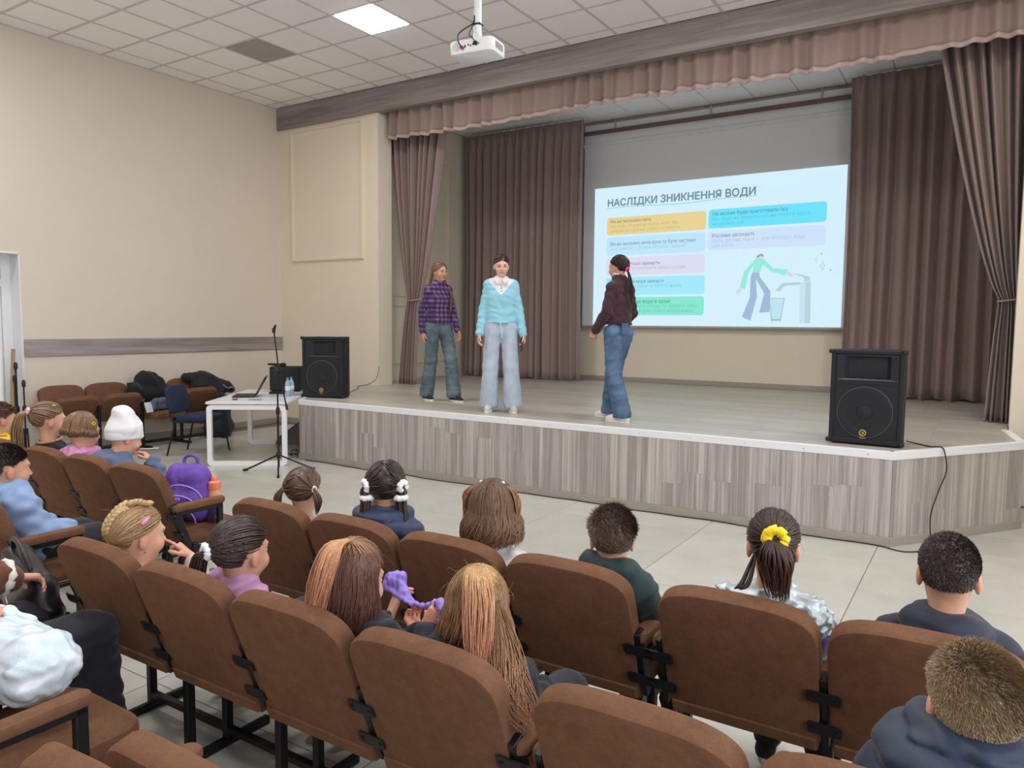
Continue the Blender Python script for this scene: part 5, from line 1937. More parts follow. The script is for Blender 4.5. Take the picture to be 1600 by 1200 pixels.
def scrunchie(root, c, axis, r, tube, mat, name='hair_tie', wav=0.0):
    Mx = rot_to(axis); c = Vector(c)
    P = [c + Mx @ Vector(((r + wav * math.sin(k * 2.1)) * math.cos(2 * PI * k / 20), (r + wav * math.sin(k * 2.1)) * math.sin(2 * PI * k / 20), wav * math.cos(k * 1.7))) for k in range(21)]
    return MB().tube(P, [tube * (1 + 0.25 * math.sin(k * 2.4)) if wav else tube for k in range(21)], 8, False).build(name, mat, root, 'all')


W_SOLE = plain('sole_white', srgb(226, 224, 220), 0.6); D_SOLE = plain('sole_dark', srgb(60, 58, 56), 0.7)
M_trk = cloth('dark_trousers', (44, 46, 54)); M_jean_k = M_denim('denim_mid', (70, 90, 122), (100, 120, 150))

# ================================================================ the three girls on the stage
GZ = SH


def stage_girl(loc, rz, label, u):
    return empty('person', loc, rz, label, 'person')


# --- girl in the purple plaid shirt
u = 1.59 / 1.6
g = stage_girl((-5.28, 6.78, GZ), math.radians(-112), 'girl in a purple plaid shirt and blue-grey jeans walking on the stage', u)
J = stand_pose(u, elR=(0.180, -0.07, 1.035), wrR=(0.185, -0.05, 0.79), elL=(-0.175, 0.02, 1.03), wrL=(-0.18, 0.12, 0.805),
               knR=(0.085, -0.03, 0.46), anR=(0.09, -0.13, 0.085), knL=(-0.09, 0.12, 0.47), anL=(-0.10, 0.17, 0.085))
H = Head((0, 0.02 * u, 1.49 * u), math.radians(8), math.radians(2), 0, 0.97)
body(g, J, u, H, (206, 160, 136), [dict(m='R', n=(-1, 0.2, 0), t=1, curl=0.32), dict(m='L', n=(1, 0.2, 0), t=-1, curl=0.32)], 0.9, 0.004)
H.face(g, (110, 84, 62))
MP = M_plaid()
top(g, J, u, 'plaid_shirt', MP, 0.010, 0.96, 0.0022, 36, hem=0.885 * u, seed=3, h=0.007,
    extra=lambda S: S.cone((-0.035, 0.0, 1.345), (0.035, 0.0, 1.345), 0.030, 0.030, 0.02))
bottoms(g, J, u, 'jeans', M_denim('denim_bluegrey', (78, 96, 106), (116, 134, 140)), (0.078, 0.066, 0.080), 0.006, 0.003, 0.045, 0.009, 5)
shoe(g, J['anR'], (0.1, 1), cloth('canvas_black', (34, 36, 46), 0.8), W_SOLE, 1.0); shoe(g, J['anL'], (-0.05, 1), cloth('canvas_black', (34, 36, 46), 0.8), W_SOLE, 1.0)
hc = srgb(122, 96, 74)
hr = Hair(11)
pulled(hr, H, (0.75, -0.45, -0.55), 90, hc, 0.0075, sel=lambda d: d.x > 0.02, nape=-0.7)
pulled(hr, H, (-0.75, -0.45, -0.55), 90, hc, 0.0075, sel=lambda d: d.x < -0.02, nape=-0.7)
hr.plait([H.surf((0.75, -0.45, -0.55), 0.012), (0.085, -0.06, 1.33), (0.105, -0.10, 1.22), (0.11, -0.115, 1.10)], 0.015, 0.011, hc)
hr.plait([H.surf((-0.75, -0.45, -0.55), 0.012), (-0.09, 0.0, 1.34), (-0.10, 0.10, 1.22), (-0.095, 0.105, 1.08), (-0.10, 0.09, 1.0)], 0.013, 0.008, tuple(c * 0.8 for c in hc))
hr.build(g, (cap(H, 0.005), tuple(c * 0.7 for c in hc)))

# --- girl in the light blue jumper
u = 1.59 / 1.6
g = stage_girl((-4.12, 6.30, GZ), math.radians(-147), 'girl in a light blue jumper over a white collar, pale jeans, facing the audience', u)
J = stand_pose(u, elR=(0.178, -0.02, 1.03), wrR=(0.212, 0.03, 0.79), elL=(-0.178, -0.02, 1.03), wrL=(-0.222, 0.04, 0.785),
               anR=(0.115, -0.03, 0.085), anL=(-0.125, 0.03, 0.085), knR=(0.10, 0.01, 0.46), knL=(-0.105, 0.04, 0.46))
H = Head((0.0, 0.025 * u, 1.485 * u), math.radians(6), math.radians(10), math.radians(2), 0.97)
body(g, J, u, H, (226, 184, 162), [dict(m='R', n=(-1, 0.2, 0), t=1, curl=0.4), dict(m='L', n=(1, 0.3, 0), t=-1, curl=0.6)], 0.9, 0.004)
H.face(g, (92, 66, 50))
blue, wht = np.array(srgb(150, 208, 228)), np.array(srgb(232, 234, 238))


def vneck(V):
    c = np.tile(blue, (len(V), 1))
    m = (V[:, 1] > -0.03) & (V[:, 2] > (1.175 + np.abs(V[:, 0]) * 1.15) * u) & (np.abs(V[:, 0]) < 0.12)
    c[m] = wht
    return c


top(g, J, u, 'jumper', M_clothc, 0.012, 0.97, 0.0026, 30, hem=0.90 * u, seed=8, h=0.0065, f=1.0, af=1.1, color=vneck)
cl = MB()
for m in (-1, 1):
    cl.add([(m * 0.004, 0.062, 1.318 * u), (m * 0.05, 0.045, 1.35 * u), (m * 0.062, -0.01, 1.372 * u), (m * 0.075, 0.0, 1.335 * u), (m * 0.068, 0.062, 1.305 * u), (m * 0.035, 0.082, 1.28 * u)], [(0, 1, 5), (1, 4, 5), (1, 3, 4), (1, 2, 3)])
co_ = cl.build('shirt_collar', cloth('collar_white', (236, 236, 240)), g, 'all')
co_.modifiers.new('cloth thickness', 'SOLIDIFY').thickness = 0.006
for k in range(3):
    MB().lathe([(0.005, 0), (0.005, 0.003)], (0, 0.094 + 0.002 * k, (1.275 - 0.03 * k) * u), 8, rot_to((0, 1, 0))).build('button', D_SOLE, g)
hem_ = [(0.118 * math.cos(a), 0.086 * math.sin(a), (0.912 + 0.006 * math.sin(3 * a)) * u) for a in [2 * PI * k / 30 for k in range(31)]]
MB().tube(hem_, 0.014, 8, False).build('jumper_hem', cloth('jumper_blue', (150, 208, 228)), g, 'all')
bottoms(g, J, u, 'jeans', M_denim('denim_pale', (172, 186, 204), (196, 208, 222)), (0.082, 0.072, 0.090), 0.006, 0.003, 0.04, 0.009, 7)
MB().tube(bez([(0.01, 0.115, 0.91), (0.0, 0.125, 0.86), (-0.012, 0.12, 0.78), (-0.01, 0.118, 0.74)], 12), 0.004, 6).build('drawstring', W_SOLE, g, 'all')
for m in 'RL':
    shoe(g, J['an' + m], (0.12 if m == 'R' else -0.1, 1), cloth('shoe_greywhite', (196, 192, 188), 0.6), W_SOLE, 1.0)
hc = srgb(66, 46, 36)
hr = Hair(12)
pulled(hr, H, (0, -0.9, 0.15), 260, hc, 0.0055, front=0.40, off=0.008)
tail(hr, [H.surf((0, -0.9, 0.15), 0.02), (0, -0.13, 1.46), (0, -0.13, 1.36), (0, -0.12, 1.22)], 24, 0.022, 0.005, hc)
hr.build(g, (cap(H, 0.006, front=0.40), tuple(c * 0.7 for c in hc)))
for k, (a, b) in enumerate((((0.045, 0.074, -0.03), (0.049, 0.071, -0.045)), ((0.053, 0.066, -0.034), (0.052, 0.066, -0.040)))):
    MB().tube([H.pt(-a[0], a[1] + 0.004, a[2]), H.pt(-b[0], b[1] + 0.004, b[2])], 0.0016, 5).build('face_paint', D_SOLE, g)
wl = Vector(J['wrL'])
ph_ = empty('phone', (0, 0, 0), 0, 'black phone in the hand of the girl in the light blue jumper', 'phone')
ph_.matrix_world = Matrix.Translation((-4.12, 6.30, GZ)) @ Matrix.Rotation(math.radians(-147), 4, 'Z') @ Matrix.Translation(wl + Vector((0.012, 0.045, -0.09))) @ Matrix.Rotation(0.5, 4, 'X') @ Matrix.Rotation(0.3, 4, 'Z')
MB().box((-0.006, -0.035, -0.072), (0.006, 0.035, 0.072), 0.004).build('phone_body', M_black, ph_)
MB().box((0.006, -0.031, -0.066), (0.0066, 0.031, 0.066)).build('phone_screen', plain('phone_glass', srgb(40, 44, 52), 0.08), ph_)

# --- girl in the dark maroon top, walking away to the left
u = 1.53 / 1.6
g = stage_girl((-2.86, 6.36, GZ), math.radians(76), 'girl in a dark maroon top and blue jeans looking at the screen', u)
J = stand_pose(u, elL=(-0.185, 0.0, 1.05), wrL=(-0.15, 0.17, 0.87), elR=(0.18, -0.02, 1.04), wrR=(0.15, 0.15, 0.85),
               knL=(-0.09, -0.02, 0.46), anL=(-0.10, -0.14, 0.085), knR=(0.085, 0.12, 0.47), anR=(0.09, 0.16, 0.085), che=(0, 0.005, 1.16))
H = Head((0, 0.02 * u, 1.49 * u), math.radians(-4), math.radians(4), 0, 0.97)
body(g, J, u, H, (206, 158, 132), [dict(m='L', fwd=(0.05, 0.5, -0.8), n=(1, 0.2, 0.2), t=-1, curl=0.75), dict(m='R', fwd=(0, 0.5, -0.8), n=(-1, 0.2, 0.2), t=1, curl=0.7)], 0.9, 0.004)
H.face(g, (60, 44, 36))
top(g, J, u, 'maroon_top', cloth('maroon', (66, 44, 52), 0.9), 0.014, 0.97, 0.0028, 28, hem=0.93 * u, seed=15, h=0.007, f=1.0, af=1.12,
    extra=lambda S: S.cone((-0.04, -0.005, 1.36 * u), (0.04, -0.005, 1.36 * u), 0.036, 0.036, 0.02))
MB().tube(bez([(-0.035, 0.055, 1.395 * u), (-0.06, 0.02, 1.41 * u), (-0.05, -0.03, 1.405 * u)], 10), 0.008, 6).build('white_collar', cloth('collar_white', (236, 236, 240)), g, 'all')
bottoms(g, J, u, 'jeans', M_denim('denim_blue', (66, 90, 124), (104, 130, 164)), (0.086, 0.072, 0.082), 0.006, 0.0032, 0.045, 0.009, 9)
MB().box((-0.11, -0.128, 0.80), (-0.02, -0.118, 0.90), 0.004).build('back_pocket', M_denim('denim_blue', (66, 90, 124), (104, 130, 164)), g)
for m in 'RL':
    shoe(g, J['an' + m], (-0.05, 1), cloth('sneaker_white', (232, 226, 226), 0.5), W_SOLE, 1.02)
hc = srgb(40, 30, 28)
hr = Hair(13)
tie_d = (0, -0.86, -0.48)
pulled(hr, H, tie_d, 170, hc, 0.007, nape=-0.75)
tp = H.surf(tie_d, 0.025)
tail(hr, [tp, (0.0, -0.12, 1.36 * u), (-0.01, -0.145, 1.24 * u), (-0.01, -0.15, 1.08 * u)], 30, 0.018, 0.005, hc, srgb(70, 46, 44))
hr.build(g, (cap(H, 0.005, nape=-0.75), tuple(c * 0.7 for c in hc)))
scrunchie(g, tp, H.M @ Vector(tie_d), 0.013, 0.011, cloth('tie_pink', (236, 60, 128), 0.6))

# ================================================================ children in the audience
Y1, Y2, YL1, YL2 = 2.04 + 0.21, 1.31 + 0.21, 2.19 + 0.21, 1.43 + 0.21
GK = 'children of the audience'


def kid(x, y, label):
    return empty('person', (x, y, 0), 0, label, 'person', GK)


def finish(root, J, trousers=None, shoes=None, u=0.8):
    bottoms(root, J, u, 'trousers', trousers or M_trk, (0.082, 0.066, 0.052), 0.008, 0.003, None, 0.014)
    for m in 'LR':
        shoe(root, J['an' + m], (0, 1), shoes or cloth('shoe_dark', (52, 52, 58)), W_SOLE, 0.85, max(0.0, J['an' + m][2] - 0.085))


def head_at(topz, x=0.0, y=0.0, yaw=0, pitch=0, roll=0, hs=0.94):
    return Head((x, y, topz - 0.098 * hs), math.radians(yaw), math.radians(pitch), math.radians(roll), hs)


def crop(g, H, col, n, ln, seed, front=0.5, nape=-0.55, lift=0.35, comb=(0, 0.35, -0.35), off=0.003, fade=True, topl=1.0, w=0.0022):
    hr = Hair(seed)

    def where(d):
        if not hairline(d, front, nape):
            return 0
        return 1.0 if not fade else (topl if d.z > 0.35 else 0.35 + 0.5 * max(0, d.z + 0.5))
    hr.spikes(H, n, ln, col, where, lift, comb, w)
    hr.build(g, (cap(H, off, front, nape), tuple(c * 0.85 for c in col)))


# boy with cropped dark hair and a navy hooded jacket (front row right)
g = kid(-0.05, Y1, 'boy with cropped dark hair and navy hooded jacket, front row right')
J = sit_pose(1.06, 0.0); H = head_at(1.02, 0, 0.0, 2, 4)
body(g, J, 0.8, H, (214, 166, 140)); H.face(g)
top(g, J, 0.8, 'jacket', cloth('navy_jacket', (34, 38, 56), 0.6), 0.022, 0.95, 0.004, 32, hooded=(0.024, 0.030, 0.075), seed=21)
finish(g, J)
crop(g, H, srgb(64, 53, 50), 9000, 0.010, 31, nape=-0.66, lift=0.15, comb=(0.1, 0.25, -0.6), fade=True, w=0.0009)

# girl with yellow and blue scrunchie, silver jacket
g = kid(-0.50, Y1, 'girl with yellow and blue scrunchie and silver jacket, front row')
J = sit_pose(1.08, 0.0); H = head_at(1.02, 0.0, 0.0, 13, 4)
body(g, J, 0.8, H, (214, 166, 140)); H.face(g)
top(g, J, 0.8, 'jacket', shiny('silver', (188, 200, 206), 0.42, 0.45), 0.016, 0.6, 0.007, 62, quilt=0.0, seed=22, h=0.007)
sl_ = sleeves(SDF(), J, 0.8, 0.96, 1.0)
link('purple_sleeves', np_mesh('purple_sleeves', [sl_.mesh(0.010, 0.010)], cloth('purple_top', (124, 106, 190))), g)
finish(g, J)
hc = srgb(66, 48, 42)
hr = Hair(32)
td = (0.0, -0.98, 0.12)
pulled(hr, H, td, 520, hc, 0.0036, nape=-0.7)
tp = H.surf(td, 0.028)
tail(hr, [tp, H.surf((0.05, -0.98, -0.12), 0.045), H.surf((0.08, -0.9, -0.5), 0.055), H.pt(0.02, -0.13, -0.15)], 240, 0.046, 0.0028, hc, srgb(88, 62, 52), 0.55, 0.004)
flyaway(hr, H, 30, hc)
tail(hr, [H.surf((-0.6, -0.6, -0.55), 0.008), H.pt(-0.08, -0.10, -0.12), H.pt(-0.11, -0.11, -0.14)], 8, 0.014, 0.004, hc)
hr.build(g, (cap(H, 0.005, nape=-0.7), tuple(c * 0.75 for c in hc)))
scrunchie(g, tp + Vector((0, 0.012, 0.003)), H.M @ Vector(td), 0.024, 0.0145, cloth('scrunchie_yellow', (240, 212, 40), 0.6), 'yellow_scrunchie', 0.003)
scrunchie(g, tp + Vector((0, 0.024, -0.004)), H.M @ Vector(td), 0.027, 0.010, cloth('scrunchie_blue', (30, 84, 170), 0.6), 'blue_scrunchie', 0.003)

# boy with tousled brown hair, dark green jacket
g = kid(-1.02, Y1, 'boy with tousled brown hair and dark green jacket, front row')
J = sit_pose(1.0, -0.03); H = head_at(0.955, 0, 0.0, 24, 2, 0, 0.92)
body(g, J, 0.8, H, (216, 168, 142)); H.face(g)
top(g, J, 0.8, 'jacket', cloth('dark_green', (48, 66, 68), 0.7), 0.020, 0.95, 0.004, 34, seed=23,
    extra=lambda S: S.cone((-0.06, -0.03, 0.76), (0.06, -0.03, 0.76), 0.030, 0.030, 0.02))
finish(g, J)
crop(g, H, srgb(88, 68, 58), 8000, 0.032, 33, nape=-0.62, lift=0.22, comb=(0.5, 0.2, -0.55), off=0.009, fade=True, w=0.0012)

# girl with loose brown hair, white top
g = kid(-1.50, Y1, 'girl with loose brown hair and white top, front row')
J = sit_pose(1.02, -0.03); H = head_at(0.98, 0, 0.0, 22, 2)
body(g, J, 0.8, H, (216, 168, 142)); H.face(g)
top(g, J, 0.8, 'top', cloth('white_top', (226, 226, 230)), 0.016, 0.95, 0.005, 34, seed=24)
finish(g, J, M_jean_k)
hc = srgb(94, 70, 57)
hr = Hair(34)
loose(hr, H, 620, 0.125, hc, 0.0036, srgb(138, 106, 80), wav=0.018, flare=0.026, off=0.014)
for m in (-1, 1):
    tail(hr, [H.surf((m * 0.45, -0.1, 0.9), 0.012), H.surf((m * 0.8, -0.2, 0.55), 0.03), H.surf((m * 0.95, -0.2, 0.0), 0.03), H.pt(m * 0.09, -0.04, -0.13)], 16, 0.014, 0.005, srgb(126, 90, 66), srgb(150, 108, 78), 0.5, 0.005)
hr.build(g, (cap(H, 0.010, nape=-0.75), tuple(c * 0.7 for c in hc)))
for m in (-1, 1):
    MB().lathe([(0.004, 0), (0.008, 0.005), (0.004, 0.011)], H.surf((m * 0.45, -0.1, 0.9), 0.014), 10).build('hair_clip', W_SOLE, g, True)

# girl with four white scrunchies, navy padded jacket
g = kid(-2.02, Y1, 'girl with dark parted hair, white scrunchies and navy padded jacket, front row')
J = sit_pose(1.06, 0.0); H = head_at(1.005, 0, 0.0, 33, 4)
body(g, J, 0.8, H, (212, 164, 138)); H.face(g)
top(g, J, 0.8, 'padded_jacket', cloth('navy_padded', (34, 48, 82), 0.45, spec=0.4), 0.028, 0.95, 0.003, 30, quilt=0.014, hooded=(0.032, 0.042, 0.08), seed=25)
finish(g, J)
hc = srgb(50, 38, 36)
hr = Hair(35)
for m in (-1, 1):
    td = (m * 0.78, -0.58, -0.12)
    pulled(hr, H, td, 110, hc, 0.0066, sel=lambda d, m=m: d.x * m > 0.02, nape=-0.72)
    tp = H.surf(td, 0.022); t2 = H.surf((m * 0.75, -0.6, -0.62), 0.03)
    tail(hr, [tp, H.surf((m * 0.80, -0.6, -0.4), 0.03), t2, H.pt(m * 0.085, -0.085, -0.17), H.pt(m * 0.10, -0.10, -0.25)], 34, 0.020, 0.005, hc, srgb(66, 48, 44), 0.4)
    for c_, ax in ((tp, H.M @ Vector(td)), (t2, Vector((0, 0, 1)))):
        scrunchie(g, c_, ax, 0.017, 0.012, cloth('scrunchie_white', (236, 236, 240), 0.8), 'white_scrunchie', 0.003)
hr.build(g, (cap(H, 0.005, nape=-0.75), tuple(c * 0.75 for c in hc)))

# girl with two thin pigtails (behind the first chair of the front row)
g = kid(-2.50, Y1, 'small girl with two thin pigtails and pale ties, front row left')
J = sit_pose(0.92, -0.10); H = head_at(0.925, 0.0, 0.0, 22, 4, 0, 0.90)
body(g, J, 0.76, H, (220, 174, 150)); H.face(g)
top(g, J, 0.76, 'top', cloth('dusty_pink_top', (196, 160, 162)), 0.014, 0.95, 0.004, 34, seed=26)
finish(g, J)
hc = srgb(96, 72, 60)
hr = Hair(36)
for m in (-1, 1):
    td = (m * 0.85, -0.5, -0.1)
    pulled(hr, H, td, 95, hc, 0.0066, sel=lambda d, m=m: d.x * m > 0.02, nape=-0.72)
    tp = H.surf(td, 0.016)
    tail(hr, [tp, H.pt(m * 0.105, -0.06, -0.05), H.pt(m * 0.095, -0.055, -0.12)], 18, 0.014, 0.0045, hc, None, 0.3)
    scrunchie(g, tp, H.M @ Vector(td), 0.010, 0.006, cloth('tie_pale', (230, 220, 220), 0.7))
hr.build(g, (cap(H, 0.005, nape=-0.75), tuple(c * 0.75 for c in hc)))

# ---- second row
# blond boy with navy padded hood (bottom right)
g = kid(0.02, Y2, 'blond boy with cropped hair and navy padded jacket at the bottom right')
J = sit_pose(1.12, 0.0); H = head_at(1.0, 0.0, 0.0, 4, 6, 0, 0.97)
body(g, J, 0.84, H, (226, 178, 152)); H.face(g)
top(g, J, 0.84, 'padded_jacket', cloth('navy_padded_deep', (30, 46, 70), 0.5, spec=0.4), 0.030, 0.95, 0.003, 30, quilt=0.015, hooded=(0.040, 0.060, 0.100, 0.02), seed=27, h=0.007)
finish(g, J, cloth('beige_trousers', (196, 184, 150)))
crop(g, H, srgb(146, 124, 96), 16000, 0.017, 37, nape=-0.70, lift=0.22, comb=(0.3, 0.1, -0.55), off=0.004, fade=True, w=0.0008)

# girl with blond-pink ponytail and black coat
g = kid(-1.07, Y2, 'girl with blond and pink ponytail, long hair and black coat, second row')
J = sit_pose(1.06, -0.045, elL=(-0.185, 0.10, 0.555), wrL=(-0.335, 0.185, 0.625))
H = head_at(0.93, 0.0, 0.02, 14, 16)
body(g, J, 0.82, H, (222, 172, 146), [dict(m='L', fwd=(-0.75, 0.45, 0.35), n=(0.2, 0.3, 1), t=1, curl=0.7, res=0.0032)], 0.78, 0.0042)
H.face(g)
top(g, J, 0.82, 'coat', cloth('black_coat', (26, 30, 38), 0.9), 0.024, 0.92, 0.004, 30, hooded=(0.028, 0.040, 0.08), seed=28, h=0.007)
finish(g, J)
hb, hp_ = srgb(190, 156, 104), srgb(214, 150, 128)
hd2 = srgb(134, 102, 72)
hr = Hair(38)
td = (0.12, -0.50, 0.86)
loose(hr, H, 700, 0.13, hd2, 0.0022, srgb(160, 120, 92), wav=0.012, flare=0.018, off=0.006)
flyaway(hr, H, 45, hb)
pulled(hr, H, td, 480, hb, 0.0030, sel=lambda d: d.z > 0.12, nape=-0.3)
tp = H.surf(td, 0.022)
tail(hr, [tp, H.surf((0.22, -0.85, 0.62), 0.050), H.surf((0.36, -0.92, 0.1), 0.048), H.pt(0.055, -0.130, -0.09), H.pt(0.075, -0.115, -0.16)], 420, 0.034, 0.0019, hb, hp_, 0.5, 0.005)
tail(hr, [H.surf((0.75, -0.6, 0.1), 0.012), H.pt(0.11, -0.09, -0.08), H.pt(0.15, -0.11, -0.18), H.pt(0.20, -0.09, -0.26)], 330, 0.036, 0.0015, hd2, srgb(176, 128, 100), 0.8, 0.016)
hr.build(g, (cap(H, 0.005, nape=-0.72), tuple(c * 0.8 for c in hd2)))

# girl with brown hair and pinkish ponytail, playing with slime
g = kid(-1.48, Y2, 'girl with long brown hair and pink ponytail holding slime, second row')
J = sit_pose(1.0, -0.04, elL=(-0.145, 0.10, 0.56), wrL=(-0.045, 0.19, 0.645), elR=(0.15, 0.09, 0.56), wrR=(0.095, 0.19, 0.64))
H = head_at(0.94, 0.0, 0.0, 2, 14)
body(g, J, 0.82, H, (222, 172, 146), [dict(m='L', fwd=(0.1, 0.35, 0.75), n=(0.5, 0.8, 0.2), t=1, curl=0.45, res=0.0032), dict(m='R', fwd=(0.45, 0.35, 0.75), n=(-0.4, 0.8, 0.2), t=-1, curl=0.45, res=0.0032)], 0.8, 0.0042)
H.face(g)
top(g, J, 0.82, 'jacket', cloth('charcoal_jacket', (48, 50, 60), 0.85), 0.018, 0.86, 0.004, 32, seed=29)
finish(g, J)
hd3 = srgb(104, 74, 62)
hr = Hair(39)
loose(hr, H, 760, 0.16, hd3, 0.0024, srgb(112, 76, 66), wav=0.010, flare=0.010, off=0.006, face_open=80)
flyaway(hr, H, 50, hd3)
pulled(hr, H, td, 320, srgb(150, 112, 82), 0.0032, sel=lambda d: d.z > 0.15, nape=-0.3)
tp = H.surf(td, 0.022)
tail(hr, [tp, H.surf((0.10, -0.85, 0.55), 0.05), H.surf((0.08, -1, 0.05), 0.048), H.pt(-0.025, -0.125, -0.10), H.pt(-0.02, -0.10, -0.19)], 220, 0.028, 0.0024, srgb(196, 152, 108), srgb(206, 138, 118), 0.5, 0.005)
hr.build(g, (cap(H, 0.005, nape=-0.72), tuple(c * 0.8 for c in hd3)))

# girl with a ponytail and lilac jacket
g = kid(-2.00, Y2, 'girl with dark ponytail, white hair tie and lilac jacket, second row')
J = sit_pose(1.0, -0.07); H = head_at(0.935, 0.02, 0.0, 8, 6, 0, 0.96)
body(g, J, 0.8, H, (214, 164, 140)); H.face(g)
top(g, J, 0.8, 'jacket', cloth('lilac_jacket', (196, 146, 190), 0.6), 0.022, 0.95, 0.005, 40, seed=30,
    extra=lambda S: S.cone((-0.04, -0.02, 0.72), (0.04, -0.02, 0.72), 0.034, 0.034, 0.02))
finish(g, J)
hc = srgb(62, 46, 44)
hr = Hair(40)
td = (-0.35, -0.92, -0.12)
pulled(hr, H, td, 560, hc, 0.0034, nape=-0.72)
tp = H.surf(td, 0.022)
tail(hr, [tp, H.surf((-0.5, -0.9, -0.3), 0.04), H.pt(-0.075, -0.115, -0.12), H.pt(-0.07, -0.10, -0.18)], 130, 0.024, 0.0026, hc, None, 0.5)
hr.build(g, (cap(H, 0.005, nape=-0.75), tuple(c * 0.75 for c in hc)))
scrunchie(g, tp, H.M @ Vector(td), 0.017, 0.011, cloth('scrunchie_white', (236, 236, 240), 0.8), 'white_hair_tie', 0.001)

# girl with a blond plait and pink clip
g = kid(-2.56, Y2, 'girl with blond plaited hair and a pink clip pointing at her nose, second row')
J = sit_pose(0.95, -0.125, elR=(0.17, 0.15, 0.56), wrR=(0.078, 0.158, 0.683))
H = head_at(0.90, 0.0, 0.0, -6, 6, 0, 0.98)
body(g, J, 0.8, H, (224, 176, 150), [dict(m='R', fwd=(-0.55, -0.45, 0.70), n=(-0.5, -0.6, -0.6), t=1, fc=[0.12, 1.2, 1.25, 1.3], res=0.0032)], 0.74, 0.0038)
H.face(g, (150, 120, 92))
top(g, J, 0.8, 'top', cloth('cream_top', (214, 196, 180)), 0.014, 0.80, 0.004, 34, seed=31)
finish(g, J, M_jean_k)
hc = srgb(176, 146, 106)
hr = Hair(41)
pulled(hr, H, (0.2, -0.9, -0.4), 560, hc, 0.0032, nape=-0.72, col2=srgb(150, 120, 90))
hr.plait([H.surf((0.30, 0.25, 0.95), 0.010), H.surf((0.25, -0.25, 0.95), 0.014), H.surf((0.15, -0.7, 0.65), 0.014), H.surf((0.1, -0.97, 0.1), 0.014), H.surf((0.05, -0.85, -0.5), 0.014), H.pt(0.0, -0.10, -0.14)], 0.015, 0.012, srgb(186, 156, 112))
for k in range(26):
    a = hr.r.uniform(0, 2 * PI)
    d0 = Vector((hr.r.gauss(0, 0.5), hr.r.gauss(0, 0.5), 0.8)).normalized()
    p0 = H.surf(d0, 0.008)
    hr.lock([p0, p0 + H.M @ d0 * 0.012 + Vector((math.cos(a), math.sin(a), 0)) * 0.01, p0 + H.M @ d0 * 0.018 + Vector((math.cos(a), math.sin(a), 0)) * 0.03], 0.0004, hc)
hr.build(g, (cap(H, 0.005, nape=-0.75), tuple(c * 0.75 for c in hc)))
cp = [H.surf((0.80, 0.20, 0.55), 0.013), H.surf((0.86, 0.0, 0.42), 0.014), H.surf((0.90, -0.16, 0.28), 0.013)]
MB().tube(cp, [0.003, 0.006, 0.008], 8).build('pink_clip', cloth('clip_pink', (224, 150, 200), 0.3), g, 'all')
MB().lathe([(0.003, 0), (0.004, 0.003), (0.003, 0.006)], H.pt(0.078, -0.004, -0.068), 8).build('earring', M_steel, g, True)

# ---- left block
# boy in the light blue sweatshirt
g = kid(-3.80, YL2, 'boy with short dark hair in a light blue sweatshirt at the left edge')
J = sit_pose(1.1, 0.0); H = head_at(0.985, 0.0, 0.0, -4, 6, 0, 0.98)
body(g, J, 0.86, H, (206, 158, 134)); H.face(g, (50, 40, 36))
top(g, J, 0.86, 'sweatshirt', cloth('light_blue_sweat', (140, 164, 206), 0.9), 0.026, 0.95, 0.0045, 26, hooded=(0.022, 0.024, 0.07), seed=33, h=0.007, af=1.2, f=1.08)
finish(g, J, u=0.86)
crop(g, H, srgb(54, 46, 46), 8000, 0.011, 43, nape=-0.62, lift=0.15, comb=(0.0, 0.3, -0.6), fade=True, w=0.001)

# child in the white knitted hat
g = kid(-4.25, YL1, 'child in a white beanie and slate blue hoodie with a lollipop')
J = sit_pose(1.05, -0.02, elR=(0.18, 0.19, 0.61), wrR=(0.095, 0.168, 0.735)); H = head_at(0.99, 0.02, 0.06, -8, 18, 0, 0.95)
body(g, J, 0.82, H, (222, 168, 146), [dict(m='R', fwd=(-0.6, -0.35, 0.7), n=(-0.5, -0.6, -0.5), t=1, fc=[0.6, 1.2, 1.25, 1.3], res=0.0036)], 0.78, 0.004)
H.face(g)
top(g, J, 0.82, 'hoodie', cloth('slate_hoodie', (92, 106, 134), 0.9), 0.022, 0.9, 0.005, 30, hooded=(0.028, 0.036, 0.08), seed=34)
finish(g, J, u=0.82)
S = SDF()
S.ell(H.pt(0, -0.012, 0.0), [0.087 * H.hs, 0.107 * H.hs, 0.100 * H.hs], 0.03, H.Mn)
S.cone(H.pt(0, -0.022, 0.05), H.pt(0.0, -0.048, 0.105), 0.078, 0.050, 0.06)
S.cone(H.pt(0, -0.05, 0.10), H.pt(0.0, -0.075, 0.125), 0.046, 0.034, 0.05)


def hat_z(X, Y, Z):
    P = [X - H.O.x, Y - H.O.y, Z - H.O.z]
    y = (P[0] * H.Mn[0, 1] + P[1] * H.Mn[1, 1] + P[2] * H.Mn[2, 1]); z = (P[0] * H.Mn[0, 2] + P[1] * H.Mn[1, 2] + P[2] * H.Mn[2, 2])
    return z + 0.022 - 0.30 * y


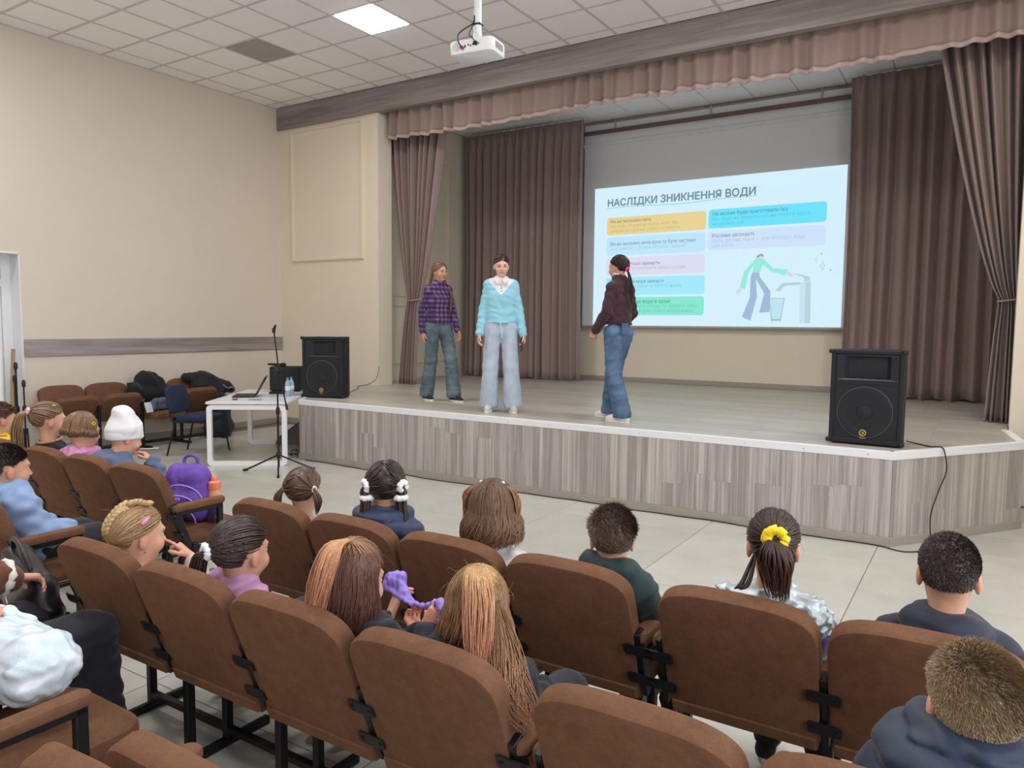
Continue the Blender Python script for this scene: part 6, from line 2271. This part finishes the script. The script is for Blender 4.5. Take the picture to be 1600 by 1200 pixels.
M_bean = cloth('beanie_white', (228, 228, 232), 0.9, 0.03, 180, 0.3, 0.5)
link('beanie', np_mesh('beanie', [S.mesh(0.006, 0, lambda D, X, Y, Z: np.maximum(D + 0.003 * wrinkle(5, X, Y, Z, 60, 3), -hat_z(X, Y, Z)))], M_bean), g)
S = SDF(); S.ell(H.pt(0, -0.012, 0.0), [0.091 * H.hs, 0.111 * H.hs, 0.104 * H.hs], 0.03, H.Mn)
link('beanie_cuff', np_mesh('beanie_cuff', [S.mesh(0.006, 0, lambda D, X, Y, Z: np.maximum(np.maximum(D, -0.004 - hat_z(X, Y, Z)), hat_z(X, Y, Z) - 0.045))], M_bean), g)
wr = Vector(J['wrR'])
lo_ = empty('lollipop', (-4.25, YL1, 0), 0, 'lollipop on a white stick at the mouth of the child in the white beanie', 'lollipop')
MB().tube([H.pt(0.012, 0.098, -0.072), H.pt(0.012, 0.098, -0.072) + Vector((0.06, 0.085, 0.0))], 0.0022, 8).build('stick', W_SOLE, lo_, True)
MB().lathe([(0.001, -0.011), (0.008, -0.008), (0.011, 0), (0.008, 0.008), (0.001, 0.011)], H.pt(0.010, 0.090, -0.073), 10).build('candy', plain('candy_red', srgb(190, 60, 70), 0.2), lo_, True)

# child in the pink hood with a yellow clip
g = kid(-4.58, YL1, 'child with messy light brown hair, yellow clip and pink hooded top')
J = sit_pose(1.0, -0.02); H = head_at(1.0, 0.0, 0.0, -2, 10, 0, 0.95)
body(g, J, 0.82, H, (224, 176, 150)); H.face(g)
top(g, J, 0.82, 'hooded_top', cloth('pink_hoodie', (214, 148, 200), 0.8), 0.022, 0.95, 0.005, 34, hooded=(0.030, 0.048, 0.082), seed=35)
finish(g, J, u=0.82)
hc = srgb(138, 110, 84)
hr = Hair(45)
loose(hr, H, 420, 0.045, hc, 0.0042, None, wav=0.014, flare=0.014, off=0.010)
hr.build(g, (cap(H, 0.008, nape=-0.75), tuple(c * 0.75 for c in hc)))
MB().tube(bez([H.surf((0.88, 0.15, 0.30), 0.020), H.surf((0.88, 0.32, 0.40), 0.022), H.surf((0.85, 0.42, 0.28), 0.020), H.surf((0.9, 0.28, 0.22), 0.020), H.surf((0.88, 0.15, 0.30), 0.020)], 20), 0.0035, 6).build('yellow_clip', cloth('clip_yellow', (232, 196, 40), 0.4), g, 'all')

# girl with a long light brown ponytail in black
g = kid(-4.98, YL1, 'girl with long light brown ponytail and black top near the wall')
J = sit_pose(1.0, 0.0); H = head_at(1.04, 0.0, 0.0, -10, 4, 0, 0.98)
body(g, J, 0.84, H, (220, 174, 150)); H.face(g, (120, 94, 72))
top(g, J, 0.84, 'top', cloth('black_top', (32, 34, 40), 0.9), 0.018, 0.95, 0.004, 34, seed=36,
    extra=lambda S: S.cone((-0.05, 0.02, 0.755), (0.05, 0.02, 0.755), 0.03, 0.03, 0.02))
finish(g, J, u=0.84)
MB().tube([(0.07 * math.cos(a), 0.065 * math.sin(a) - 0.005, 0.805 + 0.012 * math.sin(a)) for a in [2 * PI * k / 20 for k in range(21)]], 0.009, 6, False).build('tan_collar', cloth('tan_collar', (190, 150, 110)), g, 'all')
hc = srgb(140, 112, 86)
hr = Hair(46)
td = (0.0, -0.95, 0.28)
pulled(hr, H, td, 420, hc, 0.004, nape=-0.7, col2=srgb(120, 94, 74))
tp = H.surf(td, 0.025)
tail(hr, [tp, H.pt(0.0, -0.16, 0.02), H.pt(0.0, -0.175, -0.08), H.pt(0.0, -0.165, -0.20), H.pt(0.0, -0.15, -0.27)], 60, 0.030, 0.0055, hc, None, 0.5, 0.006)
hr.build(g, (cap(H, 0.005, nape=-0.72), tuple(c * 0.75 for c in hc)))
scrunchie(g, tp, H.M @ Vector(td), 0.016, 0.010, cloth('tie_pale_pink', (232, 190, 196), 0.7))
MB().tube([H.surf((0.55, 0.3, 0.75), 0.013), H.surf((0.6, 0.1, 0.78), 0.014)], 0.004, 6).build('hair_clip', cloth('clip_green', (150, 220, 160), 0.4), g, True)

# child in yellow at the very left edge
g = kid(-5.62, YL1, 'child with short brown hair in a bright yellow top at the left edge')
J = sit_pose(1.0, -0.02); H = head_at(0.995, 0.0, 0.0, -4, 4, 0, 0.95)
body(g, J, 0.82, H, (222, 174, 150)); H.face(g)
top(g, J, 0.82, 'top', cloth('yellow_top', (232, 200, 40), 0.8), 0.018, 0.95, 0.004, 34, seed=37)
finish(g, J, u=0.82)
MB().tube([(0.062 * math.cos(a), 0.06 * math.sin(a), 0.775) for a in [2 * PI * k / 20 for k in range(21)]], 0.008, 6, False).build('red_neckband', cloth('neck_red', (190, 60, 50)), g, 'all')
crop(g, H, srgb(110, 84, 66), 3600, 0.022, 47, nape=-0.62, off=0.006, w=0.002)

# ---- adult at the bottom left (only knee, sleeve and bags reach into the picture)
g = empty('person', (-2.52, 0.74, 0), 0, 'adult in dark trousers and brown jacket with white edging, bottom left', 'person')
J = dict(pel=(0, 0.12, 0.56), che=(0, 0.02, 0.86), nb=(0, 0.0, 1.04))
pair(J, 'sh', 0.165, 0.0, 1.0); pair(J, 'el', 0.22, 0.10, 0.76); pair(J, 'wr', 0.14, 0.30, 0.70)
J['hipL'] = (-0.09, 0.14, 0.52); J['hipR'] = (0.09, 0.14, 0.52); J['knL'] = (-0.20, 0.52, 0.50); J['knR'] = (0.02, 0.56, 0.50)
J['anL'] = (-0.22, 0.62, 0.09); J['anR'] = (-0.01, 0.62, 0.09)
J['elL'] = (-0.29, 0.14, 0.76); J['wrL'] = (-0.29, 0.47, 0.67); J['elR'] = (0.21, 0.0, 0.76); J['wrR'] = (0.12, 0.20, 0.72)
J['knL'] = (-0.30, 0.50, 0.48); J['anL'] = (-0.32, 0.58, 0.09)
H = Head((0, 0.02, 1.20), 0, 0, 0, 1.0)
body(g, J, 1.0, H, (220, 174, 150), [dict(m='R', n=(-0.3, 0, -1), t=-1, curl=0.5), dict(m='L', n=(0.3, 0, -1), t=1, curl=0.5)], 0.95)
H.face(g)
top(g, J, 1.0, 'jacket', cloth('brown_suede', (104, 66, 52), 0.9), 0.022, 0.95, 0.005, 28, seed=39, h=0.009, af=1.25)
for m in 'LR':
    e_, w_ = Vector(J['el' + m]), Vector(J['wr' + m])
    scrunchie(g, e_.lerp(w_, 0.93), w_ - e_, 0.052, 0.013, cloth('fleece_white', (226, 222, 216)), 'fleece_cuff', 0.002)
bottoms(g, J, 1.0, 'trousers', cloth('navy_trousers', (36, 36, 46), 0.85), (0.090, 0.075, 0.062), 0.012, 0.005, None, 0.010, 41)
for m in 'LR':
    shoe(g, J['an' + m], (0, 1), cloth('shoe_dark', (52, 52, 58)), D_SOLE, 1.05)
hr = Hair(48); hc = srgb(84, 62, 50)
loose(hr, H, 120, 0.16, hc, 0.008)
hr.build(g, (cap(H, 0.008, nape=-0.75), tuple(c * 0.75 for c in hc)))

# ================================================================ BAGS, COATS AND SMALL THINGS
# purple slime stretched between two hands
sx0, sy0 = -1.455, Y2
SL = SDF()
P = [(-0.10, 0.215, 0.745), (-0.075, 0.235, 0.755), (-0.04, 0.225, 0.725), (0.0, 0.22, 0.70), (0.04, 0.22, 0.695), (0.075, 0.22, 0.705), (0.10, 0.225, 0.715), (0.125, 0.215, 0.70)]
Rr_ = [0.014, 0.019, 0.014, 0.007, 0.006, 0.010, 0.015, 0.010]
for i in range(len(P) - 1):
    SL.cone(P[i], P[i + 1], Rr_[i], Rr_[i + 1], 0.02)
SL.cone((-0.11, 0.21, 0.735), (0.0, 0.205, 0.70), 0.008, 0.008, 0.01); SL.cone((-0.085, 0.215, 0.765), (-0.06, 0.24, 0.77), 0.016, 0.014, 0.012)
SL.cone((0.125, 0.215, 0.70), (0.12, 0.205, 0.67), 0.012, 0.010, 0.01)
for c in ((-0.09, 0.205, 0.758), (-0.06, 0.205, 0.750), (0.09, 0.205, 0.712), (0.112, 0.203, 0.702)):
    SL.ell(c, (0.006, 0.008, 0.004), 0.006, None, True)
sm = np_mesh('slime', [SL.mesh(0.0035, 0, lambda D, X, Y, Z: D + 0.0025 * wrinkle(3, X, Y, Z, 210, 3))], plain('slime_lilac', srgb(150, 126, 214), 0.35, 0, 0.06, 30))
tag(link('slime', sm, None, (sx0, sy0, 0)), 'lump of lilac slime stretched between two hands in the second row', 'slime')

# purple school backpack on a seat of the left block
BPS = 0.92
bp = empty('backpack', (-3.75, 2.535, 0.435), math.radians(24), 'purple school backpack standing on a chair of the left block', 'backpack')
bp.scale = (BPS, BPS, BPS)
M_bp = plain('backpack_purple', srgb(104, 72, 168), 0.7, 0, 0.14, 26, 0.2, 300)
M_bpl = plain('backpack_piping', srgb(176, 146, 226), 0.5)
S = SDF()
for (x, z0, z1, r) in ((-0.075, 0.09, 0.26, 0.085), (0.075, 0.09, 0.26, 0.085)):
    S.cone((x, 0.0, z0), (x * 0.8, 0.0, z1), r, r * 0.92, 0.06)
S.cone((-0.07, 0, 0.3), (0.07, 0, 0.3), 0.05, 0.05, 0.05)
S.cone((-0.06, -0.055, 0.09), (0.06, -0.055, 0.09), 0.06, 0.06, 0.04); S.cone((-0.055, -0.055, 0.15), (0.055, -0.055, 0.15), 0.05, 0.05, 0.04)
link('bag_body', np_mesh('bag_body', [S.mesh(0.007, 0, lambda D, X, Y, Z: np.maximum(D + 0.002 * wrinkle(4, X, Y, Z, 70, 3), 0.004 - Z))], M_bp), bp)
for (w_, z_, yy) in ((0.125, 0.245, -0.098), (0.112, 0.185, -0.121), (0.10, 0.115, -0.130)):
    arc = [(w_ * math.cos(a), yy + 0.030 * abs(math.cos(a)) ** 2, z_ - 0.10 + 0.10 * math.sin(a)) for a in [PI * k / 20 for k in range(21)]]
    MB().tube(arc, 0.0045, 6).build('piping', M_bpl, bp, 'all')
MB().tube(bez([(-0.045, 0.03, 0.335), (-0.04, 0.03, 0.385), (0.0, 0.03, 0.405), (0.04, 0.03, 0.385), (0.045, 0.03, 0.335)], 18), 0.010, 8).build('top_handle', M_bp, bp, 'all')
em = MB()
for k in range(3):
    em.box((-0.03 + k * 0.016, -0.128, 0.155), (-0.03 + k * 0.016 + 0.010, -0.112, 0.172), 0.002)
em.box((-0.03, -0.122, 0.145), (0.012, -0.118, 0.149))
em.build('emblem', M_bpl, bp)
rs = random.Random(8)
for k in range(22):
    a = rs.uniform(-0.11, 0.11); z = rs.uniform(0.05, 0.3)
    MB().lathe([(0.0028, 0), (0.0028, 0.0015)], (a, -0.102 + abs(a) * 0.25 - (0.012 if z < 0.18 else -0.012), z), 6, rot_to((0, -1, 0))).build('speckle', M_bpl, bp)
MB().lathe([(0.04, 0.02), (0.045, 0.05), (0.045, 0.13), (0.042, 0.145)], (0.155, 0.0, 0), 16).build('side_pocket', plain('pocket_dark_purple', srgb(70, 46, 104), 0.8), bp, True)
wb = empty('drink_bottle', (0, 0, 0), 0, 'orange drink bottle in the side pocket of the purple backpack', 'bottle')
wb.matrix_world = Matrix.Translation((-3.75, 2.535, 0.435)) @ Matrix.Rotation(math.radians(24), 4, 'Z') @ Matrix.Translation((0.155, 0, 0.03))
MB().lathe([(0.030, 0), (0.033, 0.01), (0.033, 0.15), (0.03, 0.165)], (0, 0, 0), 16).build('bottle_body', plain('bottle_peach', srgb(232, 160, 128), 0.25), wb, True)
MB().lathe([(0.034, 0.16), (0.036, 0.17), (0.034, 0.20), (0.018, 0.21), (0.018, 0.225), (0.012, 0.235)], (0, 0, 0), 16).build('bottle_cap', plain('cap_orange', srgb(230, 132, 100), 0.35), wb, True)

# black leather bag held by the adult
lb = empty('handbag', (-3.02, 1.36, 0.43), math.radians(-14), 'black leather handbag with silver zip at the left edge', 'handbag')
M_lea = plain('leather_black', srgb(24, 24, 28), 0.38, 0, 0.2, 60, 0.35, 140)
S = SDF()
S.cone((-0.17, 0, 0.07), (0.17, 0, 0.06), 0.075, 0.075, 0.05, 0.9); S.cone((-0.15, 0.0, 0.19), (0.16, 0.0, 0.17), 0.065, 0.06, 0.06, 0.9)
S.cone((-0.19, 0, 0.1), (0.2, 0, 0.1), 0.06, 0.06, 0.05)
link('bag_body', np_mesh('bag_body', [S.mesh(0.008, 0, lambda D, X, Y, Z: D + 0.006 * wrinkle(9, X, Y, Z, 42, 3))], M_lea), lb)
MB().tube(bez([(0.03, -0.078, 0.215), (0.07, -0.088, 0.17), (0.09, -0.090, 0.13), (0.15, -0.082, 0.06)], 20), 0.004, 6).build('zip', M_steel, lb, 'all')
for q in ((0.03, -0.086, 0.215), (0.045, -0.080, 0.25)):
    MB().tube([(q[0] + 0.009 * math.cos(a), q[1], q[2] + 0.009 * math.sin(a)) for a in [2 * PI * k / 14 for k in range(15)]], 0.0022, 6, False).build('ring', M_steel, lb, 'all')
MB().tube(bez([(-0.14, -0.02, 0.24), (-0.10, -0.03, 0.29), (0.0, -0.03, 0.30), (0.10, -0.03, 0.28), (0.15, -0.02, 0.22)], 24), 0.010, 8).build('handle', M_lea, lb, 'all')

# white plastic carrier bag on the adult's lap
cb_ = empty('plastic_bag', (-2.29, 0.97, 0.575), math.radians(10), 'crumpled white plastic bag on the lap of the adult, bottom left', 'bag')


def M_poly():
    m, N, L, B = nt('white_polythene')
    v = coords(N, L)
    a = noise(N, L, v, 14, 5, 0.65)
    c = mixrgb(N, L, ramp(N, L, a, 0.3, 0.7), srgb(196, 216, 230), srgb(224, 234, 242))
    sp = noise(N, L, v, 3.2, 2)
    c = mixrgb(N, L, ramp(N, L, sp, 0.58, 0.75, 0, 0.35), c, srgb(224, 170, 200))
    L.new(c, B.inputs['Base Color']); B.inputs['Roughness'].default_value = 0.35
    B.inputs['Subsurface Weight'].default_value = 0.0
    bump(N, L, B, a, 0.6, 0.006)
    return m


S = SDF()
S.cone((-0.20, 0, 0.05), (0.12, 0.0, 0.045), 0.085, 0.085, 0.06, 0.95); S.cone((-0.15, -0.05, 0.03), (0.12, -0.04, 0.02), 0.08, 0.075, 0.06)
S.cone((-0.05, 0.06, 0.05), (0.17, 0.03, 0.03), 0.06, 0.05, 0.05); S.cone((-0.25, 0.05, 0.07), (-0.16, 0.07, 0.09), 0.05, 0.035, 0.04)
link('bag_body', np_mesh('bag_body', [S.mesh(0.006, 0, lambda D, X, Y, Z: D + 0.0045 * wrinkle(14, X, Y, Z, 75, 4) + 0.002 * wrinkle(15, X, Y, Z, 160, 3))], M_poly()), cb_)
S = SDF()
S.ell((-0.10, 0.07, 0.125), (0.022, 0.02, 0.018), 0.01)
S.cone((-0.10, 0.07, 0.12), (-0.02, 0.085, 0.105), 0.012, 0.014, 0.01); S.cone((-0.10, 0.07, 0.12), (-0.19, 0.08, 0.12), 0.012, 0.02, 0.01)
link('knotted_handles', np_mesh('knotted_handles', [S.mesh(0.005, 0, lambda D, X, Y, Z: D + 0.002 * wrinkle(16, X, Y, Z, 150, 3))], _MC.get('poly') or M_poly()), cb_)

# coats and bags on the chairs by the wall
M_coat = cloth('coat_black', (30, 31, 36), 0.85); M_coat2 = cloth('coat_dark_navy', (32, 34, 42), 0.7)


def heap(name, label, cat, loc, cones, mat, seed, amp=0.008, f=36, h=0.010, floor=None):
    S = SDF()
    for a, b, ra, rb in cones:
        S.cone(a, b, ra, rb, 0.05)
    t = empty(name, loc, 0, label, cat)

    def post(D, X, Y, Z):
        D = D + amp * wrinkle(seed, X, Y, Z, f, 4)
        return D if floor is None else np.maximum(D, floor - Z)
    link('cloth_folds', np_mesh('cloth_folds', [S.mesh(h, 0, post)], mat), t)
    return t


t = heap('coat', 'black coat heaped on the chair back behind the denim bag', 'coat', (-8.92, 5.52, 0.60), [((0.0, -0.22, 0.06), (0.0, 0.22, 0.04), 0.09, 0.10), ((-0.05, -0.05, 0.20), (-0.04, 0.12, 0.16), 0.11, 0.10), ((-0.08, -0.02, 0.27), (-0.08, 0.06, 0.26), 0.06, 0.06), ((0.02, -0.27, 0.0), (0.04, -0.22, 0.12), 0.05, 0.07)], M_coat, 3)
MB().box((0.0, -0.31, 0.14), (0.03, -0.18, 0.20), 0.008).build('collar', M_coat, t)
t = heap('coat', 'dark coat draped over the chair by the corner of the left wall', 'coat', (-8.92, 6.32, 0.60), [((-0.06, -0.26, 0.22), (-0.04, 0.0, 0.20), 0.06, 0.09), ((-0.04, 0.0, 0.17), (0.0, 0.30, 0.08), 0.10, 0.08), ((0.0, -0.12, 0.10), (0.02, 0.2, 0.02), 0.09, 0.09), ((0.05, 0.25, 0.08), (0.06, 0.36, 0.02), 0.06, 0.05)], M_coat2, 5)
MB().tube(bez([(0.10, 0.20, 0.10), (0.12, 0.26, 0.05), (0.12, 0.33, 0.06), (0.10, 0.38, 0.02)], 14), 0.008, 6).build('trim_cord', plain('grey_cord', srgb(150, 148, 150), 0.6), t, 'all')
t = heap('garment_bag', 'large black bag standing on the floor behind the blue chair', 'bag', (-8.78, 6.42, 0.0), [((0.0, -0.12, 0.12), (0.0, 0.10, 0.12), 0.11, 0.11), ((0.0, -0.10, 0.42), (0.0, 0.10, 0.44), 0.11, 0.11), ((0.0, 0.0, 0.10), (0.0, 0.0, 0.5), 0.16, 0.12)], M_coat2, 6, 0.006, 30, 0.012, 0.003)
MB().tube(bez([(0.0, -0.08, 0.54), (0.03, -0.05, 0.62), (0.03, 0.05, 0.62), (0.0, 0.08, 0.55)], 14), 0.012, 6).build('bag_handle', M_coat2, t, 'all')
db = empty('denim_bag', (-8.72, 5.53, 0.445), math.radians(-78), 'small denim bag with a white bow lying on the wall chair', 'bag')
M_db = M_denim('denim_bag_cloth', (76, 94, 116), (112, 130, 150))
S = SDF(); S.cone((-0.12, 0, 0.05), (0.12, 0, 0.05), 0.048, 0.048, 0.03, 0.8); S.cone((-0.12, 0.02, 0.13), (0.11, 0.02, 0.12), 0.04, 0.04, 0.04, 0.8)
link('bag_body', np_mesh('bag_body', [S.mesh(0.007, 0, lambda D, X, Y, Z: np.maximum(D + 0.003 * wrinkle(7, X, Y, Z, 60, 3), 0.002 - Z))], M_db), db)
bw = MB()
for a in (0.5, 2.2, 3.7, 5.6):
    bw.tube([(0.0, -0.045, 0.09), (0.03 * math.cos(a), -0.050, 0.09 + 0.022 * math.sin(a))], [0.004, 0.008], 6)
bw.build('bow', W_SOLE, db, True)
MB().tube([(-0.12, -0.042, 0.125), (0.0, -0.047, 0.13), (0.12, -0.042, 0.12)], 0.004, 6).build('seam', plain('seam_pale', srgb(176, 186, 196), 0.7), db, 'all')
pk = empty('pouch', (-8.86, 5.20, 0.60), math.radians(-80), 'pale pink pouch on the wall chairs left of the black coat', 'pouch')
S = SDF(); S.cone((-0.07, 0, 0.04), (0.07, 0, 0.02), 0.04, 0.035, 0.03, 0.6)
link('pouch_body', np_mesh('pouch_body', [S.mesh(0.007, 0, lambda D, X, Y, Z: D + 0.003 * wrinkle(8, X, Y, Z, 60, 3))], cloth('pouch_pink', (200, 168, 168))), pk)
MB().tube([(-0.07, -0.01, 0.078), (0.07, -0.01, 0.056)], 0.004, 6).build('pouch_zip', M_steel, pk, True)
tag(MB().box((-0.05, -0.004, 0.0), (0.05, 0.004, 0.13), 0.002, Matrix.Rotation(0.35, 4, 'X')).build('paper_card', plain('card_white', srgb(214, 220, 232), 0.6, 0, 0.1, 30), None, False, (-8.64, 5.34, 0.44), (0, 0, math.radians(-80))), 'white card leaning beside the denim bag on the wall chair', 'card')
